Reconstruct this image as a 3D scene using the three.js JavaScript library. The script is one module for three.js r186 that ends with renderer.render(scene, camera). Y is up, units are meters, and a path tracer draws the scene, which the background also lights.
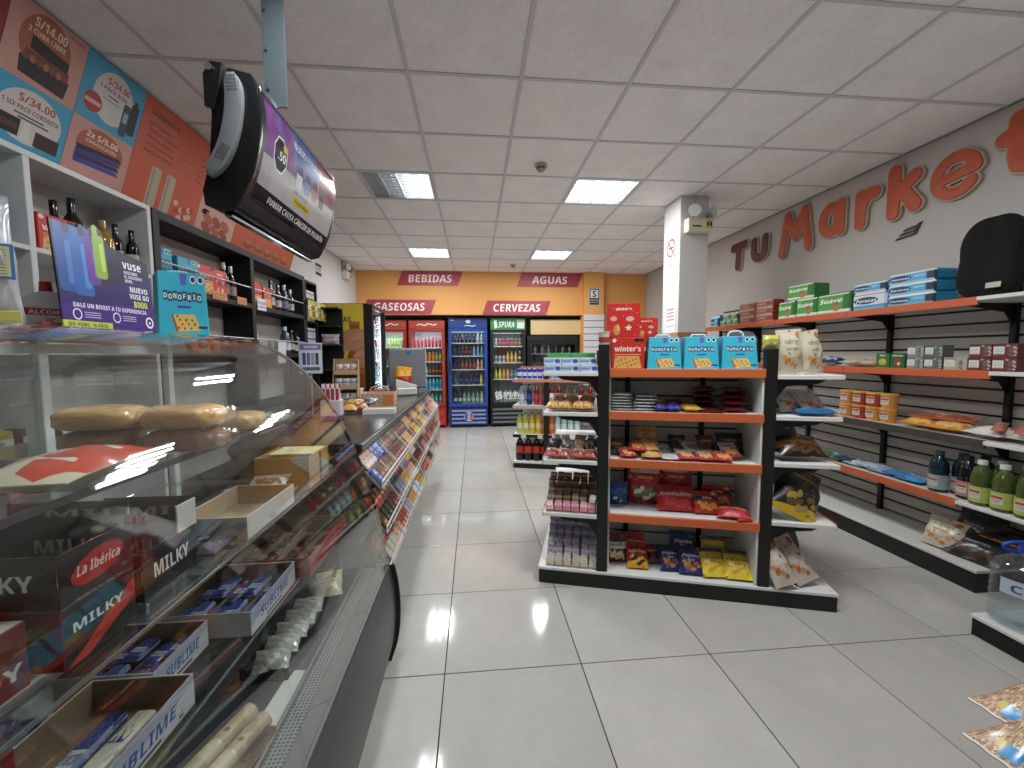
import * as THREE from 'three';
import { RectAreaLightUniformsLib } from 'three/addons/lights/RectAreaLightUniformsLib.js';
import { mergeGeometries, toCreasedNormals } from 'three/addons/utils/BufferGeometryUtils.js';

// ---------------------------------------------------------------- camera, light, exposure
const scene = new THREE.Scene();
scene.background = new THREE.Color(0x000000);
const camera = new THREE.PerspectiveCamera(86.395, 1024 / 768, 0.05, 60);
camera.position.set(0, 1.373, 0);
camera.rotation.order = 'YXZ';
camera.rotation.set(-0.0730071, -0.0918246, -0.0050301);
camera.updateMatrixWorld();
const renderer = new THREE.WebGLRenderer({ antialias: true });
renderer.toneMapping = THREE.LinearToneMapping;
renderer.toneMappingExposure = 1.24;
renderer.shadowMap.enabled = true;
RectAreaLightUniformsLib.init();

// room frame (metres): ceiling height, the two grids, wall planes
const H = 2.8526;
const FX = -0.142, FZ = -1.687, CX = -0.330, CZ = -2.2995, TILE = 0.6;
const XL = -2.05, XR = 3.24, ZB = -7.50, ZF = 2.3, ZA = -8.6;
const TUBE = 95;                                             // brightness of one fluorescent tube strip
const TUBE_COLOR = new THREE.Color().setRGB(0.94, 0.985, 1.0);
// recessed fluorescent fittings: x, z of the ceiling cell's centre and which of the four tubes are lit
const FITTINGS = [
  [-0.63, -3.80, [0, 0, 1, 1]], [1.17, -3.80, [1, 1, 1, 1]], [-0.63, -6.20, [1, 1, 1, 1]], [1.17, -6.20, [1, 1, 1, 1]],
  [-0.63, -1.40, [0, 0, 1, 1]], [1.17, -1.40, [1, 1, 1, 1]],
];

// ---------------------------------------------------------------- helpers
let _seed = 20241;
const rnd = () => { _seed = (_seed * 1664525 + 1013904223) >>> 0; return _seed / 4294967296; };
const rr = (a, b) => a + (b - a) * rnd();
const pick = (a) => a[Math.floor(rnd() * a.length) % a.length];
const names = {};
function numbered(n) { names[n] = (names[n] ?? -1) + 1; return names[n] ? `${n}_${String(names[n]).padStart(3, '0')}` : n; }
function thing(name, label, category, group, parent = scene) {
  const o = new THREE.Group(); o.name = numbered(name); parent.add(o);
  o.userData = { label, category }; if (group) o.userData.group = group;
  return o;
}
function part(name, geo, mat, parent, label) {
  const m = new THREE.Mesh(geo, mat); m.name = name; m.castShadow = m.receiveShadow = true;
  if (label) m.userData.label = label;
  parent.add(m); return m;
}
function solo(name, geo, mat, label, category, group) {         // a thing that is one mesh
  const m = new THREE.Mesh(geo, mat); m.name = numbered(name); m.castShadow = m.receiveShadow = true;
  m.userData = { label, category }; if (group) m.userData.group = group;
  scene.add(m); return m;
}
function structure(name, label) { const o = new THREE.Group(); o.name = numbered(name); o.userData = { kind: 'structure', label }; scene.add(o); return o; }
const put = (o, x, y, z, ry = 0, rx = 0, rz = 0) => { o.position.set(x, y, z); o.rotation.order = 'YXZ'; o.rotation.set(rx, ry, rz); return o; };
const ORD = ['first', 'second', 'third', 'fourth', 'fifth', 'sixth', 'seventh', 'eighth', 'ninth', 'tenth', 'eleventh', 'twelfth', 'thirteenth', 'fourteenth', 'fifteenth', 'sixteenth'];
const TENS = ['', '', 'twenty', 'thirty', 'forty'], nthWord = (i) => { const n = i + 1; if (n <= 16) return ORD[i]; if (n < 20) return ['seventeenth', 'eighteenth', 'nineteenth'][n - 17]; if (n % 10 === 0) return TENS[n / 10].slice(0, -1) + 'ieth'; return TENS[Math.floor(n / 10)] + '-' + ORD[n % 10 - 1]; };
const nth = (i, n, L = 'leftmost', R = 'rightmost') => (n === 1 ? 'single' : i === 0 ? L : i === n - 1 ? R : ORD[i]);
// a turned frame standing on the floor: places things given in its own axes
class Frame {
  constructor(x, z, ry) { this.x = x; this.z = z; this.ry = ry; this.c = Math.cos(ry); this.s = Math.sin(ry); }
  w(x, z) { return [this.x + x * this.c + z * this.s, this.z - x * this.s + z * this.c]; }
  put(o, x, y, z, ry = 0, rx = 0, rz = 0) { const [a, b] = this.w(x, z); return put(o, a, y, b, ry + this.ry, rx, rz); }
}
// materials -------------------------------------------------------
const _m = {};
function M(color, roughness = 0.6, metalness = 0, extra) {
  const k = color + '|' + roughness + '|' + metalness + '|' + (extra ? JSON.stringify(extra) : '');
  return _m[k] ??= new THREE.MeshPhysicalMaterial({ color, roughness, metalness, ...(extra || {}) });
}
const pages = [];                                            // prints share a few large canvases
function canvasTex(w, h, draw, whole = false) {
  let c, x = 0, y = 0, page;
  if (whole) { c = document.createElement('canvas'); c.width = w; c.height = h; page = { W: w, H: h }; } else {
    page = pages.find((p) => { if (p.x + w + 4 > p.W) { if (p.y + p.row + h + 4 > p.H) return false; p.y += p.row; p.x = 0; p.row = 0; } return p.y + h + 4 <= p.H; });
    if (!page) { const cv = document.createElement('canvas'); cv.width = cv.height = 2048; page = { W: 2048, H: 2048, x: 0, y: 0, row: 0, cv }; page.tex = new THREE.CanvasTexture(cv); page.tex.colorSpace = THREE.SRGBColorSpace; page.tex.magFilter = THREE.LinearFilter; pages.push(page); }
    c = page.cv; x = page.x + 2; y = page.y + 2; page.x += w + 4; page.row = Math.max(page.row, h + 4);
  }
  const g = c.getContext('2d'); g.save(); g.translate(x, y); g.beginPath(); g.rect(-1, -1, w + 2, h + 2); g.clip(); draw(g, w, h); g.restore();
  let t; if (whole) { t = new THREE.CanvasTexture(c); t.colorSpace = THREE.SRGBColorSpace; t.magFilter = THREE.LinearFilter; } else { t = page.tex.clone(); t.repeat.set((w - 1) / page.W, (h - 1) / page.H); t.offset.set((x + 0.5) / page.W, 1 - (y + h - 0.5) / page.H); }
  return t;
}
const TM = (tex, roughness = 0.5, extra) => new THREE.MeshPhysicalMaterial({ map: tex, roughness, ...(extra || {}) });
function noiseTex(size, base, amp, cells, seed = 7, speck = 0, speckAmp = 0) {    // grey value noise with optional pin holes, as a colour map
  let s = seed; const r = () => { s = (s * 1664525 + 1013904223) >>> 0; return s / 4294967296; };
  const lay = cells.map((n) => { const a = new Float32Array(n * n); for (let i = 0; i < a.length; i++) a[i] = r() * 2 - 1; return [n, a]; });
  const d = new Uint8Array(size * size * 4);
  for (let y = 0; y < size; y++) for (let x = 0; x < size; x++) {
    let v = 0;
    lay.forEach(([n, a], k) => {
      const fx = x / size * n, fy = y / size * n, x0 = Math.floor(fx), y0 = Math.floor(fy), tx = fx - x0, ty = fy - y0;
      const at = (i, j) => a[((j + n) % n) * n + ((i + n) % n)];
      v += ((at(x0, y0) * (1 - tx) + at(x0 + 1, y0) * tx) * (1 - ty) + (at(x0, y0 + 1) * (1 - tx) + at(x0 + 1, y0 + 1) * tx) * ty) / (1 + k * 0.5);
    });
    let m = 1 + v * amp; if (speck && r() < speck) m -= speckAmp * (0.4 + 0.6 * r());
    const i = (y * size + x) * 4;
    for (let c = 0; c < 3; c++) d[i + c] = Math.max(0, Math.min(255, base[c] * m)); d[i + 3] = 255;
  }
  const t = new THREE.DataTexture(d, size, size); t.colorSpace = THREE.SRGBColorSpace; t.magFilter = t.minFilter = THREE.LinearFilter;
  t.wrapS = t.wrapT = THREE.RepeatWrapping; t.needsUpdate = true; return t;
}
// geometry --------------------------------------------------------
function clean(g) { const n = g.index ? g.toNonIndexed() : g; for (const k of Object.keys(n.attributes)) if (!['position', 'normal', 'uv', 'color'].includes(k)) n.deleteAttribute(k); return n; }
function merge(list) {
  const a = list.map(clean); const col = a.some((g) => g.attributes.color);
  for (const g of a) {
    if (!g.attributes.uv) g.setAttribute('uv', new THREE.BufferAttribute(new Float32Array(g.attributes.position.count * 2), 2));
    if (col && !g.attributes.color) g.setAttribute('color', new THREE.BufferAttribute(new Float32Array(g.attributes.position.count * 3).fill(1), 3));
  }
  return mergeGeometries(a);
}
function tint(g, hex) {
  const c = new THREE.Color(hex), n = g.attributes.position.count, a = new Float32Array(n * 3);
  for (let i = 0; i < n; i++) { a[i * 3] = c.r; a[i * 3 + 1] = c.g; a[i * 3 + 2] = c.b; }
  g.setAttribute('color', new THREE.BufferAttribute(a, 3)); return g;
}
const VC = (rough = 0.4, extra) => (_m['vc' + rough + JSON.stringify(extra || 0)] ??= new THREE.MeshPhysicalMaterial({ vertexColors: true, roughness: rough, ...(extra || {}) }));
const _g = {};
// chamfered box, base at y = 0 unless mid; print = true: front/back use u 0..0.6 of the map, sides 0.6..0.85, top and bottom 0.85..1
function cbox(w, h, d, c = 0.002, o = {}) {
  const key = `cb${w.toFixed(4)},${h.toFixed(4)},${d.toFixed(4)},${c},${o.print ? 1 : 0},${o.mid ? 1 : 0},${o.m || 0},${o.tx || 0},${o.tz || 0}`;
  if (_g[key]) return _g[key];
  c = Math.min(c, w * 0.45, h * 0.45, d * 0.45);
  const pos = [], uv = [];
  const X = w / 2, Y = h / 2, Z = d / 2;
  const ht = o.tx || 0, hz = o.tz || 0;                       // narrower at the top
  const P = (v) => { const f = v[1] / h + 0.5; return [v[0] * (1 - ht * f), v[1] + (o.mid ? 0 : Y), v[2] * (1 - hz * f)]; };
  const tri = (a, b, e, ua, ub, ue) => { pos.push(...P(a), ...P(b), ...P(e)); uv.push(...ua, ...ub, ...ue); };
  const quad = (a, b, e, f, ua, ub, ue, uf) => { tri(a, b, e, ua, ub, ue); tri(a, e, f, ua, ue, uf); };
  const U = (axis, v) => {
    const m = o.m || 0;                                       // uv in metres times m, else 0..1
    const [s, t, ws, wt] = axis === 0 ? [v[2], v[1], d, h] : axis === 1 ? [v[0], v[2], w, d] : [v[0], v[1], w, h];
    if (m) return [(s + ws / 2) * m, (t + wt / 2) * m];
    let a = s / ws + 0.5; const b = t / wt + 0.5;
    if (o.print) a = axis === 2 ? a * 0.6 : axis === 0 ? 0.6 + a * 0.25 : 0.85 + a * 0.15;
    return [a, b];
  };
  const inn = [X - c, Y - c, Z - c], out = [X, Y, Z];
  const V = (sx, sy, sz, ax) => [sx * (ax === 0 ? out[0] : inn[0]), sy * (ax === 1 ? out[1] : inn[1]), sz * (ax === 2 ? out[2] : inn[2])];
  for (let ax = 0; ax < 3; ax++) for (const s of [-1, 1]) {
    const b = (ax + 1) % 3, e = (ax + 2) % 3;
    const mk = (sb, se) => { const k = [0, 0, 0]; k[ax] = s; k[b] = sb; k[e] = se; return V(...k, ax); };
    const q = s > 0 ? [mk(-1, -1), mk(1, -1), mk(1, 1), mk(-1, 1)] : [mk(-1, -1), mk(-1, 1), mk(1, 1), mk(1, -1)];
    quad(...q, ...q.map((v) => { const r = U(ax, v); if (!o.m && s < 0 && ax !== 1) { const lo = o.print ? (ax === 2 ? 0 : 0.6) : 0, hi = o.print ? (ax === 2 ? 0.6 : 0.85) : 1; r[0] = lo + hi - r[0]; } else if (!o.m && ax === 0 && s > 0) { const lo = o.print ? 0.6 : 0, hi = o.print ? 0.85 : 1; r[0] = lo + hi - r[0]; } return r; }));
  }
  if (c > 0) {
    for (let ax = 0; ax < 3; ax++) for (const s1 of [-1, 1]) for (const s2 of [-1, 1]) {   // edges along ax
      const b = (ax + 1) % 3, e = (ax + 2) % 3;
      const mk = (t, face) => { const k = [0, 0, 0]; k[ax] = t; k[b] = s1; k[e] = s2; return V(...k, face); };
      const q = [mk(-1, b), mk(1, b), mk(1, e), mk(-1, e)]; if (s1 * s2 < 0) q.reverse();
      const mm = o.m || 0; const uu = mm ? q.map((v) => [v[0] * mm, v[2] * mm]) : q.map((v) => U(b, v));
      quad(...q, ...uu);
    }
    for (const sx of [-1, 1]) for (const sy of [-1, 1]) for (const sz of [-1, 1]) {
      const q = [V(sx, sy, sz, 0), V(sx, sy, sz, 1), V(sx, sy, sz, 2)]; if (sx * sy * sz < 0) q.reverse();
      tri(...q, ...q.map((v) => U(2, v)));
    }
  }
  const g = new THREE.BufferGeometry();
  g.setAttribute('position', new THREE.Float32BufferAttribute(pos, 3)); g.setAttribute('uv', new THREE.Float32BufferAttribute(uv, 2));
  g.computeVertexNormals();
  return (_g[key] = g);
}
const box = (x0, x1, y0, y1, z0, z1, c = 0.002, o = {}) => cbox(Math.abs(x1 - x0), Math.abs(y1 - y0), Math.abs(z1 - z0), c, { ...o, mid: 1 }).clone().translate((x0 + x1) / 2, (y0 + y1) / 2, (z0 + z1) / 2);
const cyl = (r0, r1, h, seg = 16, open = false) => new THREE.CylinderGeometry(r1, r0, h, seg, 1, open).translate(0, h / 2, 0);
function rod(a, b, r, seg = 8) {
  const A = new THREE.Vector3(...a), B = new THREE.Vector3(...b), d = B.clone().sub(A);
  const g = new THREE.CylinderGeometry(r, r, d.length(), seg);
  g.applyQuaternion(new THREE.Quaternion().setFromUnitVectors(new THREE.Vector3(0, 1, 0), d.clone().normalize()));
  return g.translate((A.x + B.x) / 2, (A.y + B.y) / 2, (A.z + B.z) / 2);
}
const lathe = (pts, seg = 14) => new THREE.LatheGeometry(pts.map((p) => new THREE.Vector2(p[0], p[1])), seg);
function slab(points, depth, bevel = 0, seg = 1) {            // outline in x, y extruded along +z from 0
  const s = new THREE.Shape(points.map((p) => new THREE.Vector2(p[0], p[1])));
  return new THREE.ExtrudeGeometry(s, { depth: depth - 2 * bevel, bevelEnabled: bevel > 0, bevelThickness: bevel, bevelSize: bevel, bevelOffset: -bevel, bevelSegments: seg, curveSegments: 12 }).translate(0, 0, bevel);
}
// a filled pillow bag: crimped seals at both ends, creased film; stands on y = 0, front towards +z
function pouch(w, h, t, seed = 1, o = {}) {
  const key = `po${w},${h},${t},${seed},${JSON.stringify(o)}`; if (_g[key]) return _g[key];
  let s = seed * 7919 + 13; const r = () => { s = (s * 1664525 + 1013904223) >>> 0; return s / 4294967296; };
  const nx = o.nx || 9, ny = o.ny || 11, list = [], ph = [r() * 6, r() * 6, r() * 6, r() * 6];
  for (const side of [1, -1]) {
    const pos = [], uv = [], idx = [];
    for (let j = 0; j <= ny; j++) for (let i = 0; i <= nx; i++) {
      const u = i / nx, v = j / ny, a = Math.abs(2 * u - 1);
      const seal = Math.min(v, 1 - v); const f = Math.max(0, Math.min(1, (seal - 0.05) / 0.45));
      const fat = Math.pow(Math.sin(f * Math.PI / 2), o.soft || 0.75) * Math.pow(Math.max(0, 1 - a * a * a), 0.7);
      const wr = 1 + 0.16 * Math.sin(u * 9 + ph[0] + v * 5) * Math.sin(v * 8 + ph[1]) + 0.1 * Math.sin(u * 17 + ph[2]) * Math.sin(v * 13 + ph[3]);
      const belly = 1 + (o.sag ?? 0.25) * (0.5 - v);
      const z = side * (0.0012 + t / 2 * fat * wr * belly);
      const nar = 1 - 0.07 * Math.sin(Math.PI * Math.min(1, f)) - (o.taper || 0) * v;
      const crimp = seal < 0.04 ? side * 0 + 0.0015 * Math.sin(u * 60) : 0;
      pos.push((u - 0.5) * w * nar, v * h, z + crimp + (o.bend || 0) * Math.sin(v * Math.PI) * 0.1);
      uv.push(side > 0 ? u : 1 - u, v);
    }
    for (let j = 0; j < ny; j++) for (let i = 0; i < nx; i++) {
      const A = j * (nx + 1) + i, B = A + 1, C = A + nx + 1, D = C + 1;
      if (side > 0) idx.push(A, B, D, A, D, C); else idx.push(A, D, B, A, C, D);
    }
    const g = new THREE.BufferGeometry(); g.setAttribute('position', new THREE.Float32BufferAttribute(pos, 3)); g.setAttribute('uv', new THREE.Float32BufferAttribute(uv, 2));
    g.setIndex(idx); g.computeVertexNormals(); list.push(g);
  }
  // rim that joins the two films
  const P = list.map((g) => g.attributes.position), pos = []; const N = nx + 1;
  const ring = []; for (let i = 0; i <= nx; i++) ring.push(i); for (let j = 1; j <= ny; j++) ring.push(j * N + nx); for (let i = nx - 1; i >= 0; i--) ring.push(ny * N + i); for (let j = ny - 1; j >= 1; j--) ring.push(j * N);
  const at = (k, n) => [P[k].getX(n), P[k].getY(n), P[k].getZ(n)];
  ring.forEach((n, k) => { const m = ring[(k + 1) % ring.length]; pos.push(...at(0, n), ...at(1, n), ...at(1, m), ...at(0, n), ...at(1, m), ...at(0, m)); });
  const g = new THREE.BufferGeometry(); g.setAttribute('position', new THREE.Float32BufferAttribute(pos, 3)); g.setAttribute('uv', new THREE.Float32BufferAttribute(new Float32Array(pos.length / 3 * 2).fill(0.02), 2)); g.computeVertexNormals();
  return (_g[key] = merge([...list, g]));
}
// flat lettering helper
function fitText(g, txt, x, y, maxW, size, color, align = 'center', style = 'bold', skew = 0) {
  g.save(); g.fillStyle = color; g.textAlign = align; g.textBaseline = 'middle'; g.font = `${style} ${size}px sans-serif`;
  const wd = g.measureText(txt).width, k = Math.min(1, maxW / wd);
  g.translate(x, y); if (skew) g.transform(1, 0, skew, 1, 0, 0); g.scale(k, 1); g.fillText(txt, 0, 0); g.restore();
}
const disc = (g, x, y, r, c) => { g.fillStyle = c; g.beginPath(); g.arc(x, y, r, 0, 7); g.fill(); };
const oval = (g, x, y, a, b, c, rot = 0) => { g.fillStyle = c; g.beginPath(); g.ellipse(x, y, a, b, rot, 0, 7); g.fill(); };
const rect = (g, x, y, w, h, c) => { g.fillStyle = c; g.fillRect(x, y, w, h); };
const poly = (g, pts, c) => { g.fillStyle = c; g.beginPath(); pts.forEach((p, i) => (i ? g.lineTo(...p) : g.moveTo(...p))); g.closePath(); g.fill(); };
// ---------------------------------------------------------------- common materials
const WHITEWALL = M('#d2cecb', 0.75), ORANGEWALL = M('#e6a660', 0.62), BLACK = M('#121212', 0.45), BLACKMETAL = M('#161617', 0.4, 0.2), WHITELAM = M('#e2e2e0', 0.42), WHITEPLASTIC = M('#dedad0', 0.45);
const STRIP = M('#cf683a', 0.35), STEEL = M('#b9bdc0', 0.32, 0.9), CHROME = M('#d0d3d6', 0.15, 1), DARKGREY = M('#3b3d40', 0.4, 0.3);
const GLASS = new THREE.MeshPhysicalMaterial({ color: '#fafcfb', roughness: 0.0, transmission: 1, thickness: 0, ior: 1.5 });
const CLEAR = new THREE.MeshPhysicalMaterial({ color: '#f2f6f8', roughness: 0.12, transmission: 0.92, thickness: 0, ior: 1.4 });
// ---------------------------------------------------------------- floor: porcelain tiles over dark grout
{
  const f = structure('floor', 'pale grey polished porcelain tile floor');
  part('grout', box(XL - 0.1, XR + 0.1, -0.12, -0.004, ZA, ZF + 0.1, 0), M('#2a2725', 0.9), f);
  const mats = [0, 1, 2].map((k) => TM(noiseTex(256, [[188, 184, 178], [185, 181, 175], [191, 187, 181]][k], 0.022, [3, 9, 40], 31 + k), 0.09, { specularIntensity: 0.5 }));
  const J = 0.0022;
  for (let i = -4; i < 6; i++) for (let j = -7; j < 12; j++) {
    const x0 = Math.max(FX + i * TILE, XL), x1 = Math.min(FX + (i + 1) * TILE, XR), z1 = Math.min(FZ - j * TILE, ZF), z0 = Math.max(FZ - (j + 1) * TILE, ZA);
    if (x1 - x0 < 0.02 || z1 - z0 < 0.02) continue;
    const m = part('tile', cbox(x1 - x0 - 2 * J, 0.012, z1 - z0 - 2 * J, 0.0012, { mid: 1 }), mats[(i * 7 + j * 3 + 70) % 3], f);
    m.position.set((x0 + x1) / 2, -0.006, (z0 + z1) / 2);
  }
}
// ---------------------------------------------------------------- ceiling: mineral fibre panels in a T-bar grid
{
  const c = structure('ceiling', 'suspended ceiling of speckled mineral fibre panels in a white grid');
  part('slab', box(XL - 0.1, XR + 0.1, H + 0.2, H + 0.3, ZA, ZF + 0.1, 0), M('#6d6b69', 0.9), c);
  const mats = [0, 1].map((k) => TM(noiseTex(256, [247, 243, 241], 0.02, [4, 24], 5 + k, 0.03, 0.3), 0.92));
  const cells = new Set(FITTINGS.map(([x, z]) => `${Math.round((x - CX) / TILE - 0.5)},${Math.round((CZ - z) / TILE - 0.5)}`));
  for (let i = -3; i < 6; i++) for (let j = -8; j < 11; j++) {
    if (cells.has(`${i},${j}`)) continue;
    const x0 = Math.max(CX + i * TILE, XL), x1 = Math.min(CX + (i + 1) * TILE, XR), z1 = Math.min(CZ - j * TILE, ZF), z0 = Math.max(CZ - (j + 1) * TILE, ZA);
    if (x1 - x0 < 0.03 || z1 - z0 < 0.03) continue;
    const m = part('ceiling_panel', cbox(x1 - x0 - 0.012, 0.018, z1 - z0 - 0.012, 0.003, { mid: 1 }), mats[(i * 5 + j * 3 + 60) % 2], c);
    m.position.set((x0 + x1) / 2, H + 0.011, (z0 + z1) / 2);
  }
  const TB = M('#d2cfcd', 0.6);
  for (let i = -2; i < 6; i++) { const x = CX + i * TILE; if (x > XL + 0.05 && x < XR - 0.05) part('grid_runner', box(x - 0.011, x + 0.011, H - 0.004, H + 0.03, ZA, ZF, 0.001), TB, c); }
  for (let j = -8; j < 11; j++) { const z = CZ - j * TILE; if (z < ZF - 0.05 && z > ZA + 0.05) part('grid_runner', box(XL, XR, H - 0.0035, H + 0.029, z - 0.011, z + 0.011, 0.001), TB, c); }
  part('edge_trim', box(XR - 0.022, XR, H - 0.005, H + 0.02, ZA, ZF, 0.001), M('#8e8b89', 0.6), c);
  part('edge_trim', box(XL, XL + 0.022, H - 0.005, H + 0.02, ZA, ZF, 0.001), TB, c);
}
// ---------------------------------------------------------------- walls
{
  const wl = structure('wall_left', 'white painted left wall behind the counter shelves');
  part('wall_plaster', box(XL - 0.1, XL, 0, H + 0.2, ZA, ZF + 0.1, 0), WHITEWALL, wl);
  const wr = structure('wall_right', 'white painted right wall above the slatted shelving');
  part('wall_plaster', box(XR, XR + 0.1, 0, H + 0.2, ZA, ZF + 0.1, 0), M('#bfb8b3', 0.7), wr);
  const wf = structure('wall_front', 'white wall behind the viewer');
  part('wall_plaster', box(XL - 0.1, XR + 0.1, 0, H + 0.2, ZF, ZF + 0.1, 0), WHITEWALL, wf);
  const wb = structure('wall_back', 'orange painted back wall above the refrigerators');
  part('header', box(XL, 2.01, 2.085, H + 0.19, ZB - 0.12, ZB, 0.003), ORANGEWALL, wb);
  part('header', box(2.38, XR, 0, H + 0.19, ZB - 0.12, ZB - 0.03, 0.003), ORANGEWALL, wb);
  part('wall_plaster', box(XL, XR, 0, H + 0.2, ZA, ZA + 0.1, 0), WHITEWALL, wb);
  part('soffit', box(XL, 2.01, 2.09, 2.12, ZA + 0.1, ZB - 0.121, 0), WHITEWALL, wb);
  const wc = structure('wall_column', 'square column beside the refrigerators, orange above and white slats below');
  part('column_core', box(2.01, 2.38, 0, H + 0.19, ZB - 0.2, ZB + 0.10, 0.003), ORANGEWALL, wc);
  for (let k = 0; k < 17; k++) part('slat', box(2.005, 2.385, 0.06 + k * 0.12, 0.06 + k * 0.12 + 0.108, ZB + 0.10, ZB + 0.115, 0.003), M('#d6d4d2', 0.6), wc);
  part('slat_backing', box(2.008, 2.382, 0.05, 2.085, ZB + 0.099, ZB + 0.104, 0), M('#555250', 0.7), wc);
  const pl = structure('wall_pillar', 'white square pillar carrying the emergency light');
  part('pillar_core', box(1.953, 2.236, 0, H, -4.13, -3.80, 0.004), WHITEWALL, pl);
  part('wood_band', box(1.945, 2.244, 1.525, 1.575, -4.135, -3.785, 0.002), M('#a77a4f', 0.6), pl);
  for (let k = 0; k < 14; k++) part('slat', box(1.946, 2.243, 0.1 + k * 0.1, 0.1 + k * 0.1 + 0.09, -4.134, -3.788, 0.003), M('#cfccc9', 0.6), pl);
  const bb = structure('baseboard_left', 'white skirting along the left wall');
  part('skirting', box(XL, XL + 0.012, 0, 0.08, ZB - 0.5, -4.31, 0.002), WHITELAM, bb);
}
// ---------------------------------------------------------------- recessed fluorescent fittings
{
  const where = ['above the counter with its two left tubes dark', 'nearest the pillar over the middle aisle, all four tubes lit', 'far back on the left in front of the BEBIDAS sign', 'far back on the right in front of the AGUAS sign', 'just out of view over the glass counter', 'just out of view over the biscuit shelves', 'behind the viewer on the left', 'behind the viewer on the right'];
  FITTINGS.forEach(([x, z, lit], n) => {
    const t = thing('ceiling_light', 'recessed fluorescent light ' + where[n], 'ceiling light', 'recessed ceiling lights');
    put(t, x, H, z);
    const frame = M('#c4c6c8', 0.5);
    part('frame', merge([box(-0.295, 0.295, -0.003, 0.012, 0.272, 0.295), box(-0.295, 0.295, -0.003, 0.012, -0.295, -0.272), box(-0.295, -0.272, -0.003, 0.012, -0.272, 0.272), box(0.272, 0.295, -0.003, 0.012, -0.272, 0.272)]), frame, t);
    part('housing', merge([box(-0.29, 0.29, 0.085, 0.09, -0.29, 0.29, 0), box(-0.29, -0.285, 0.012, 0.09, -0.29, 0.29, 0), box(0.285, 0.29, 0.012, 0.09, -0.29, 0.29, 0), box(-0.285, 0.285, 0.012, 0.09, -0.29, -0.285, 0), box(-0.285, 0.285, 0.012, 0.09, 0.285, 0.29, 0)]), M('#c9cccf', 0.5, 0.1), t);
    for (let k = 0; k < 4; k++) {
      const tx = -0.205 + k * 0.1367;
      const on = lit[k];
      const mat = on ? (_m.tubeOn ??= new THREE.MeshStandardMaterial({ color: '#ffffff', emissive: TUBE_COLOR, emissiveIntensity: 6, roughness: 0.4 })) : M('#a8aaac', 0.4);
      const tube = part('fluorescent_tube', rod([tx, 0.05, -0.272], [tx, 0.05, 0.272], 0.014, 10), mat, t); tube.castShadow = false;
      if (on) {
        const l = new THREE.RectAreaLight(TUBE_COLOR, TUBE, 0.046, 0.52);
        l.position.set(x + tx, H - 0.006, z); l.rotation.x = -Math.PI / 2; l.name = 'tube_glow'; scene.add(l);
      }
    }
    for (let k = 1; k < 4; k++) part('louvre', box(-0.205 + (k - 0.5) * 0.1367 - 0.0015, -0.205 + (k - 0.5) * 0.1367 + 0.0015, 0.004, 0.034, -0.272, 0.272, 0), M('#d9dde0', 0.4), t);
    for (let k = 1; k < 9; k++) part('louvre', box(-0.272, 0.272, 0.010, 0.024, -0.272 + k * 0.0604 - 0.0007, -0.272 + k * 0.0604 + 0.0007, 0), M('#d9dde0', 0.4), t);
  });
}
// ---------------------------------------------------------------- print helpers for flat signs
function planarUV(g, x0, x1, y0, y1) { const p = g.attributes.position, uv = new Float32Array(p.count * 2); for (let i = 0; i < p.count; i++) { uv[2 * i] = (p.getX(i) - x0) / (x1 - x0); uv[2 * i + 1] = (p.getY(i) - y0) / (y1 - y0); } g.setAttribute('uv', new THREE.BufferAttribute(uv, 2)); return g; }
// ---------------------------------------------------------------- slanted signs on the orange header
{
  const sign = (txt, x0, x1, y0, y1, label) => {
    const k = 0.09, w = x1 - x0, h = y1 - y0;
    const g = planarUV(slab([[0, 0], [w - k, 0], [w, h], [k, h]], 0.014, 0.002), 0, w, 0, h);
    const tex = canvasTex(512, 112, (c, W, Hh) => { rect(c, 0, 0, W, Hh, '#ac4050'); fitText(c, txt, W * 0.5, Hh * 0.52, W * 0.7, 84, '#f6ece6', 'center', 'bold', -0.1); });
    const t = solo('category_sign', g, TM(tex, 0.45), label, 'sign', 'red slanted category signs'); put(t, x0, y0, ZB); return t;
  };
  sign('BEBIDAS', -1.34, -0.19, 2.60, 2.843, 'slanted crimson sign with white lettering BEBIDAS');
  sign('AGUAS', 0.79, 2.0, 2.595, 2.838, 'slanted crimson sign with white lettering AGUAS');
  sign('GASEOSAS', -1.95, -0.67, 2.1, 2.345, 'slanted crimson sign with white lettering GASEOSAS above the red refrigerator');
  sign('CERVEZAS', 0.16, 1.41, 2.09, 2.34, 'slanted crimson sign with white lettering CERVEZAS');
  const st = canvasTex(128, 190, (c, W, Hh) => { rect(c, 0, 0, W, Hh, '#e9e9e6'); rect(c, 6, 6, W - 12, Hh - 12, '#141414'); rect(c, 18, 18, W - 36, 92, '#ececea'); fitText(c, 'S', W / 2, 66, 80, 96, '#111'); fitText(c, 'ZONA SEGURA', W / 2, 132, 100, 20, '#eee'); fitText(c, 'EN CASOS DE SISMO', W / 2, 158, 100, 16, '#eee'); });
  const s = solo('safety_sign', cbox(0.2, 0.31, 0.006, 0.001), TM(st, 0.5), 'small black and white S safe zone sign on the orange column', 'sign'); put(s, 2.2, 2.255, ZB + 0.1035);
}
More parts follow.
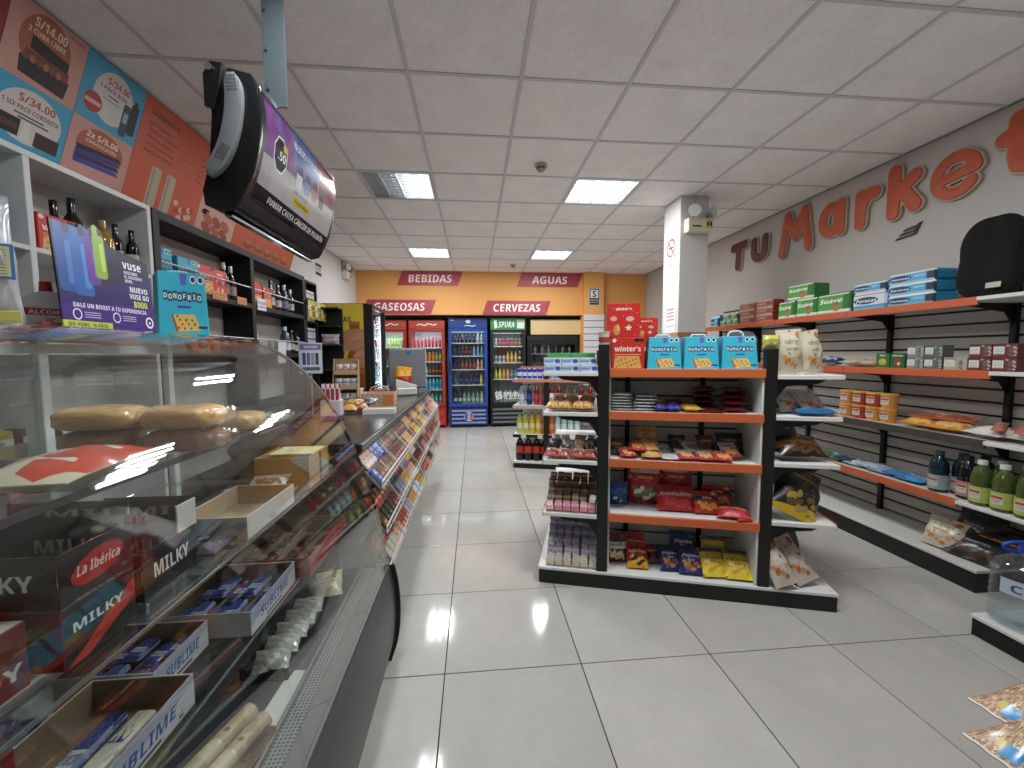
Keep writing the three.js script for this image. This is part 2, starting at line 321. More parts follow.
// ---------------------------------------------------------------- little bottles and cans (one mesh each: body, label band and cap)
const _bp = {};
function bottleGeo(kind, body, label, cap) {
  const k = [kind, body, label, cap].join(); if (_bp[k]) return _bp[k];
  let parts;
  if (kind === 'soda') parts = [tint(lathe([[0, 0], [0.028, 0], [0.032, 0.01], [0.031, 0.06], [0.029, 0.075], [0.032, 0.12], [0.0315, 0.15], [0.02, 0.19], [0.0125, 0.21], [0.0125, 0.222]], 10), body), tint(lathe([[0.0325, 0.078], [0.0328, 0.079], [0.0332, 0.128], [0.0325, 0.129]], 10), label), tint(cyl(0.0145, 0.0145, 0.018, 9).translate(0, 0.218, 0), cap)];
  else if (kind === 'tall') parts = [tint(lathe([[0, 0], [0.03, 0], [0.034, 0.012], [0.034, 0.12], [0.034, 0.17], [0.026, 0.205], [0.014, 0.235], [0.013, 0.25]], 10), body), tint(lathe([[0.0345, 0.07], [0.0352, 0.071], [0.0352, 0.135], [0.0345, 0.136]], 10), label), tint(cyl(0.015, 0.015, 0.02, 9).translate(0, 0.245, 0), cap)];
  else if (kind === 'can') parts = [tint(lathe([[0, 0], [0.026, 0], [0.032, 0.008], [0.032, 0.03]], 12), '#b9bcc0'), tint(lathe([[0.0325, 0.012], [0.0326, 0.128], [0.028, 0.142]], 12), body), tint(lathe([[0.033, 0.045], [0.0332, 0.046], [0.0332, 0.095], [0.033, 0.096]], 12), label), tint(lathe([[0.028, 0.141], [0.0265, 0.146], [0.024, 0.143], [0, 0.143]], 12), cap)];
  else if (kind === 'wine') parts = [tint(lathe([[0, 0], [0.036, 0], [0.038, 0.01], [0.038, 0.16], [0.034, 0.19], [0.016, 0.225], [0.0145, 0.29]], 12), body), tint(lathe([[0.0385, 0.05], [0.039, 0.051], [0.039, 0.125], [0.0385, 0.126]], 12), label), tint(lathe([[0.0152, 0.235], [0.0156, 0.236], [0.0165, 0.298], [0, 0.3]], 10), cap)];
  else if (kind === 'flat') parts = [tint(lathe([[0, 0], [0.042, 0], [0.045, 0.01], [0.045, 0.13], [0.036, 0.17], [0.015, 0.19], [0.014, 0.215]], 12), body), tint(lathe([[0.0455, 0.03], [0.046, 0.031], [0.046, 0.1], [0.0455, 0.101]], 12), label), tint(cyl(0.0165, 0.0165, 0.035, 10).translate(0, 0.205, 0), cap)];
  else parts = [tint(lathe([[0, 0], [0.05, 0], [0.054, 0.01], [0.054, 0.07], [0.05, 0.09], [0.054, 0.11], [0.053, 0.2], [0.03, 0.25], [0.016, 0.275], [0.015, 0.29]], 12), body), tint(lathe([[0.0545, 0.1], [0.0552, 0.101], [0.0552, 0.18], [0.0545, 0.181]], 12), label), tint(cyl(0.0175, 0.0175, 0.022, 10).translate(0, 0.285, 0), cap)];
  return (_bp[k] = merge(parts));
}
const BOTTLEMAT = VC(0.16, { clearcoat: 0.4, clearcoatRoughness: 0.1 });
// one row of drinks on a shelf; spec = [[count, kind, body, label, cap, words], ...]
function drinkRow(spec, x0, x1, y, z, place, group, ry = 0, alongZ = false, scale = 1) {
  const total = spec.reduce((a, s) => a + s[0], 0), step = (x1 - x0) / total; let n = 0;
  for (const [count, kind, body, label, cap, words] of spec) for (let i = 0; i < count; i++, n++) {
    const nm = kind === 'can' ? 'drink_can' : kind === 'wine' || kind === 'flat' ? 'liquor_bottle' : 'soda_bottle';
    const lab = `${words} ${place}` + (count > 1 ? `, ${nth(i, count, alongZ ? 'nearest' : 'leftmost', alongZ ? 'farthest' : 'rightmost')}` : '');
    const b = solo(nm, bottleGeo(kind, body, label, cap), BOTTLEMAT, lab, kind === 'can' ? 'can' : 'bottle', group);
    const p = x0 + step * (n + 0.5); if (alongZ) put(b, z, y, p, ry + rr(-1, 1)); else put(b, p, y, z, ry + rr(-1, 1)); b.scale.setScalar(scale);
  }
}
// ---------------------------------------------------------------- upright drinks refrigerators in the alcove
function fridge(o) {
  const { x0, x1, top, z = -7.67, depth = 0.58, color, frame, headerTex, headerH, shelves, doorBottom, label, lit } = o, w = x1 - x0, cx = (x0 + x1) / 2;
  const t = thing('drinks_refrigerator', label, 'refrigerator', 'upright drinks refrigerators'); put(t, cx, 0, z);
  const body = M(color, 0.35), inner = M(o.inner || '#b4b9bd', 0.5), fr = M(frame, 0.35), hw = w / 2;
  part('cabinet', merge([box(-hw, -hw + 0.03, 0.03, top, -depth, 0), box(hw - 0.03, hw, 0.03, top, -depth, 0), box(-hw + 0.03, hw - 0.03, top - 0.03, top, -depth, 0), box(-hw + 0.03, hw - 0.03, 0.03, 0.07, -depth, -0.02)]), body, t);
  part('back_liner', box(-hw + 0.03, hw - 0.03, 0.07, top - 0.03, -depth, -depth + 0.02), inner, t);
  part('inner_floor', box(-hw + 0.03, hw - 0.03, doorBottom - 0.03, doorBottom - 0.005, -depth + 0.02, -0.01), inner, t);
  const hy = top - headerH;
  if (headerTex) part('header_panel', box(-hw + 0.01, hw - 0.01, hy, top - 0.01, -0.005, 0.022), TM(headerTex, 0.35), t);
  // door frame with glass
  const e = o.edge || 0.05, dt = hy - 0.006;
  const df = part('door_frame', merge([box(-hw + 0.004, -hw + e, doorBottom, dt, 0.004, 0.045, 0.004), box(hw - e, hw - 0.004, doorBottom, dt, 0.004, 0.045, 0.004), box(-hw + e, hw - e, dt - e, dt, 0.004, 0.045, 0.004), box(-hw + e, hw - e, doorBottom, doorBottom + e, 0.004, 0.045, 0.004)]), fr, t);
  part('handle', box(-hw + 0.012, -hw + 0.034, 1.0, 1.25, 0.045, 0.07, 0.005), BLACK, df);
  part('door_glass', box(-hw + e, hw - e, doorBottom + e, dt - e, 0.02, 0.026, 0), GLASS, df);
  for (const y of shelves) part('shelf', box(-hw + 0.035, hw - 0.035, y - 0.014, y, -depth + 0.03, -0.035, 0.002), M('#dfe4e8', 0.35), t);
  // lower grille with slats
  const gr = part('grille', box(-hw + 0.01, hw - 0.01, 0.05, doorBottom - 0.012, -0.01, 0.012, 0.003), M(o.grille || color, 0.4), t);
  const ns = o.slats || 4, gh = doorBottom - 0.1;
  for (let k = 0; k < ns; k++) part('grille_slat', box(-hw + 0.04, hw - 0.04, 0.075 + k * gh / ns, 0.075 + k * gh / ns + gh / ns * 0.45, 0.012, 0.026, 0.004), M(o.slat || color, 0.35), gr);
  for (const s of [-1, 1]) part('foot', cyl(0.02, 0.02, 0.03, 8).translate(s * (hw - 0.06), 0, -0.05), BLACK, t);
  if (lit) {
    const lm = new THREE.MeshStandardMaterial({ color: '#fff', emissive: '#e6f4ff', emissiveIntensity: 2.2 });
    part('led_light', box(-hw + 0.06, hw - 0.06, dt - 0.055, dt - 0.04, -0.06, -0.03, 0.002), lm, t);
    const l = new THREE.RectAreaLight('#e4f3ff', lit, w - 0.14, 0.05); l.position.set(cx, dt - 0.06, z - 0.07); l.lookAt(cx, 0.5, z - 0.33); scene.add(l);
  }
  return t;
}
const hdrRed = canvasTex(256, 64, (c, W, Hh) => { rect(c, 0, 0, W, Hh, '#b04a3c'); c.strokeStyle = '#fff'; c.lineWidth = 7; c.beginPath(); c.moveTo(60, 40); c.bezierCurveTo(90, 5, 100, 60, 130, 30); c.bezierCurveTo(150, 10, 165, 55, 200, 26); c.stroke(); });
const hdrBlue = canvasTex(256, 64, (c, W, Hh) => { rect(c, 0, 0, W, Hh, '#253f86'); oval(c, 130, 20, 17, 11, '#cfd6e6'); c.strokeStyle = '#dfe5f0'; c.lineWidth = 5; c.beginPath(); c.moveTo(105, 48); c.bezierCurveTo(130, 34, 150, 58, 180, 42); c.stroke(); rect(c, 12, 10, 22, 5, '#d8dce6'); });
const hdrGreen = canvasTex(256, 64, (c, W, Hh) => { rect(c, 0, 0, W, Hh, '#3f8a54'); poly(c, [[24, 14], [44, 8], [52, 52], [30, 58]], '#e6f1e6'); fitText(c, 'SPURA', 116, 34, 120, 44, '#e9f4ea', 'center', 'italic bold'); rect(c, 196, 8, 54, 48, '#dfe8da'); rect(c, 200, 12, 46, 10, '#8fae86'); });
const PLACES = ['on the top shelf', 'on the second shelf', 'on the third shelf', 'on the fourth shelf', 'on the bottom shelf'];
// red refrigerator with bright inside
fridge({ x0: -1.19, x1: -0.53, top: 2.0, color: '#8e1d1d', frame: '#a03a2c', headerTex: hdrRed, headerH: 0.15, doorBottom: 0.42, shelves: [1.50, 1.24, 0.98, 0.72, 0.45], label: 'red framed drinks refrigerator with a bright inside behind the counter end', lit: 40, grille: '#b52822', slat: '#c93a30', slats: 2, inner: '#cfe0ea', edge: 0.06 });
[[[3, 'soda', '#b04a54', '#c7646b', '#a02c30', 'pink soda bottle'], [5, 'soda', '#a02a33', '#c23a40', '#b02028', 'red soda bottle']],
 [[3, 'soda', '#2a1512', '#b63a34', '#b02a26', 'cola bottle with red label'], [3, 'soda', '#c9702a', '#d98b3a', '#3a7a38', 'orange drink bottle'], [2, 'soda', '#6c8f3a', '#c8c14a', '#3f7a32', 'lime drink bottle']],
 [[4, 'soda', '#79a24b', '#d2d9a0', '#3f7a32', 'green drink bottle'], [4, 'soda', '#3b2a22', '#c46a3a', '#a03020', 'dark drink bottle with orange label']],
 [[8, 'tall', '#58b4d4', '#2a86b4', '#2f6ab0', 'blue water bottle']],
 [[7, 'soda', '#4fb39a', '#9ad8c8', '#2f8a78', 'turquoise drink bottle']]].forEach((sp, k) => drinkRow(sp, -1.12, -0.60, [1.50, 1.24, 0.98, 0.72, 0.45][k], -7.76, PLACES[k] + ' of the red refrigerator', 'drinks in the red refrigerator', 0, false, 0.82));
// second red refrigerator, mostly hidden
fridge({ x0: -1.86, x1: -1.22, top: 2.0, color: '#8e1d1d', frame: '#963428', headerTex: hdrRed, headerH: 0.15, doorBottom: 0.42, shelves: [1.50, 1.16, 0.8], label: 'second red refrigerator, mostly hidden behind the yellow sided cooler', lit: 38, grille: '#b52822', slat: '#c93a30', slats: 2, inner: '#d6e2d2', edge: 0.06 });
[[[5, 'soda', '#9ac06a', '#d9e6b8', '#5a9a3a', 'pale green bottle']], [[5, 'soda', '#86b452', '#c9dd9a', '#4f8f36', 'lime green bottle']], [[5, 'tall', '#8fc7d6', '#4f9fc4', '#2f6ab0', 'pale blue bottle']]].forEach((sp, k) => drinkRow(sp, -1.6, -1.29, [1.50, 1.16, 0.8][k], -7.76, ['on the top', 'on the middle', 'on the bottom'][k] + ' shelf of the second red refrigerator', 'drinks in the second red refrigerator', 0, false, 0.82));
// blue refrigerator
{
  const t = fridge({ x0: -0.47, x1: 0.25, top: 2.045, color: '#1f2f6c', frame: '#24489f', headerTex: hdrBlue, headerH: 0.2, doorBottom: 0.40, shelves: [1.585, 1.345, 1.09, 0.80, 0.43], label: 'blue drinks refrigerator with a slatted blue grille in the middle', lit: 13, slat: '#8f9cc6', grille: '#22327a', inner: '#8b95a0', edge: 0.055 });
  const em = canvasTex(128, 128, (c) => { rect(c, 0, 0, 128, 128, '#22327a'); disc(c, 64, 64, 60, '#c6cad6'); c.save(); c.beginPath(); c.arc(64, 64, 54, 0, 7); c.clip(); rect(c, 0, 0, 128, 50, '#a8556a'); rect(c, 0, 84, 128, 50, '#3d4d92'); c.restore(); fitText(c, 'pepsi', 64, 68, 90, 34, '#2b3a86'); });
  part('emblem', new THREE.CylinderGeometry(0.095, 0.095, 0.01, 24).rotateX(Math.PI / 2).translate(0, 0.21, 0.032), TM(em, 0.4), t, 'round pale emblem on the grille');
  const y = [1.585, 1.345, 1.09, 0.80, 0.43];
  [[[6, 'soda', '#1c1620', '#6a4a86', '#3a2a5a', 'dark bottle with purple label'], [2, 'soda', '#9fb3c4', '#c6d4de', '#dfe6ea', 'clear soda bottle']],
   [[2, 'soda', '#15131a', '#2c468e', '#24366e', 'dark cola bottle with blue label'], [3, 'soda', '#1a1012', '#b03a3c', '#a83034', 'dark cola bottle with red label'], [3, 'soda', '#7fa6c4', '#5a8fc0', '#dfe6ea', 'pale blue bottle']],
   [[2, 'soda', '#15131a', '#2c468e', '#24366e', 'dark cola bottle with blue label'], [4, 'soda', '#7a2a2a', '#c4574e', '#8a2424', 'reddish soda bottle'], [2, 'soda', '#c7b3a8', '#d8856a', '#e8e4e0', 'pale bottle with orange label']],
   [[5, 'tall', '#101427', '#2c4a9e', '#1f2f6c', 'tall dark bottle with blue label'], [1, 'soda', '#c9b04a', '#d9cf86', '#b0a030', 'yellow soda bottle']],
   [[2, 'tall', '#28404a', '#c4d0d4', '#2a5a7a', 'dark water bottle'], [4, 'tall', '#5f8a78', '#b9d2c4', '#3f7a5a', 'greenish water bottle'], [1, 'tall', '#a9b9b4', '#d9e2de', '#e4e6e4', 'clear water bottle']]].forEach((sp, k) => drinkRow(sp, -0.40, 0.18, y[k], -7.745, PLACES[k] + ' of the blue refrigerator', 'drinks in the blue refrigerator', 0, false, [0.74, 0.74, 0.78, 0.86, 0.9][k]));
}
// black refrigerator with green header
{
  const y = [1.52, 1.215, 0.90, 0.46];
  const t = fridge({ x0: 0.30, x1: 0.965, top: 2.045, color: '#141516', frame: '#1b1c1d', headerTex: hdrGreen, headerH: 0.22, doorBottom: 0.42, shelves: y, label: 'black drinks refrigerator with a green header and lettered door', lit: 16, slat: '#6e7274', grille: '#17181a', inner: '#8f9894', edge: 0.055 });
  const dec = canvasTex(256, 96, (c, W, Hh) => { c.clearRect(0, 0, W, Hh); poly(c, [[6, 24], [58, 10], [72, 76], [20, 90]], '#d5dcd8'); c.strokeStyle = '#7c8a84'; c.lineWidth = 8; c.beginPath(); c.moveTo(54, 30); c.bezierCurveTo(20, 22, 18, 46, 38, 50); c.bezierCurveTo(60, 54, 54, 78, 26, 70); c.stroke(); fitText(c, 'SPURA', 160, 40, 170, 58, '#e8ecea', 'center', 'italic bold'); rect(c, 90, 74, 140, 8, '#cfd6d2'); });
  const d = part('door_lettering', new THREE.PlaneGeometry(0.53, 0.2).translate(0.0, 0.60, 0.0275), new THREE.MeshPhysicalMaterial({ map: dec, transparent: true, alphaTest: 0.4, roughness: 0.5, side: THREE.DoubleSide }), t, 'white lettering printed on the door glass');
  [[[1, 'can', '#9fb3c4', '#c6d4de', '#c9ccd0', 'pale can'], [4, 'can', '#a83a44', '#c9727a', '#c9ccd0', 'red can'], [2, 'can', '#8a5a44', '#b98a6a', '#c9ccd0', 'brown can']],
   [[3, 'can', '#c4c6c4', '#8a8f92', '#c9ccd0', 'silver can'], [3, 'soda', '#d6a34a', '#e6c486', '#e0a030', 'peach juice bottle'], [1, 'soda', '#7a3a2a', '#e0d6ca', '#e8e4e0', 'bottle with white label']],
   [[2, 'soda', '#d9c23a', '#e6d873', '#c9a020', 'yellow drink bottle'], [2, 'soda', '#e08a2c', '#eab05a', '#d07020', 'orange drink bottle'], [3, 'soda', '#5f7482', '#9fb4c0', '#4a6a86', 'grey blue bottle']],
   [[6, 'tall', '#a8c4bc', '#dfe8e4', '#cfd8d6', 'clear water bottle']]].forEach((sp, k) => drinkRow(sp, 0.37, 0.9, y[k], -7.745, ['on the top shelf', 'on the second shelf', 'on the third shelf', 'on the bottom shelf'][k] + ' of the black refrigerator', 'drinks in the black refrigerator', 0, false, [0.95, 0.88, 0.86, 0.85][k]));
}
// wide black two-door cooler with a beige blind above
{
  const t = thing('double_door_cooler', 'wide black two door cooler standing beside the orange column', 'refrigerator'); put(t, 1.49, 0, -7.67);
  const body = M('#151617', 0.4);
  part('cabinet', merge([box(-0.49, -0.46, 0.03, 1.72, -0.6, 0), box(0.46, 0.49, 0.03, 1.72, -0.6, 0), box(-0.46, 0.46, 1.60, 1.72, -0.6, 0.03), box(-0.46, 0.46, 0.03, 0.3, -0.6, 0.02)]), body, t);
  part('back_liner', box(-0.46, 0.46, 0.3, 1.6, -0.6, -0.58), M('#5a5f62', 0.5), t);
  for (const s of [-1, 1]) {
    const d = part('door_frame', merge([box(s * 0.23 - 0.225, s * 0.23 - 0.185, 0.31, 1.595, 0.003, 0.04, 0.003), box(s * 0.23 + 0.185, s * 0.23 + 0.225, 0.31, 1.595, 0.003, 0.04, 0.003), box(s * 0.23 - 0.185, s * 0.23 + 0.185, 1.55, 1.595, 0.003, 0.04, 0.003), box(s * 0.23 - 0.185, s * 0.23 + 0.185, 0.31, 0.36, 0.003, 0.04, 0.003)]), body, t);
    part('door_glass', box(s * 0.23 - 0.185, s * 0.23 + 0.185, 0.36, 1.55, 0.016, 0.022, 0), GLASS, d);
    part('handle', box(s * 0.03 - 0.008, s * 0.03 + 0.008, 0.9, 1.15, 0.04, 0.062, 0.004), DARKGREY, d);
  }
  for (const y of [1.38, 1.08, 0.75, 0.42]) part('shelf', box(-0.45, 0.45, y - 0.015, y, -0.57, -0.05, 0.002), M('#9ea4a8', 0.35), t);
  const b = thing('beige_blind_box', 'beige blind box above the wide black cooler', 'blind'); put(b, 1.55, 1.735, -7.66);
  part('front_board', box(-0.49, 0.49, 0, 0.255, 0, 0.03, 0.004), M('#d9bd8a', 0.6), b);
  part('top_roll', rod([-0.49, 0.26, -0.02], [0.49, 0.26, -0.02], 0.024, 12), M('#e4cfa4', 0.55), b);
  drinkRow([[6, 'soda', '#8a949a', '#c9d0d4', '#dfe4e6', 'dim bottle']], 1.1, 1.9, 1.38, -7.8, 'on the top shelf of the wide black cooler', 'bottles in the wide cooler', 0, false, 0.8);
}
// ---------------------------------------------------------------- yellow sided cooler against the left wall
{
  const t = thing('beer_cooler', 'tall cooler with a yellow beer advert on its side near the counter end', 'refrigerator'); put(t, -1.62, 0, -5.2);
  const hw = 0.335, top = 2.0, body = M('#17181a', 0.4);
  part('cabinet', merge([box(-hw, hw, 0.04, top, -0.025, -0.001), box(-hw, hw, 0.04, top, -0.72, -0.695), box(-hw, -hw + 0.03, 0.04, top, -0.695, -0.025), box(-hw + 0.03, hw, top - 0.03, top, -0.695, -0.025), box(-hw + 0.03, hw, 0.04, 0.3, -0.695, -0.025)]), body, t);
  const ad = canvasTex(512, 1536, (c, W, Hh) => {
    rect(c, 0, 0, W, Hh, '#c3ab2c'); oval(c, W * 0.75, 260, 260, 420, '#cdb83c');
    fitText(c, 'LAS', 330, 150, 120, 70, '#20242c'); c.save(); c.translate(140, -80);
    // bottle
    c.fillStyle = '#8a4a20'; c.beginPath(); c.moveTo(228, 250); c.lineTo(330, 250); c.lineTo(334, 480); c.bezierCurveTo(350, 640, 470, 700, 470, 860); c.lineTo(460, 1536); c.lineTo(90, 1536); c.lineTo(100, 860); c.bezierCurveTo(100, 700, 215, 640, 228, 480); c.fill();
    rect(c, 224, 250, 110, 34, '#a4622c'); oval(c, 210, 900, 34, 260, '#b87434'); oval(c, 330, 700, 70, 60, '#a05a28');
    // hand round the neck
    const sk = '#b07e5e', sd = '#8e5f45';
    oval(c, 300, 430, 210, 110, sk); for (let k = 0; k < 4; k++) { oval(c, 370 + k * 6, 400 + k * 82, 150 - k * 12, 46, k % 2 ? sk : '#ba8866', -0.22); c.strokeStyle = sd; c.lineWidth = 6; c.beginPath(); c.moveTo(240, 455 + k * 80); c.bezierCurveTo(320, 440 + k * 80, 400, 420 + k * 80, 490, 400 + k * 80); c.stroke(); }
    oval(c, 150, 470, 56, 130, sk, 0.2); rect(c, 130, 470, 40, 70, '#d9d2c4'); c.restore();
  });
  part('side_advert', box(-hw + 0.004, hw - 0.06, 0.06, top - 0.006, 0.0, 0.006, 0.001), TM(ad, 0.45), t, 'yellow advert of a hand gripping a brown beer bottle');
  const df = part('door_frame', merge([box(hw + 0.004, hw + 0.05, 0.32, top - 0.01, -0.05, 0.004, 0.003), box(hw + 0.004, hw + 0.05, 0.32, top - 0.01, -0.715, -0.665, 0.003), box(hw + 0.004, hw + 0.05, top - 0.06, top - 0.01, -0.665, -0.05, 0.003), box(hw + 0.004, hw + 0.05, 0.32, 0.37, -0.665, -0.05, 0.003)]), body, t);
  part('door_glass', box(hw + 0.02, hw + 0.026, 0.37, top - 0.06, -0.665, -0.05, 0), GLASS, df);
  for (const y of [1.6, 1.3, 1.0, 0.7]) part('shelf', box(-hw + 0.035, hw - 0.04, y - 0.014, y, -0.68, -0.04, 0.002), M('#dfe4e8', 0.35), t);
  part('led_light', box(hw - 0.03, hw - 0.012, 0.45, top - 0.1, -0.69, -0.675, 0.002), new THREE.MeshStandardMaterial({ color: '#fff', emissive: '#e6f4ff', emissiveIntensity: 2 }), t);
  const l = new THREE.RectAreaLight('#e4f3ff', 22, 0.04, 1.4); l.position.set(-1.32, 1.2, -5.868); l.lookAt(-1.7, 1.2, -5.3); scene.add(l);
  [1.6, 1.3, 1.0, 0.7].forEach((y, k) => drinkRow([[5, 'tall', ['#6fa8c0', '#8a94a0', '#4f9fc4', '#5aaabf'][k], '#c4d6de', '#3f6a90', ['pale blue bottle', 'grey bottle', 'blue bottle', 'aqua bottle'][k]]], -5.3, -5.85, y, -1.37, ['on the top', 'on the second', 'on the third', 'on the lowest'][k] + ' shelf of the beer cooler', 'bottles in the beer cooler', 0, true, 0.9));
}
// ---------------------------------------------------------------- printed packaging
function drawPack(c, W, Hh, d) {
  rect(c, 0, 0, W, Hh, d.bg);
  if (d.low) poly(c, [[0, Hh * (d.lowAt || 0.6)], [W, Hh * ((d.lowAt || 0.6) - 0.12)], [W, Hh], [0, Hh]], d.low);
  if (d.top) rect(c, 0, 0, W, Hh * 0.16, d.top);
  if (d.band) rect(c, 0, Hh * (d.bandAt || 0.28), W, Hh * 0.22, d.band);
  { const pal = [d.tc || '#fff', d.pic || d.bg, d.band || d.bg, '#e8e4dc', '#2a2626', d.low || d.bg]; let s = (d.text || 'x').length * 977 + d.bg.charCodeAt(2) * 131 + d.bg.charCodeAt(4) * 17; const r = () => { s = (s * 1664525 + 1013904223) >>> 0; return s / 4294967296; }; c.globalAlpha = 0.5; for (let k = 0; k < 34; k++) { const x = r() * W, y = r() * Hh; if (k % 3) oval(c, x, y, W * (0.02 + 0.05 * r()), Hh * (0.012 + 0.03 * r()), pal[k % 6], r() * 3); else rect(c, x, y, W * (0.05 + 0.16 * r()), Hh * 0.018, pal[k % 6]); } c.globalAlpha = 1; }
  if (d.pic) for (let k = 0; k < (d.n || 5) * 3; k++) oval(c, W * (0.2 + (k * 0.137) % 0.64), Hh * (0.62 + (k * 0.071) % 0.26), W * 0.085, Hh * 0.05, k % 2 ? d.pic : d.pic2 || d.pic, k);
  if (d.badge) disc(c, W * 0.82, Hh * 0.14, W * 0.1, d.badge);
  if (d.text) fitText(c, d.text, W / 2, Hh * (d.textAt || 0.39), W * 0.86, Hh * (d.size || 0.17), d.tc || '#fff', 'center', d.style || 'bold');
  if (d.sub) fitText(c, d.sub, W / 2, Hh * ((d.textAt || 0.39) + 0.15), W * 0.7, Hh * 0.08, d.tc2 || d.tc || '#fff');
  if (d.crimp) { rect(c, 0, 0, W, Hh * 0.035, d.crimp); rect(c, 0, Hh * 0.965, W, Hh * 0.035, d.crimp); }
}
const _pk = {};
function packMat(key, d, rough = 0.32) { return (_pk[key] ??= TM(canvasTex(128, 160, (c, W, Hh) => drawPack(c, W, Hh, d)), rough, { clearcoat: 0.35, clearcoatRoughness: 0.25 })); }
function boxMat(key, d, rough = 0.42) { return (_pk[key] ??= TM(canvasTex(320, 200, (c, W, Hh) => { rect(c, 0, 0, W, Hh, d.side || d.bg); c.save(); c.beginPath(); c.rect(0, 0, W * 0.6, Hh); c.clip(); if (d.draw) d.draw(c, W * 0.6, Hh); else drawPack(c, W * 0.6, Hh, d); c.restore(); if (d.sideDraw) { c.save(); c.translate(W * 0.6, 0); d.sideDraw(c, W * 0.25, Hh); c.restore(); } if (d.lid) rect(c, W * 0.85, 0, W * 0.15, Hh, d.lid); }), rough)); }
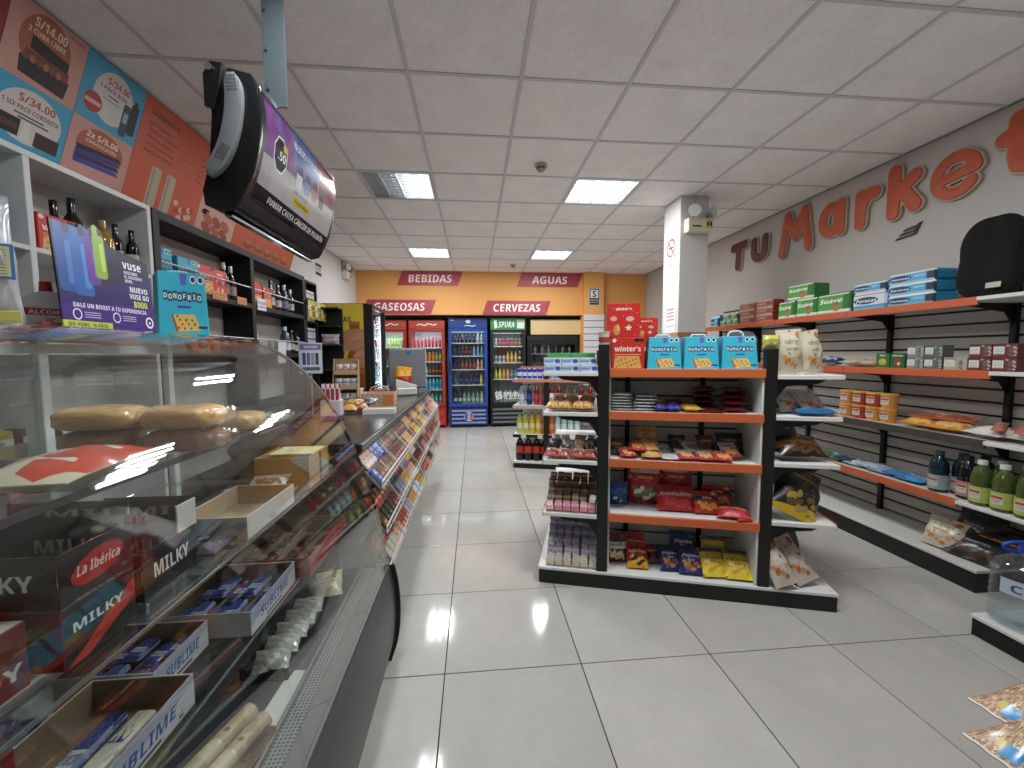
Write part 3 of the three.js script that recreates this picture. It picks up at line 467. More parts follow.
const PK = {
  white: { bg: '#c9ccce', band: '#9fb0bd', text: 'Galletas', tc: '#3a4a5a', pic: '#b9a88c', n: 3 },
  grey: { bg: '#7f8488', band: '#c9cbc9', text: 'Mini', tc: '#31353a', pic: '#5b4a3a' },
  pinkblue: { bg: '#c0566a', low: '#3a3a8c', text: 'Pícaras', tc: '#f2e6ea', pic: '#5a3324' },
  bluepk: { bg: '#3f3f9c', band: '#5a5ac0', text: 'OREO', tc: '#e9ebf5', pic: '#20202a', n: 3 },
  yellowpk: { bg: '#caa23a', band: '#e0c46a', text: 'Soda', tc: '#7a3a1a', pic: '#a86a2c' },
  darkred: { bg: '#5c1620', band: '#8c2a33', text: 'Morochas', tc: '#e0b9a4', pic: '#31120f' },
  redpk: { bg: '#b3262a', band: '#d9b8a8', text: 'Casino', tc: '#7a1a1c', pic: '#d9a060' },
  tan: { bg: '#b98650', band: '#d9b27a', text: 'Ritz', tc: '#7a2a1a', pic: '#d8a860' },
  brown: { bg: '#5e3c22', band: '#8a6236', text: 'Choco', tc: '#e0c49a', pic: '#2f1c10' },
  black: { bg: '#1c1c20', band: '#3a3a40', text: 'Negrita', size: 0.1, tc: '#c9c4ba', pic: '#4a3424' },
  redwhite: { bg: '#d4c9c2', low: '#b3303a', text: 'Wafer', tc: '#9c2a2e', pic: '#caa46a' },
  bluebag: { bg: '#204a8c', band: '#2c62b0', text: '', pic: '#dfe6ee', pic2: '#16305c', n: 2 },
  bigred: { bg: '#a01f22', low: '#8a181c', lowAt: 0.85, text: 'Animalitos', tc: '#f0e6dc', sub: 'FAMILIAR', tc2: '#e8c84a', textAt: 0.22, pic: '#d8dccf', pic2: '#4f8a3a', style: 'italic bold', crimp: '#b8353a' },
  redlay: { bg: '#b02226', band: '#c9403a', text: 'Animalitos', tc: '#f4ece4', pic: '#c4403a', style: 'italic bold', textAt: 0.4, size: 0.2 },
  redsnack: { bg: '#c02c26', band: '#3a2a22', text: 'Mix', tc: '#f0dcc0', pic: '#d8a24a', badge: '#e8d0a0' },
  cracker: { bg: '#5c1f2a', band: '#d9d2ca', bandAt: 0.3, text: 'CRACKNEL', tc: '#5a4a48', low: '#6a1c26', lowAt: 0.9, pic: '#d8c49a', size: 0.1 },
  redyellow: { bg: '#a8281e', low: '#e0a028', lowAt: 0.78, text: 'Doña Pepa', tc: '#f6e2c0', pic: '#3a2018', pic2: '#e8c048' },
  purple: { bg: '#262a6c', top: '#1b1d44', text: 'Piqueo', tc: '#eceaf2', sub: 'SNAX', pic: '#c98a4a', pic2: '#a8622a', n: 4, style: 'italic bold' },
  yellowchip: { bg: '#dcb52a', top: '#4a4a46', text: 'Chizitos', tc: '#3f3a60', sub: 'QUESO', pic: '#e8cf5a', pic2: '#e0a030', n: 5, low: '#e6cf3a' },
  creambag: { bg: '#cfc3ad', text: 'TORTEES', tc: '#4a6a34', pic: '#c8813a', pic2: '#d99a52', n: 2, textAt: 0.3, size: 0.11, badge: '#b8702c', sub: 'NATURAL' },
  creamred: { bg: '#cbbfb2', text: 'Maíz', tc: '#a8322a', pic: '#b0672f', pic2: '#c98a4a', n: 2, textAt: 0.22, size: 0.1, badge: '#a8322a' },
  blackyellow: { bg: '#191712', low: '#c9a41e', lowAt: 0.9, text: 'TORTILLA', size: 0.09, tc: '#e0c23a', pic: '#a88a4a', pic2: '#5a4a2a', n: 4, textAt: 0.25 },
  blackorange: { bg: '#1a1816', band: '#d0781e', bandAt: 0.42, text: 'CAFE', tc: '#2a1a0c', pic: '#6a4a2a' },
  choc: { bg: '#3a2418', band: '#b08a4a', text: 'Sublime', tc: '#2a1a10', pic: '#7a5230', n: 3 },
  pink: { bg: '#c87f90', band: '#e2b8c0', text: 'Chin', tc: '#8a3048', pic: '#9a5a4a', n: 3 },
  tinyblue: { bg: '#747c8c', band: '#b9bdc9', text: 'Lenteja', tc: '#33365a', pic: '#8a6a9a', n: 3 },
  tinywhite: { bg: '#b9b6ae', band: '#d9d6c4', text: 'Vizzio', tc: '#4a4a4a', pic: '#d0b860', n: 3 },
  tinypurple: { bg: '#958ba0', band: '#c9bcd2', text: 'Cua', tc: '#43305a', pic: '#d9cfc0', n: 3 },
  toothblue: { bg: '#dfe4ea', band: '#3a6ac0', text: 'Triple', tc: '#fff', pic: '#9fb9dc', n: 3 },
  bluewhite: { bg: '#27449c', band: '#2f55b8', text: 'Fresh', tc: '#e4ebf6', pic: '#c9d6ec', n: 3 },
  pastry: { bg: '#a87642', band: '#caa06a', text: 'Keke', tc: '#8a2a1e', pic: '#d8b06a' },
  pastryred: { bg: '#8e2f28', band: '#caa06a', text: 'Bimbo', tc: '#5a1a16', pic: '#c9904a' },
  redpacket: { bg: '#a8332e', band: '#d9c6b4', text: 'Tuareg', tc: '#5a1a1a', pic: '#7a4a2a' },
};
const pk = (k, rough) => packMat(k, PK[k], rough);
const winters = boxMat('winters', { bg: '#c0271f', side: '#b8231c', lid: '#c22a22', draw: (c, W, Hh) => { rect(c, 0, 0, W, Hh, '#c62b22'); for (let k = 0; k < 14; k++) disc(c, (k * 53) % W, (k * 37) % (Hh * 0.35), 2, '#e8b8a8'); disc(c, 18, 20, 12, '#e6d6c4'); oval(c, W - 44, 18, 16, 12, '#222'); oval(c, W - 18, 18, 14, 12, '#2a2a2a'); fitText(c, "winter's", W / 2, Hh * 0.36, W * 0.8, 44, '#f6efe6'); rect(c, W * 0.1, Hh * 0.52, W * 0.8, 5, '#e3a890'); poly(c, [[W * 0.08, Hh * 0.96], [W * 0.12, Hh * 0.58], [W * 0.84, Hh * 0.58], [W * 0.92, Hh * 0.96]], '#dba85a'); for (let k = 0; k < 18; k++) disc(c, W * 0.15 + (k * 29) % (W * 0.7), Hh * 0.63 + (k * 17) % (Hh * 0.3), 4, k % 3 ? '#4a2a1c' : '#a83228'); } });
const wintersPlain = boxMat('wintersPlain', { bg: '#c0271f', side: '#b02a3a', lid: '#c22a22', draw: (c, W, Hh) => { rect(c, 0, 0, W, Hh, '#c62b22'); fitText(c, "winter's", W / 2, Hh * 0.17, W * 0.5, 24, '#f6efe6'); for (let k = 0; k < 16; k++) disc(c, (k * 61) % W, (k * 43) % Hh, 2.5, '#eac2b4'); oval(c, W * 0.2, Hh * 0.45, 20, 14, '#cfa4a0'); oval(c, W * 0.7, Hh * 0.46, 24, 15, '#d4aca4'); oval(c, W * 0.3, Hh * 0.78, 20, 32, '#c98a52'); oval(c, W * 0.34, Hh * 0.72, 8, 18, '#e0b070'); fitText(c, '*', W * 0.66, Hh * 0.78, 40, 70, '#f4e4da'); } });
const teal = boxMat('teal', { bg: '#35aac4', side: '#2c9db8', lid: '#2aa3c0', draw: (c, W, Hh) => { rect(c, 0, 0, W, Hh, '#38b0c9'); poly(c, [[W * 0.45, 0], [W * 0.62, 0], [W * 0.58, Hh * 0.2], [W * 0.48, Hh * 0.2]], '#5a62b8'); for (const x of [0.74, 0.9]) { disc(c, W * x, Hh * 0.1, 13, '#e6eef2'); disc(c, W * x, Hh * 0.1, 9, '#24344c'); } for (let k = 0; k < 8; k++) { rect(c, W * 0.11 + k * W * 0.099, Hh * 0.3 + (k % 2) * 3, W * 0.088, Hh * 0.15, '#1f3a5c'); fitText(c, 'DONOFRIO'[k], W * 0.154 + k * W * 0.099, Hh * 0.38 + (k % 2) * 3, W * 0.08, 24, '#f2f4f2'); } rect(c, W * 0.4, Hh * 0.53, W * 0.26, 8, '#3a4aa0'); poly(c, [[W * 0.34, Hh * 0.95], [W * 0.27, Hh * 0.68], [W * 0.72, Hh * 0.66], [W * 0.84, Hh * 0.92]], '#dfb968'); poly(c, [[W * 0.34, Hh * 0.95], [W * 0.27, Hh * 0.68], [W * 0.3, Hh * 0.66], [W * 0.38, Hh * 0.94]], '#a8452c'); for (let k = 0; k < 12; k++) disc(c, W * 0.38 + (k * 31) % (W * 0.36), Hh * 0.7 + (k * 13) % (Hh * 0.2), 4, k % 2 ? '#b83a2c' : '#3f7a3a'); rect(c, W * 0.78, Hh * 0.85, W * 0.18, 9, '#223a6a'); } });
// a bag placed as a thing of its own
function bag(kind, geo, label, cat, group, name = 'snack_bag') { return solo(name, geo, pk(kind), label, cat, group); }
// ---------------------------------------------------------------- near gondola
const G1 = new Frame(0.368, -2.351, -0.2865);
{
  const t = thing('gondola_shelf', 'black and white store gondola with orange price strips facing the aisle', 'shelf'); G1.put(t, 0, 0, 0);
  const W = 1.596, D = 1.0, BD = -0.37;
  part('plinth', box(0.005, W - 0.005, 0, 0.084, -D, 0, 0.002), BLACK, t);
  part('base_deck', box(0, W, 0.084, 0.102, -D, 0.004, 0.003), WHITELAM, t);
  for (const [a, b, y] of [[0.343, 0.405, 1.425], [1.204, 1.262, 1.395]]) part('post', box(a, b, 0.102, y, -0.05, 0, 0.003), BLACK, t);
  for (const [a, b] of [[0.343, 0.405], [1.204, 1.262]]) part('post', box(a, b, 0.102, 1.40, -D, -D + 0.05, 0.003), BLACK, t);
  for (let k = 0; k < 13; k++) part('slat', box(0.392, 1.217, 0.108 + k * 0.1, 0.108 + k * 0.1 + 0.089, BD - 0.016, BD, 0.003), M('#d8d6d2', 0.55), t);
  part('slat_backing', box(0.392, 1.217, 0.104, 1.41, BD - 0.022, BD - 0.012, 0), BLACK, t);
  for (const x of [0.535, 0.985]) part('upright', box(x - 0.014, x + 0.014, 0.104, 1.30, BD, BD + 0.02, 0.002), BLACKMETAL, t);
  part('side_panel', box(1.192, 1.204, 0.104, 1.285, BD, -0.01, 0.002), WHITELAM, t);
  part('side_panel', box(0.405, 0.417, 0.104, 1.285, BD, -0.05, 0.002), WHITELAM, t);
  [1.285, 1.045, 0.772, 0.452].forEach((y) => {
    const s = part('end_shelf', box(0.418, 1.191, y - 0.022, y, BD + 0.001, -0.012, 0.002), WHITELAM, t);
    part('price_strip', box(0.408, 1.204, y - 0.044, y + 0.003, -0.011, 0.004, 0.002), STRIP, s, 'orange price strip');
    for (const x of [0.535, 0.985]) part('bracket', slab([[BD + 0.02, -0.022], [BD + 0.14, -0.022], [BD + 0.02, -0.1]], 0.006).rotateY(-Math.PI / 2).translate(x, y, 0), BLACKMETAL, s);
  });
  const side = (x0, x1, ys, inner) => ys.forEach((y) => {
    const s = part('side_shelf', box(x0, x1, y - 0.022, y, -D + 0.02, 0.0, 0.002), WHITELAM, t);
    const a = inner > 0 ? x0 : x1;                       // bracket grows from the post side
    part('bracket', slab([[0, -0.022], [inner * 0.24, -0.022], [inner * 0.2, -0.045], [inner * 0.05, -0.06], [0, -0.13]], 0.008).translate(a, y, -0.03), BLACKMETAL, s);
    part('price_strip', box(inner > 0 ? x1 : x0 - 0.006, inner > 0 ? x1 + 0.006 : x0, y - 0.03, y + 0.004, -D + 0.02, -0.015, 0.001), inner > 0 ? STRIP : M('#b3b0ac', 0.5), s);
  });
  side(0.03, 0.343, [1.268, 1.036, 0.754, 0.436], -1);
  side(1.262, 1.572, [1.256, 1.04, 0.79, 0.47], 1);
}
// ----- end of the gondola: things on the orange-edged shelves
{
  const L = [1.285, 1.045, 0.772, 0.452, 0.102];
  const gb = 'panettone boxes on the gondola';
  // top shelf: red and turquoise boxes
  const R = (x, y, z, w, h, d, mat, lab) => { const o = solo('panettone_box', cbox(w, h, d, 0.003, { print: 1 }), mat, lab, 'box', gb); G1.put(o, x, y, z, rr(-0.03, 0.03)); return o; };
  R(0.503, L[0], -0.115, 0.18, 0.178, 0.18, winters, 'red panettone box with a cake slice, at the left end of the top shelf');
  R(0.478, L[0] + 0.179, -0.11, 0.178, 0.19, 0.16, wintersPlain, 'red panettone box with snowflakes stacked highest above the gondola');
  R(0.62, L[0], -0.285, 0.13, 0.18, 0.13, winters, 'red panettone box standing behind the turquoise boxes');
  R(0.625, L[0] + 0.181, -0.285, 0.13, 0.12, 0.13, wintersPlain, 'smaller red box stacked behind, right of the tall red box');
  [0.703, 0.893, 1.085].forEach((x, i) => {
    const t = thing('panettone_carton', `turquoise panettone carton, ${['leftmost', 'middle', 'rightmost'][i]} of the three on the top shelf`, 'box', gb); G1.put(t, x, L[0], -0.11, 0.02 * (i - 1));
    part('carton', cbox(0.183, 0.178, 0.17, 0.003, { print: 1, tx: 0.12, tz: 0.3 }), teal, t);
    const hs = new THREE.CatmullRomCurve3([[-0.04, 0.178, 0], [-0.032, 0.2, 0], [0, i === 2 ? 0.208 : 0.19, 0], [0.032, 0.2, 0], [0.04, 0.178, 0]].map((p) => new THREE.Vector3(p[0], i === 2 ? p[1] : Math.min(p[1], 0.19), p[2])));
    part('cord_handle', new THREE.TubeGeometry(hs, 12, 0.005, 6), M('#cfd9dd', 0.5), t, 'white cord handle');
  });
  // cup on the left post, small packet on the right post
  const cup = thing('paper_cup', 'small red and white cup standing on the left gondola post', 'cup'); G1.put(cup, 0.374, 1.425, -0.03);
  part('cup_body', cyl(0.026, 0.032, 0.068, 16), M('#c9c2bd', 0.5), cup); part('red_band', cyl(0.029, 0.0316, 0.028, 16).translate(0, 0.012, 0), M('#b0323a', 0.5), cup); part('rim', new THREE.TorusGeometry(0.032, 0.003, 6, 18).rotateX(Math.PI / 2).translate(0, 0.068, 0), M('#d6d0ca', 0.5), cup);
  const yb = solo('snack_bag', pouch(0.09, 0.07, 0.035, 4), packMat('yelgreen', { bg: '#c9bd5a', band: '#8fa04a', text: '', pic: '#e2dca0' }), 'small yellow green packet on top of the right gondola post', 'snack bag'); G1.put(yb, 1.233, 1.396, -0.03, 0.1);
  // second shelf: stacks of flat biscuit packs
  const flat = (kind, x, y, z, w, h, d, ry, label, group, name = 'biscuit_pack') => { const o = solo(name, pouch(w, d, h, 1 + Math.floor(rnd() * 4), { soft: 0.35, sag: 0, nx: 7, ny: 7 }), pk(kind), label, 'biscuit pack', group); const [a, b] = G1.w(x, z + d / 2); put(o, a, y + h / 2, b, G1.ry + ry, -Math.PI / 2); return o; };
  const lvl = ['bottom', 'second', 'third', 'fourth', 'fifth', 'top'];
  for (let k = 0; k < 6; k++) flat('white', 0.472 + rr(-0.006, 0.006), L[1] + k * 0.0165, -0.13, 0.125, 0.019, 0.17, rr(-0.06, 0.06), `white biscuit pack, ${k === 5 ? 'topmost' : lvl[k] + ' from below'} of the far left stack on the second shelf`, 'white biscuit packs');
  for (let k = 0; k < 5; k++) flat(k > 3 ? 'grey' : 'white', 0.607 + rr(-0.01, 0.01), L[1] + k * 0.0185, -0.13, 0.12, 0.021, 0.17, rr(-0.1, 0.1), `${k > 3 ? 'grey topped' : 'silver white'} biscuit pack, ${lvl[k]} one of the second stack on the second shelf`, 'white biscuit packs');
  flat('pinkblue', 0.69, L[1], -0.10, 0.07, 0.045, 0.16, 0.05, 'pink and blue biscuit pack beside the white stacks', 'mixed biscuit packs');
  flat('bluepk', 0.757, L[1], -0.10, 0.085, 0.045, 0.16, -0.05, 'deep blue biscuit pack in the middle of the second shelf', 'mixed biscuit packs');
  flat('yellowpk', 0.86, L[1], -0.10, 0.10, 0.04, 0.16, 0.08, 'yellow biscuit pack right of the blue pack', 'mixed biscuit packs');
  flat('darkred', 0.80, L[1], -0.27, 0.10, 0.05, 0.16, 0.0, 'dark biscuit pack behind the yellow pack', 'mixed biscuit packs');
  for (let c = 0; c < 2; c++) for (let k = 0; k < 4; k++) flat('darkred', 0.945 + c * 0.135 + k * 0.006 * (c ? 1 : 0), L[1] + k * 0.034, c ? -0.12 - k * 0.012 : -0.2, 0.12, 0.036, 0.16, rr(-0.06, 0.06), `dark red biscuit pack, ${lvl[k] === 'fourth' ? 'topmost' : lvl[k]} one in the ${c ? 'right' : 'left'} dark red pile`, 'dark red biscuit packs');
  flat('darkred', 0.96, L[1], -0.065, 0.13, 0.018, 0.1, 0.1, 'thin dark red pack lying before the dark red piles', 'mixed biscuit packs');
  // third shelf: loose packets
  const lie = (kind, x, y, z, w, h, t, ry, tilt, label, group = 'packets on the third shelf') => { const o = solo('snack_packet', pouch(w, h, t, 1 + Math.floor(rnd() * 5), { nx: 8, ny: 8 }), pk(kind), label, 'snack packet', group); const [a, b] = G1.w(x, z); put(o, a, y, b, G1.ry + ry, tilt); return o; };
  lie('brown', 0.455, L[2] + 0.006, -0.1, 0.09, 0.1, 0.04, 0, -0.35, 'brown packet leaning at the left end of the third shelf');
  lie('redpk', 0.52, L[2] + 0.018, -0.02, 0.1, 0.13, 0.035, 0.1, -1.35, 'red biscuit packet, nearer of the red pair on the third shelf');
  lie('redpk', 0.565, L[2] + 0.05, -0.04, 0.1, 0.13, 0.035, -0.15, -1.3, 'red biscuit packet resting on another, beside the tan packets');
  lie('tan', 0.645, L[2] + 0.018, -0.015, 0.115, 0.13, 0.035, 0.05, -1.35, 'tan cracker packet, lowest and nearest of three tan packets');
  lie('tan', 0.63, L[2] + 0.052, -0.05, 0.115, 0.13, 0.035, -0.06, -1.25, 'tan cracker packet, middle one of three tan packets');
  lie('tan', 0.637, L[2] + 0.022, -0.2, 0.12, 0.14, 0.04, 0.02, -0.3, 'tan cracker packet standing upright behind the others');
  lie('grey', 0.73, L[2] + 0.02, -0.05, 0.09, 0.13, 0.035, 0.2, -1.2, 'grey packet right of the tan packets');
  lie('white', 0.745, L[2] + 0.012, -0.012, 0.1, 0.09, 0.02, 0, -1.4, 'small white packet at the shelf edge, middle of third shelf');
  lie('black', 0.8, L[2] + 0.03, -0.12, 0.1, 0.13, 0.04, -0.1, -0.9, 'black packet leaning behind the striped packets');
  lie('redwhite', 0.835, L[2] + 0.018, -0.015, 0.1, 0.13, 0.03, 0.08, -1.35, 'red and white packet, left one of the pair at shelf edge');
  lie('redwhite', 0.925, L[2] + 0.018, -0.012, 0.1, 0.13, 0.03, -0.1, -1.35, 'red and white packet, right one of the pair at shelf edge');
  lie('grey', 0.885, L[2] + 0.045, -0.07, 0.1, 0.12, 0.03, 0.3, -1.2, 'grey packet lying on the red and white pair');
  lie('brown', 0.975, L[2] + 0.02, -0.14, 0.1, 0.13, 0.04, 0.1, -0.8, 'brown packet leaning behind, right half of third shelf');
  lie('redpk', 1.02, L[2] + 0.018, -0.012, 0.1, 0.13, 0.03, -0.1, -1.35, 'red biscuit packet at the right of the third shelf');
  lie('redwhite', 1.08, L[2] + 0.03, -0.06, 0.1, 0.12, 0.03, 0.15, -1.1, 'striped packet tilted beside the black bag');
  lie('black', 1.11, L[2] + 0.012, -0.22, 0.15, 0.12, 0.05, 0, -0.35, 'black packet standing at the right end of the third shelf');
  // fourth shelf: bags
  const stand = (kind, x, y, z, w, h, t, ry, tilt, label, group = 'bags on the lower shelves', o = {}) => { const b = solo('snack_bag', pouch(w, h, t, 1 + Math.floor(rnd() * 5), o), pk(kind), label, 'snack bag', group); const [a, c] = G1.w(x, z); put(b, a, y, c, G1.ry + ry, tilt); return b; };
  stand('bluebag', 0.475, L[3] + 0.004, -0.16, 0.11, 0.135, 0.05, 0.05, -0.12, 'blue biscuit bag at the left end of the fourth shelf');
  stand('bigred', 0.628, L[3] + 0.004, -0.2, 0.21, 0.262, 0.09, 0.0, -0.1, 'big red bag standing left in the fourth shelf');
  stand('bigred', 0.815, L[3] + 0.004, -0.26, 0.21, 0.26, 0.09, 0.03, -0.08, 'big red bag standing behind the lying red bag');
  stand('redlay', 0.795, L[3] + 0.012, -0.09, 0.22, 0.15, 0.07, 0.02, -0.62, 'red bag with white lettering slumped in front of big bag');
  stand('redsnack', 0.965, L[3] + 0.012, -0.08, 0.15, 0.13, 0.06, 0.1, -0.65, 'small red bag with yellow badge slumped mid right');
  stand('redsnack', 1.05, L[3] + 0.014, -0.2, 0.17, 0.13, 0.06, -0.1, -0.7, 'red bag lying back at the right of the fourth shelf');
  stand('redlay', 1.08, L[3] + 0.02, -0.015, 0.17, 0.12, 0.04, -0.12, -1.35, 'flat red packet at the right front edge of fourth shelf');
  stand('redpk', 1.14, L[3] + 0.012, 0.0, 0.09, 0.09, 0.02, 0.2, -1.45, 'little red packet lying by the right post');
  // bottom deck
  stand('cracker', 0.462, L[4] + 0.004, -0.13, 0.135, 0.175, 0.06, 0.05, -0.18, 'maroon and white cracker bag standing left on the bottom deck');
  stand('redyellow', 0.585, L[4] + 0.012, -0.06, 0.125, 0.15, 0.05, 0.05, -0.75, 'red bag with yellow foot leaning second on the bottom deck');
  stand('redyellow', 0.575, L[4] + 0.03, -0.17, 0.12, 0.14, 0.05, -0.1, -0.5, 'red bag behind the red and yellow one');
  stand('darkred', 0.70, L[4] + 0.012, -0.14, 0.13, 0.11, 0.05, 0.1, -0.7, 'dark red bag lying between red and purple bags');
  stand('purple', 0.775, L[4] + 0.012, -0.07, 0.13, 0.15, 0.05, 0.12, -0.85, 'purple snack bag, left one of the purple bags');
  stand('purple', 0.88, L[4] + 0.012, -0.045, 0.14, 0.16, 0.05, 0.0, -0.8, 'purple snack bag nearest the shelf front');
  stand('purple', 0.86, L[4] + 0.03, -0.19, 0.15, 0.16, 0.05, -0.05, -0.45, 'purple snack bag standing behind the other purple bags');
  stand('yellowchip', 1.005, L[4] + 0.014, -0.035, 0.14, 0.165, 0.055, 0.12, -0.85, 'yellow snack bag, left one of the yellow pair');
  stand('yellowchip', 1.125, L[4] + 0.014, -0.03, 0.14, 0.165, 0.055, -0.02, -0.85, 'yellow snack bag, right one of the yellow pair');
  stand('yellowchip', 1.03, L[4] + 0.02, -0.17, 0.14, 0.16, 0.055, 0.0, -0.4, 'yellow snack bag standing behind the yellow pair');
}
// ----- left side shelves of the near gondola
{
  const Y = [1.268, 1.036, 0.754, 0.436, 0.102];
  const add = (name, cat, kind, geo, x, y, z, ry, tilt, label, group, rz = 0) => { const o = solo(name, geo, pk(kind), label, cat, group); const [a, b] = G1.w(x, z); put(o, a, y, b, G1.ry + ry, tilt, rz); return o; };
  // top: low boxes
  const tb = boxMat('toothbox', { bg: '#dfe4ea', side: '#c9d4e4', lid: '#c6ccd4', draw: (c, W, Hh) => { rect(c, 0, 0, W, Hh, '#d9dde2'); poly(c, [[0, Hh * 0.2], [W * 0.7, Hh * 0.2], [W * 0.5, Hh * 0.8], [0, Hh * 0.8]], '#9fc0e0'); fitText(c, 'dento', W * 0.3, Hh * 0.5, W * 0.5, 70, '#2c4a9c', 'center', 'italic bold'); oval(c, W * 0.8, Hh * 0.5, W * 0.16, Hh * 0.3, '#3a62b4'); } });
  const tg = boxMat('greenbox', { bg: '#4f9a58', side: '#8fbf6a', lid: '#5fa864', draw: (c, W, Hh) => { rect(c, 0, 0, W, Hh, '#cfd2b8'); rect(c, 0, 0, W, Hh * 0.35, '#56a05e'); fitText(c, 'Herbal', W / 2, Hh * 0.6, W * 0.8, 60, '#2f6a3a'); } });
  for (let i = 0; i < 3; i++) { const o = solo('toothpaste_box', cbox(0.10, 0.042, 0.05, 0.002, { print: 1 }), tb, `white and blue toothpaste box, ${nth(i, 3)} at the front of the left top shelf`, 'box', 'boxes on the left top shelf'); G1.put(o, 0.085 + i * 0.103, Y[0], -0.035, rr(-0.05, 0.05)); }
  for (let i = 0; i < 3; i++) { const o = solo('toothpaste_box', cbox(0.10, 0.04, 0.05, 0.002, { print: 1 }), tb, `white and blue toothpaste box stacked in second layer, ${nth(i, 3)}`, 'box', 'boxes on the left top shelf'); G1.put(o, 0.08 + i * 0.103, Y[0] + 0.0425, -0.06, rr(-0.08, 0.08)); }
  for (let i = 0; i < 2; i++) { const o = solo('herbal_box', cbox(0.14, 0.11, 0.05, 0.002, { print: 1 }), tg, `green and cream box standing ${i ? 'right' : 'left'} behind the toothpaste boxes`, 'box', 'boxes on the left top shelf'); G1.put(o, 0.11 + i * 0.145, Y[0], -0.13); }
  // second: pastries
  for (let i = 0; i < 4; i++) add('pastry_pack', 'pastry', 'pastry', pouch(0.085, 0.12, 0.045, 1 + i % 3), 0.08 + i * 0.07, Y[1] + 0.022, -0.01, rr(-0.3, 0.3), -1.35, `wrapped golden pastry, ${nth(i, 4)} at the front of the second left shelf`, 'wrapped pastries');
  for (let i = 0; i < 3; i++) add('pastry_pack', 'pastry', i === 2 ? 'pastryred' : 'redwhite', pouch(0.1, 0.12, 0.045, 1 + i % 3), 0.1 + i * 0.085, Y[1] + 0.03, -0.15, rr(-0.3, 0.3), -1.1, `red wrapped pastry in the row behind, ${nth(i, 3)}`, 'wrapped pastries');
  // third: cups and packets
  for (let i = 0; i < 4; i++) add('snack_packet', 'snack packet', 'redpacket', pouch(0.08, 0.1, 0.045, 1 + i), 0.075 + i * 0.075, Y[2] + 0.02, -0.008, rr(-0.2, 0.2), -1.3, `red packet, ${nth(i, 4)} at the front of the third left shelf`, 'packets on the third left shelf');
  for (let r = 0; r < 2; r++) for (let i = 0; i < 4; i++) add('snack_packet', 'snack packet', ['black', 'grey', 'redwhite', 'choc'][(i + r) % 4], pouch(0.075, 0.09, 0.04, 1 + i), 0.08 + i * 0.075, Y[2] + 0.03 + r * 0.012, -0.1 - r * 0.09, rr(-0.4, 0.4), -0.85, `dark wrapped packet in the ${r ? 'rear' : 'middle'} row of third left shelf, ${nth(i, 4)}`, 'packets on the third left shelf');
  // fourth: tilted tray of bars
  for (let r = 0; r < 5; r++) for (let i = 0; i < 6; i++) {
    const k = r === 0 ? 'pink' : r > 3 ? 'brown' : 'choc';
    add('chocolate_bar', 'chocolate', k, cbox(0.044, 0.06, 0.02, 0.004), 0.07 + i * 0.049, Y[3] + 0.006 + r * 0.03, -0.02 - r * 0.05, rr(-0.25, 0.25), -0.45 - rr(0, 0.35), `${k === 'pink' ? 'pink' : k === 'brown' ? 'dark brown' : 'brown and gold'} chocolate bar, ${ORD[r]} row from front, ${nth(i, 6)}, fourth left shelf`, 'chocolate bars on the fourth left shelf');
  }
  // base: rising rows of small packs
  for (let r = 0; r < 6; r++) for (let i = 0; i < 6; i++) {
    const k = r === 0 ? 'tinywhite' : r < 3 ? 'tinypurple' : r < 5 ? 'tinyblue' : 'redwhite';
    add('candy_pack', 'candy', k, cbox(0.046, 0.066, 0.02, 0.004), 0.072 + i * 0.05, Y[4] + 0.004 + r * 0.036, -0.02 - r * 0.045, rr(-0.28, 0.28), -0.35 - rr(0, 0.35), `${k === 'tinywhite' ? 'white' : k === 'tinypurple' ? 'purple and white' : k === 'tinyblue' ? 'blue grey' : 'red and white'} candy pack, ${ORD[r]} row from front, ${nth(i, 6)}, bottom left deck`, 'candy packs on the bottom left deck');
  }
  const step = (name, y0, dy, dz, n, x0, x1, lab, cat) => { const t = thing(name, lab, cat); G1.put(t, 0, y0, 0); for (let r = 0; r < n; r++) part('step', box(x0, x1, 0.001, 0.0015 + Math.max(0.001, r * dy - 0.014), -0.035 - r * dz - dz * 0.4, -0.03 - r * dz + dz * 0.4, 0.001), M('#b9b4ae', 0.6), t); };
  step('riser_tray', Y[4], 0.036, 0.045, 6, 0.045, 0.34, 'grey stepped riser under the candy packs', 'tray'); step('riser_tray', Y[3], 0.03, 0.05, 5, 0.045, 0.34, 'grey stepped riser under the chocolate bars', 'tray');
}
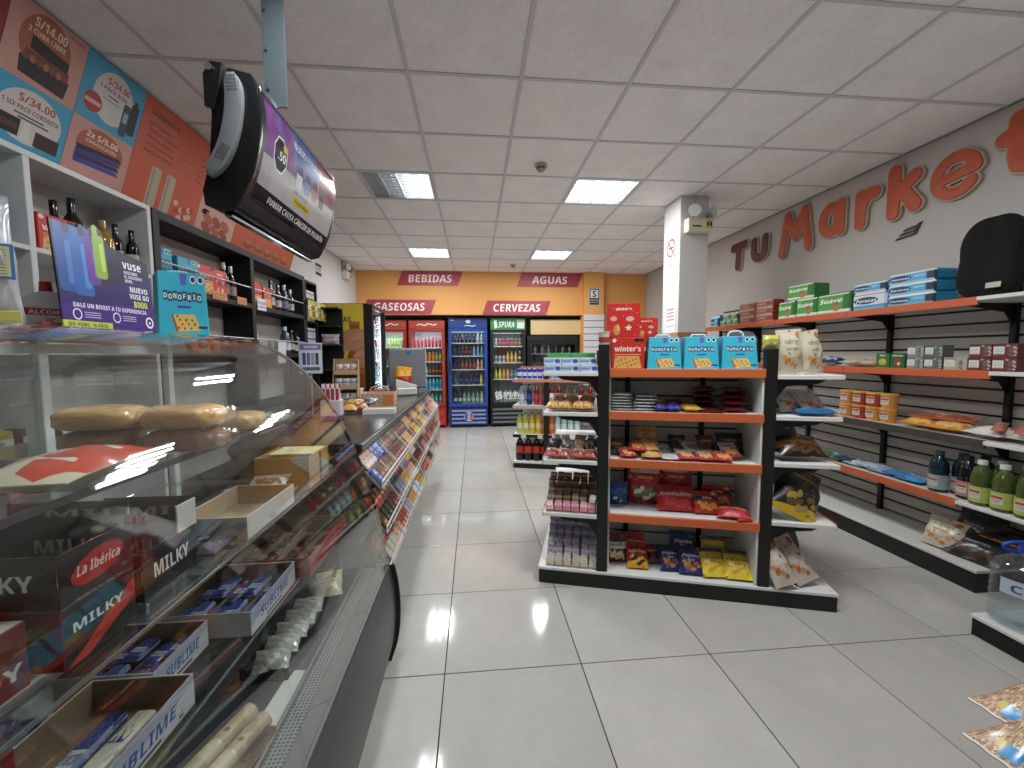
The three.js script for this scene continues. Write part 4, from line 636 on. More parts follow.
// ----- right side shelves of the near gondola
{
  const Y = [1.256, 1.04, 0.79, 0.47, 0.102];
  const sb = (kind, w, h, t, x, y, z, ry, tilt, rz, label, o = {}) => { const b = solo('chip_bag', pouch(w, h, t, 1 + Math.floor(rnd() * 5), o), pk(kind), label, 'chip bag', 'bags on the right side of the gondola'); const [a, c] = G1.w(x, z); put(b, a, y, c, G1.ry + ry, tilt, rz); return b; };
  sb('creambag', 0.135, 0.235, 0.07, 1.345, Y[0] + 0.006, -0.06, 0.15, -0.06, 0.06, 'cream chip bag, left one on the top right gondola shelf');
  sb('creambag', 0.12, 0.23, 0.07, 1.465, Y[0] + 0.006, -0.08, 0.35, -0.06, 0.16, 'cream chip bag, right one on the top right gondola shelf');
  sb('creamred', 0.16, 0.14, 0.06, 1.40, Y[1] + 0.01, -0.12, 0.2, -0.6, 0, 'cream bag leaning left on the second right gondola shelf');
  sb('creamred', 0.15, 0.15, 0.06, 1.50, Y[1] + 0.01, -0.10, 0.4, -0.7, 0.1, 'cream bag leaning right on the second right gondola shelf');
  const bl = solo('blue_packet', pouch(0.19, 0.09, 0.03, 3, { nx: 8, ny: 6 }), packMat('bluepacket', { bg: '#1f7fb8', low: '#1a5f90', text: 'Chips', tc: '#e6eef4', band: '#2a8fc8' }), 'flat blue packet on the second right gondola shelf', 'snack packet'); { const [a, b] = G1.w(1.47, -0.01); put(bl, a, Y[1] + 0.017, b, G1.ry + 0.05, -1.4); }
  const jar = thing('black_jar', 'small black and white jar at the back of the second shelf', 'jar'); G1.put(jar, 1.36, Y[1], -0.22);
  part('jar_body', lathe([[0, 0], [0.05, 0], [0.055, 0.01], [0.055, 0.09], [0.045, 0.1]], 18), M('#d0cfcc', 0.4), jar); part('jar_label', lathe([[0.0553, 0.025], [0.0557, 0.026], [0.0557, 0.075], [0.0553, 0.076]], 18), M('#1a1a1e', 0.4), jar); part('lid', cyl(0.048, 0.046, 0.03, 18).translate(0, 0.1, 0), M('#d9d8d4', 0.4), jar);
  sb('blackorange', 0.24, 0.16, 0.08, 1.42, Y[2] + 0.03, -0.04, 0.1, -1.0, 0, 'black coffee bag with orange band on the third right shelf');
  sb('black', 0.2, 0.22, 0.08, 1.37, Y[2] + 0.02, -0.18, 0.1, -0.4, 0, 'black bag slumped behind the orange banded one');
  sb('blackyellow', 0.26, 0.30, 0.12, 1.37, Y[3] + 0.03, -0.02, 0.35, -0.55, -0.55, 'black tortilla bag with yellow corner on the fourth right shelf', { sag: 0.5 });
  sb('creamred', 0.13, 0.25, 0.085, 1.345, Y[4] + 0.03, 0.015, 0.1, -0.6, 0.3, 'cream chip bag leaning left on the bottom right deck');
  sb('creamred', 0.13, 0.25, 0.085, 1.475, Y[4] + 0.03, -0.045, 0.1, -0.6, 0.42, 'cream chip bag leaning right on the bottom right deck');
  sb('black', 0.22, 0.28, 0.08, 1.43, Y[4] + 0.02, -0.2, 0.2, -0.3, 0.1, 'black bag standing behind the cream bags on the deck');
}
// ---------------------------------------------------------------- far gondola behind it
const G2 = new Frame(0.455, -4.85, -0.2865);
{
  const t = thing('gondola_shelf', 'farther white gondola with bottles, its left end showing past the near one', 'shelf'); G2.put(t, 0, 0, 0);
  const W = 1.6, D = 0.9;
  part('plinth', box(0.005, W, 0, 0.06, -D, 0, 0.002), BLACK, t);
  part('base_deck', box(0, W, 0.06, 0.085, -D, 0.004, 0.003), WHITELAM, t);
  part('post', box(0.37, 0.43, 0.085, 1.2, -0.05, 0, 0.003), BLACK, t); part('post', box(1.17, 1.23, 0.085, 1.2, -0.05, 0, 0.003), BLACK, t);
  for (let k = 0; k < 11; k++) part('slat', box(0.05, 1.55, 0.09 + k * 0.1, 0.09 + k * 0.1 + 0.089, -0.44, -0.424, 0.003), M('#d3d1cd', 0.55), t);
  for (const [y, m] of [[0.41, BLACK], [0.76, M('#b9aaa4', 0.5)], [1.075, M('#c9826a', 0.5)]]) {
    const s = part('shelf', box(0.0, W, y - 0.02, y, -0.42, 0, 0.002), WHITELAM, t);
    part('price_strip', box(0, W, y - 0.035, y + 0.003, 0.0005, 0.009, 0.001), m, s);
  }
  for (const [x, c] of [[0.13, '#d9d6c8'], [0.33, '#e0cf9a']]) part('price_tag', box(x - 0.03, x + 0.03, 0.37, 0.41, 0.01, 0.012, 0.0005), M(c, 0.5), t);
  const row = (spec, x0, x1, y, z, place, sc) => {
    const total = spec.reduce((a, s) => a + s[0], 0), st = (x1 - x0) / total; let n = 0;
    for (const [count, kind, body, label, cap, words] of spec) for (let i = 0; i < count; i++, n++) {
      const b = solo(kind === 'can' ? 'drink_can' : 'soda_bottle', bottleGeo(kind, body, label, cap), BOTTLEMAT, `${words} ${place}` + (count > 1 ? `, ${nth(i, count)} of its row` : ''), kind === 'can' ? 'can' : 'bottle', 'drinks on the far gondola');
      G2.put(b, x0 + st * (n + 0.5), y, z, rnd() * 3); b.scale.setScalar(sc);
    }
  };
  row([[4, 'big', '#1a0e0d', '#b63028', '#b02a26', 'cola bottle'], [2, 'tall', '#c9bd3a', '#d9d68a', '#3a7a38', 'lime yellow bottle'], [2, 'can', '#a8323a', '#d0b0a8', '#c9ccd0', 'red can']], 0.02, 0.85, 0.085, -0.08, 'on the far gondola bottom deck', 0.98);
  row([[2, 'tall', '#b9c04a', '#e0e0b0', '#4a8a3a', 'lime bottle'], [2, 'tall', '#d9b62c', '#e8d48a', '#c0381e', 'yellow bottle'], [2, 'tall', '#d9662a', '#e89a5a', '#c05020', 'orange bottle'], [4, 'tall', '#a9cfcf', '#d4e6e4', '#b9d6da', 'pale aqua bottle']], 0.03, 0.80, 0.41, -0.08, 'on the far gondola second shelf', 0.98);
  row([[1, 'tall', '#9fb3c4', '#d4dde4', '#3a62b0', 'clear sports bottle'], [1, 'tall', '#1f2d5a', '#3a58a8', '#24366e', 'navy sports bottle'], [4, 'tall', '#b0202c', '#c9505a', '#d9802c', 'red sports bottle'], [2, 'soda', '#6c7f4a', '#d9d6b8', '#c05020', 'small olive bottle'], [2, 'tall', '#a8202c', '#c4484e', '#4a8a3a', 'red bottle with green cap']], 0.05, 0.95, 0.76, -0.1, 'on the far gondola third shelf', 0.95);
  row([[6, 'can', '#2140a8', '#c9d2e8', '#aeb6c4', 'blue can'], [3, 'can', '#3d8fc4', '#dfe8ee', '#c9ccd0', 'sky blue can']], 0.04, 0.6, 1.075, -0.06, 'on the far gondola top shelf', 0.85);
  const cb = boxMat('cerealbox', { bg: '#b8443c', side: '#4f8a4a', lid: '#cfc9b8', draw: (c, W, Hh) => { rect(c, 0, 0, W, Hh, '#c9c2b4'); rect(c, 0, 0, W, Hh * 0.4, '#b0423c'); fitText(c, 'Avena', W / 2, Hh * 0.62, W * 0.8, 60, '#3f6a3a'); } });
  for (let i = 0; i < 4; i++) { const o = solo('cereal_box', cbox(0.16, 0.14, 0.05, 0.002, { print: 1 }), cb, `red and cream box behind the cans on far gondola, ${nth(i, 4)}`, 'box', 'boxes on the far gondola'); G2.put(o, 0.14 + i * 0.17, 1.075, -0.2); }
}
// ---------------------------------------------------------------- curved glass display counter
const CASE_PROFILE = (() => {
  const p = [[-0.392, 0.445], [-0.408, 0.56], [-0.433, 0.70], [-0.467, 0.83], [-0.515, 0.965], [-0.572, 1.095], [-0.645, 1.222], [-0.735, 1.328], [-0.84, 1.402], [-0.95, 1.437], [-1.06, 1.447]];
  return new THREE.CatmullRomCurve3(p.map(([x, y]) => new THREE.Vector3(x, y, 0))).getPoints(40);
})();
const Z1 = -1.80, Z0 = 0.42, XBK = -1.25;               // far end, near end, back plane of the case
function ribbon(pts, th, z0, z1, side = -1) {            // a bent sheet of thickness th along z
  const out = pts.map((p) => [p.x, p.y]), inn = pts.map((p, i) => { const a = pts[Math.max(0, i - 1)], b = pts[Math.min(pts.length - 1, i + 1)]; const dx = b.x - a.x, dy = b.y - a.y, l = Math.hypot(dx, dy); return [p.x + side * dy / l * th, p.y - side * dx / l * th]; });
  return toCreasedNormals(slab([...out, ...inn.reverse()], z1 - z0).translate(0, 0, z0), 0.6);
}
{
  const t = thing('display_counter', 'long curved glass display counter filled with sweets and bread', 'display case');
  const grey = M('#4a4c4f', 0.42, 0.5), st = M('#aeb2b4', 0.35, 0.85);
  for (const [a, b] of [[Z1 + 0.012, -0.905], [-0.899, 0.1], [0.106, Z0]]) part('curved_glass', ribbon(CASE_PROFILE, 0.006, a, b, 1), GLASS, t);
  part('top_glass', box(XBK, -1.055, 1.440, 1.447, Z1 + 0.01, Z0, 0.001), GLASS, t);
  part('top_rail', box(XBK - 0.02, XBK + 0.012, 1.415, 1.452, Z1, Z0, 0.004), M('#c9ccce', 0.35, 0.6), t);
  // far end pane with its dark seal
  const endPts = [...CASE_PROFILE.map((p) => [p.x, p.y]), [XBK, 1.447], [XBK, 0.445]];
  part('end_glass', slab(endPts, 0.006).translate(0, 0, Z1 + 0.002), GLASS, t);
  part('edge_seal', ribbon(CASE_PROFILE, 0.009, Z1 - 0.002, Z1 + 0.012, -1), M('#191a1b', 0.5), t, 'black rubber seal round the end pane');
  // lower body: bulging front panel
  const low = new THREE.CatmullRomCurve3([[-0.392, 0.44], [-0.376, 0.35], [-0.371, 0.22], [-0.385, 0.1], [-0.418, 0.0]].map(([x, y]) => new THREE.Vector3(x, y, 0))).getPoints(16);
  part('front_panel', ribbon(low, 0.012, Z1 + 0.015, Z0, -1), grey, t);
  part('end_trim', ribbon(low, 0.03, Z1, Z1 + 0.014, -1), BLACK, t);
  part('end_panel', slab([...low.map((p) => [p.x - 0.02, p.y]), [XBK, 0.0], [XBK, 0.44]], 0.02).translate(0, 0, Z1 + 0.001), M('#3a3c3e', 0.5), t);
  part('ledge', box(-0.442, -0.388, 0.428, 0.446, Z1 + 0.02, Z0, 0.003), st, t);
  const hole = canvasTex(64, 64, (c) => { rect(c, 0, 0, 64, 64, '#a4a8aa'); for (let i = 0; i < 4; i++) for (let j = 0; j < 4; j++) disc(c, 8 + i * 16, 8 + j * 16, 4.6, '#2c2e30'); }, true); hole.wrapS = hole.wrapT = THREE.RepeatWrapping;
  part('air_grille', box(-0.492, -0.444, 0.43, 0.444, Z1 + 0.02, Z0, 0.002, { m: 25 }), TM(hole, 0.4, { metalness: 0.5 }), t, 'perforated steel air grille');
  part('inner_rim', box(-0.502, -0.494, 0.42, 0.452, Z1 + 0.02, Z0, 0.002), st, t);
  part('deck', box(XBK + 0.01, -0.503, 0.40, 0.43, Z1 + 0.02, Z0, 0.002), M('#6f7477', 0.28, 0.7), t);
  // back: white framed sliding doors
  const wf = M('#d4d6d6', 0.45);
  for (const z of [-1.78, -1.29, -0.80, -0.31, 0.18]) part('back_post', box(XBK, XBK + 0.025, 0.44, 1.42, z - 0.014, z + 0.014, 0.002), wf, t);
  for (const y of [0.455, 1.395]) part('back_rail', box(XBK, XBK + 0.022, y - 0.014, y + 0.014, Z1 + 0.02, Z0, 0.002), wf, t);
  for (const [a, b] of [[-1.765, -1.305], [-1.275, -0.815], [-0.785, -0.325], [-0.295, 0.165]]) part('back_door', box(XBK + 0.006, XBK + 0.011, 0.47, 1.38, a, b, 0), GLASS, t);
  part('back_skirt', box(XBK, XBK + 0.02, 0, 0.44, Z1 + 0.02, Z0, 0.002), M('#b9bbbb', 0.5), t);
  // glass shelves with a bright front edge
  for (const [y, xf] of [[1.14, -0.685], [0.885, -0.597], [0.62, -0.600]]) {
    const s = part('glass_shelf', box(XBK + 0.03, xf, y - 0.008, y, Z1 + 0.03, Z0 - 0.02, 0.001), GLASS, t);
    part('shelf_edge', box(xf, xf + (y > 1 ? 0.007 : 0.003), y - (y > 1 ? 0.013 : 0.008), y, Z1 + 0.03, Z0 - 0.02, 0.0005), y > 1 ? M('#4d5254', 0.35, 0.4) : M('#5d6866', 0.2), s);
    for (const z of [-1.7, -0.85, 0.0]) part('shelf_bracket', box(XBK + 0.03, xf - 0.06, y - 0.028, y - 0.009, z - 0.004, z + 0.004, 0.001), st, s);
  }
}
// ---------------------------------------------------------------- bread on the top glass shelf
{
  const crust = TM(noiseTex(128, [214, 172, 116], 0.16, [5, 14, 50], 91), 0.45, { clearcoat: 0.8, clearcoatRoughness: 0.15 }), crust2 = TM(noiseTex(128, [168, 118, 82], 0.16, [5, 14, 50], 17), 0.45, { clearcoat: 0.8, clearcoatRoughness: 0.15 });
  const loaf = (L, W, Hh, seed) => {
    const g = new THREE.SphereGeometry(1, 28, 16), p = g.attributes.position;
    for (let i = 0; i < p.count; i++) {
      const x = p.getX(i), y = p.getY(i), z = p.getZ(i), s = (v, e) => Math.sign(v) * Math.pow(Math.abs(v), e);
      const n = 1 + 0.035 * Math.sin(x * 6 + seed) * Math.sin(z * 5 + seed * 2) + 0.02 * Math.sin(x * 17 + seed * 3 + y * 9);
      p.setXYZ(i, s(x, 0.55) * L / 2 * n, (y < 0 ? s(y, 0.45) * 0.42 : s(y, 0.7) * 0.58) * Hh * n + Hh * 0.42, s(z, 0.6) * W / 2 * n);
    }
    g.computeVertexNormals(); return g;
  };
  const film = new THREE.MeshPhysicalMaterial({ color: '#ffffff', roughness: 0.12, transmission: 1, thickness: 0 });
  const B = (x, y, z, L, s, m, lab, ry = 0) => {
    const t = thing('bread_loaf', lab, 'bread', 'wrapped bread loaves'); put(t, x, y, z, ry);
    part('loaf', loaf(L, 0.12, 0.056, s), m, t);
    const k = part('wrapper_knot', new THREE.SphereGeometry(1, 14, 8), film, t, 'twisted clear film end'); { const p = k.geometry.attributes.position; for (let i = 0; i < p.count; i++) { const a = Math.atan2(p.getY(i), p.getZ(i)), f = 1 + 0.35 * Math.sin(a * 7) + 0.2 * Math.sin(p.getX(i) * 9); p.setXYZ(i, p.getX(i) * 0.02 + L / 2 + 0.008, p.getY(i) * 0.022 * f + 0.03, p.getZ(i) * 0.04 * f); } k.geometry.computeVertexNormals(); }
    return t;
  };
  B(-0.895, 1.141, -1.08, 0.18, 1, crust2, 'darker wrapped bread loaf under the left one on the glass shelf');
  B(-0.712, 1.141, -1.08, 0.165, 4, crust2, 'darker wrapped bread loaf under the right one on the glass shelf');
  B(-0.895, 1.197, -1.075, 0.19, 2, crust, 'pale wrapped bread loaf lying on top at the left');
  B(-0.712, 1.197, -1.075, 0.17, 3, crust, 'pale wrapped bread loaf lying on top at the right');
  B(-0.765, 1.141, -1.36, 0.19, 5, crust, 'golden wrapped bread loaf lying farther along the glass shelf');
  const rp = solo('bread_bag', pouch(0.15, 0.26, 0.055, 2, { soft: 0.4, sag: 0 }), TM(canvasTex(128, 256, (c, W, Hh) => { rect(c, 0, 0, W, Hh, '#d9cdb2'); poly(c, [[40, 0], [128, 0], [128, 200], [90, 250], [60, 230]], '#cf4a34'); rect(c, 50, 60, 60, 16, '#e8ddd0'); rect(c, 52, 170, 50, 12, '#d9d4cc'); poly(c, [[0, 0], [40, 0], [34, 60], [0, 80]], '#d9b46a'); }), 0.3, { clearcoat: 0.6 }), 'orange and cream packaged bread lying flat before the loaves', 'bread'); put(rp, -0.722, 1.171, -0.685, 0.2, -Math.PI / 2);
  const dp = solo('bread_bag', pouch(0.13, 0.24, 0.04, 3, { soft: 0.4, sag: 0 }), packMat('navypack', { bg: '#2a2a3c', band: '#cfd2d6', text: 'PAN', tc: '#3a3a55', low: '#8e2f3a' }), 'navy striped packaged bread lying left of the orange one', 'bread'); put(dp, -0.915, 1.162, -0.66, 0.3, -Math.PI / 2);
  // boxes standing along the back of the shelf
  ['#8a3f48', '#4f6a4a', '#b9b4a4', '#6a7a8a', '#a88a6a'].forEach((c, i) => { const o = solo('small_carton', cbox(0.035, 0.10, 0.085, 0.002, { print: 1 }), boxMat('small' + i, { bg: c, side: c, band: '#d0ccc2', text: ['Te', 'Mate', 'Anís', 'Café', 'Coca'][i], tc: '#333' }), `small ${['maroon', 'green', 'cream', 'blue grey', 'tan'][i]} carton at the back of the top glass shelf`, 'box', 'small cartons behind the bread'); put(o, -1.05, 1.141, -0.5 - i * 0.095, Math.PI / 2 * 0); });
}
// ---------------------------------------------------------------- cartons and trays of sweets
function openTray(w, h, d, th, front) {                    // an open carton: base and four walls; front = height of the +x wall as a share
  const f = front ?? 1;
  return [box(-w / 2, w / 2, 0, th, -d / 2, d / 2, 0.0005), box(-w / 2, -w / 2 + th, th, h, -d / 2, d / 2, 0.0005), box(w / 2 - th, w / 2, th, h * f, -d / 2, d / 2, 0.0005), box(-w / 2 + th, w / 2 - th, th, h, -d / 2, -d / 2 + th, 0.0005), box(-w / 2 + th, w / 2 - th, th, h, d / 2 - th, d / 2, 0.0005)];
}
{
  const S2 = 0.8855, S3 = 0.6205, DK = 0.431;
  const milky = (seed, red) => canvasTex(384, 200, (c, W, Hh) => {
    // sides 0.6..0.85 carry the large face along z, fronts 0..0.6 the face towards the camera
    rect(c, 0, 0, W, Hh, '#17161a');
    const F = (x, w) => { c.save(); c.beginPath(); c.rect(x, 0, w, Hh); c.clip(); rect(c, x, 0, w, Hh, '#1a191c'); if (red) poly(c, [[x, Hh], [x + w, Hh * 0.15], [x + w, Hh * 0.5], [x + w * 0.25, Hh]], '#b8322a'); if (red) fitText(c, 'MILKY', x + w * 0.45, Hh * 0.4, w * 0.7, 42, '#e2e0dc'); else { oval(c, x + w / 2, Hh * 0.5, w * 0.42, Hh * 0.3, '#b22a2a', -0.2); fitText(c, 'La Ibérica', x + w / 2, Hh * 0.5, w * 0.7, 34, '#e6d8d0', 'center', 'italic bold'); } c.restore(); };
    F(W * 0.6, W * 0.25); c.save(); rect(c, 0, 0, W * 0.6, Hh, red ? '#7a1f22' : '#1c1b1e'); fitText(c, red ? 'MILKY' : 'MILKY', W * 0.3, Hh * 0.35, W * 0.45, 44, '#dedcd8'); if (red) disc(c, W * 0.2, Hh * 0.7, 26, '#1d2a30'); else poly(c, [[0, 120], [40, 90], [70, 200], [0, 200]], '#a8352a'); c.restore(); rect(c, W * 0.85, 0, W * 0.15, Hh, red ? '#8a2a2a' : '#c9c5bd');
  });
  const mRed = TM(milky(1, true), 0.4), mOval = TM(milky(2, false), 0.4);
  const b1 = solo('chocolate_box', cbox(0.20, 0.10, 0.135, 0.002, { print: 1 }), mRed, 'red and black chocolate box, lower of the stack in the glass counter', 'box', 'chocolate boxes in the counter'); put(b1, -0.732, S2, -0.725);
  const openBox = (name, w, h, d, mat, label, x, y, z, inside, backH) => {
    const t = thing(name, label, 'box', 'chocolate boxes in the counter'); put(t, x, y, z);
    const walls = openTray(w, h, d, 0.003);
    ['base', 'wall', 'wall', 'wall', 'wall'].forEach((n, k) => part(n, n === 'base' ? cbox(w, 0.003, d, 0.0005) : walls[k], k === 2 && inside ? inside : mat, t));
    if (backH) part('display_back', box(-w / 2, w / 2, h, backH, -d / 2, -d / 2 + 0.003, 0.0005, { print: 1 }), mat, t);
    return t;
  };
  const wallMat = (txt, bg, tc, oval_) => TM(canvasTex(256, 128, (c, W, Hh) => { rect(c, 0, 0, W, Hh, bg); if (oval_) { oval(c, W / 2, Hh * 0.5, W * 0.36, Hh * 0.3, '#b22a2a', -0.15); fitText(c, txt, W / 2, Hh / 2, W * 0.6, 36, tc, 'center', 'italic bold'); } else fitText(c, txt, W / 2, Hh / 2, W * 0.7, 56, tc); }), 0.42);
  const liner = M('#8e7a62', 0.75), kraft = M('#b39a78', 0.8), whitecard = M('#cfcdc8', 0.65);
  openBox('chocolate_box', 0.20, 0.085, 0.135, wallMat('MILKY', '#1b191b', '#e0ded8'), 'black open chocolate box with a red oval on its side', -0.732, S2 + 0.1005, -0.725, wallMat('La Ibérica', '#19181b', '#e8d8d2', true), 0.125);
  for (let i = 0; i < 5; i++) { const o = solo('chocolate_bar', cbox(0.03, 0.014, 0.10, 0.003), M(['#26201e', '#3a2420', '#5a1f20'][i % 3], 0.35), `dark chocolate bar in the open oval box, ${nth(i, 5)}`, 'chocolate', 'bars in the oval box'); put(o, -0.80 + i * 0.034, S2 + 0.105 + (i % 2) * 0.003, -0.725); }
  openBox('chocolate_box', 0.19, 0.10, 0.155, wallMat('MILKY', '#1b191b', '#e0ded8'), 'black open chocolate box with a white flap beside the stack', -0.748, S2, -0.915, null, 0.165);
  { const f = solo('carton_flap', box(-0.002, 0.002, 0, 0.06, -0.03, 0.03, 0.0005), whitecard, 'white cardboard flap standing on the open black box corner', 'flap'); put(f, -0.651, S2 + 0.1, -0.962); }
  for (let i = 0; i < 4; i++) { const o = solo('chocolate_bar', cbox(0.035, 0.02, 0.12, 0.004), M(['#7a2024', '#8e2a2c'][i % 2], 0.3), `dark red chocolate bar in the white flapped black box, ${nth(i, 4)}`, 'chocolate', 'bars in the flapped black box'); put(o, -0.81 + i * 0.04, S2 + 0.004, -0.915); }
  const maroon = TM(canvasTex(384, 200, (c, W, Hh) => { rect(c, 0, 0, W, Hh, '#6e1d20'); fitText(c, 'CANDY', W * 0.725, Hh * 0.68, W * 0.22, 60, '#d9c9c2'); oval(c, W * 0.7, Hh * 0.25, 30, 16, '#b83a2a'); rect(c, W * 0.85, 0, W * 0.15, Hh, '#cfcbc4'); fitText(c, 'CANDY', W * 0.3, Hh * 0.5, W * 0.4, 60, '#d9c9c2'); }), 0.42);
  { const o = solo('candy_box', cbox(0.2, 0.10, 0.17, 0.002, { print: 1 }), maroon, 'maroon CANDY box with a pale lid nearest the viewer', 'box', 'chocolate boxes in the counter'); put(o, -0.764, S2, -0.556); }
  { const o = solo('candy_box', cbox(0.2, 0.13, 0.2, 0.002, { print: 1 }), boxMat('plainred', { bg: '#7a2422', side: '#842a24', lid: '#8a7260' }), 'plain red carton on the lower glass shelf nearest the viewer', 'box', 'chocolate boxes in the counter'); put(o, -0.86, S3, -0.60); }
  // white tray with kraft inside
  {
    const t = thing('cardboard_tray', 'empty white cardboard tray with a brown inside on the middle glass shelf', 'tray'); put(t, -0.688, S2, -1.245);
    const w = 0.178, h = 0.064, d = 0.28; const wl = openTray(w, h, d, 0.003);
    part('base', wl[0], kraft, t); for (let k = 1; k < 5; k++) part('wall', wl[k], whitecard, t);
    part('liner', box(-w / 2 + 0.003, -w / 2 + 0.0045, 0.004, h - 0.001, -d / 2 + 0.003, d / 2 - 0.003, 0), kraft, t); part('liner', box(-w / 2 + 0.005, w / 2 - 0.005, 0.004, h - 0.001, -d / 2 + 0.003, -d / 2 + 0.0045, 0), kraft, t); part('liner', box(w / 2 - 0.0045, w / 2 - 0.003, 0.004, h - 0.001, -d / 2 + 0.005, d / 2 - 0.003, 0), kraft, t); part('liner', box(-w / 2 + 0.005, w / 2 - 0.005, 0.004, h - 0.001, d / 2 - 0.0045, d / 2 - 0.003, 0), kraft, t);
  }
  const pnav = packMat('purplepack', { bg: '#2c2438', band: '#4a4058', text: 'III', tc: '#d9d4dc', pic: '#6a5a70' });
  { const o = solo('wafer_pack', pouch(0.12, 0.10, 0.03, 2, { soft: 0.4, sag: 0 }), pnav, 'dark purple wafer pack lying before the white tray', 'wafer pack'); put(o, -0.68, S2 + 0.016, -1.0, 0, -Math.PI / 2); }
  const rowbar = packMat('rowbar', { bg: '#4a2a2e', band: '#c9ccd6', text: 'SNICK', tc: '#2c3a80', pic: '#6a3a2a', n: 3 });
  for (let i = 0; i < 6; i++) { const o = solo('chocolate_bar', cbox(0.034, 0.03, 0.10, 0.005), rowbar, `brown and white chocolate bar in a row behind the tray, ${nth(i, 6)}`, 'chocolate', 'row of bars behind the white tray'); put(o, -0.84 + i * 0.038, S2, -1.455, 0.1); }
  { const o = solo('snack_bag', pouch(0.12, 0.10, 0.03, 4), packMat('greybag', { bg: '#a8a39c', band: '#7a4a48', text: 'mani', tc: '#e8e2da', pic: '#6a4a3a' }), 'grey snack bag lying on the row of bars', 'snack bag'); put(o, -0.70, S2 + 0.047, -1.41, 0.2, -1.45); }
  {
    const t = thing('cardboard_tray', 'brown kraft carton standing at the far end of the middle shelf', 'tray'); put(t, -0.70, S2, -1.63);
    const wl = openTray(0.19, 0.115, 0.2, 0.003); part('base', wl[0], kraft, t); for (let k = 1; k < 5; k++) part('wall', wl[k], M('#a98d5e', 0.75), t);
    part('lid_flap', box(-0.07, 0.09, 0.1155, 0.118, -0.08, 0.05, 0.0005), M('#d8cf9c', 0.6), t); part('tape', box(0.0952, 0.0958, 0.0, 0.115, -0.02, 0.0, 0), BLACK, t);
  }
  // blue and white chocolate trays on the lower shelf
  const subl = TM(canvasTex(256, 96, (c, W, Hh) => { rect(c, 0, 0, W, Hh, '#c4c8cf'); poly(c, [[0, 0], [W, 0], [W, 26], [0, 60]], '#9fa8b8'); fitText(c, 'SUBLIME', W * 0.5, Hh * 0.52, W * 0.62, 50, '#2f4f9a', 'center', 'bold', -0.15); rect(c, W * 0.3, Hh * 0.82, W * 0.35, 8, '#46464e'); }), 0.45);
  const barTex = packMat('sublbar', { bg: '#2b3f86', band: '#cdd2d8', text: 'SUBLIME', tc: '#24346f', pic: '#46589c', n: 4, low: '#1f2f6a' }), barTex2 = packMat('sublpale', { bg: '#c6c8b4', band: '#2b3f86', bandAt: 0.55, text: '', pic: '#d6d4be' });
  const trays = [[-0.711, -0.757, 0.2, 0.275, 'nearest blue lettered chocolate tray with a brown inside and few bars left'], [-0.797, -0.992, 0.2, 0.18, 'second blue lettered chocolate tray, full of blue bars'], [-0.727, -1.238, 0.25, 0.27, 'third blue and white chocolate tray farther along'], [-0.705, -1.58, 0.29, 0.38, 'red rimmed tray of sweets at the far end of the lower shelf']];
  trays.forEach(([x, z, w, d, lab], n) => {
    const t = thing('chocolate_tray', lab, 'tray', 'trays on the lower glass shelf'); put(t, x, S3, z);
    const h = 0.07, wl = openTray(w, h, d, 0.003); const face = n === 3 ? M('#9a2c2a', 0.5) : subl;
    part('base', wl[0], liner, t); part('wall', wl[1], n === 3 ? face : whitecard, t); part('front_wall', wl[2], face, t, n === 3 ? undefined : 'white tray front with blue lettering'); part('wall', wl[3], n === 3 ? face : whitecard, t); part('wall', wl[4], n === 3 ? face : whitecard, t);
    part('liner', box(-w / 2 + 0.003, -w / 2 + 0.0045, 0.004, h - 0.001, -d / 2 + 0.003, d / 2 - 0.003, 0), liner, t); part('liner', box(-w / 2 + 0.005, w / 2 - 0.005, 0.004, h - 0.001, -d / 2 + 0.003, -d / 2 + 0.0045, 0), liner, t);
    const cols = [3, 4, 5, 4][n], rows = [1, 2, 2, 3][n];
    for (let r = 0; r < rows; r++) for (let i = 0; i < cols; i++) {
      const pale = n === 0 && i === 1;
      const o = solo('chocolate_bar', cbox(0.038, 0.02, n === 0 ? 0.17 : d / rows * 0.82, 0.005), n === 3 ? pk(['darkred', 'brown', 'choc'][(i + r) % 3]) : pale ? barTex2 : barTex, `${n === 3 ? 'brown wrapped' : pale ? 'pale cream' : 'blue wrapped'} bar in the ${['nearest', 'second', 'third', 'red rimmed'][n]} tray, ${ORD[r]} row, ${nth(i, cols)}`, 'chocolate', 'bars in the counter trays');
      put(o, x - w / 2 + (n === 0 ? 0.075 : 0.03) + i * (w - (n === 0 ? 0.09 : 0.055)) / Math.max(1, cols - 1) * 0.92, S3 + 0.004 + (n === 1 || n === 2 ? 0.014 * (i % 2) : 0), z - d / 2 + (n === 0 ? d * 0.42 : (r + 0.5) * d / rows), rr(-0.08, 0.08));
    }
  });
  for (let i = 0; i < 3; i++) { const o = solo('chocolate_bar', cbox(0.04, 0.02, 0.14, 0.005), barTex, `loose blue bar behind the nearest tray, ${nth(i, 3)}`, 'chocolate', 'loose bars behind the trays'); put(o, -0.93 + i * 0.045, S3, -0.80, 0.25); }
  // things on the deck beside the grille
  const waf = packMat('wafbeige', { bg: '#b8a68a', band: '#cbbda2', text: '', pic: '#a8936f', n: 3 });
  for (let i = 0; i < 2; i++) { const o = solo('wafer_stick', rod([0, 0.022, -0.1], [0, 0.022, 0.1], 0.022, 14), waf, `beige wrapped wafer stick on the deck, ${i ? 'nearer the grille' : 'farther in'}`, 'wafer', 'wafer sticks on the deck'); put(o, -0.615 + i * 0.048, DK, -0.96 + i * 0.03, -0.28); }
  { const o = solo('wafer_pack', cbox(0.03, 0.035, 0.2, 0.006), pk('brown'), 'brown wafer pack lying beside the beige sticks', 'wafer pack'); put(o, -0.527, DK, -0.9, -0.2); }
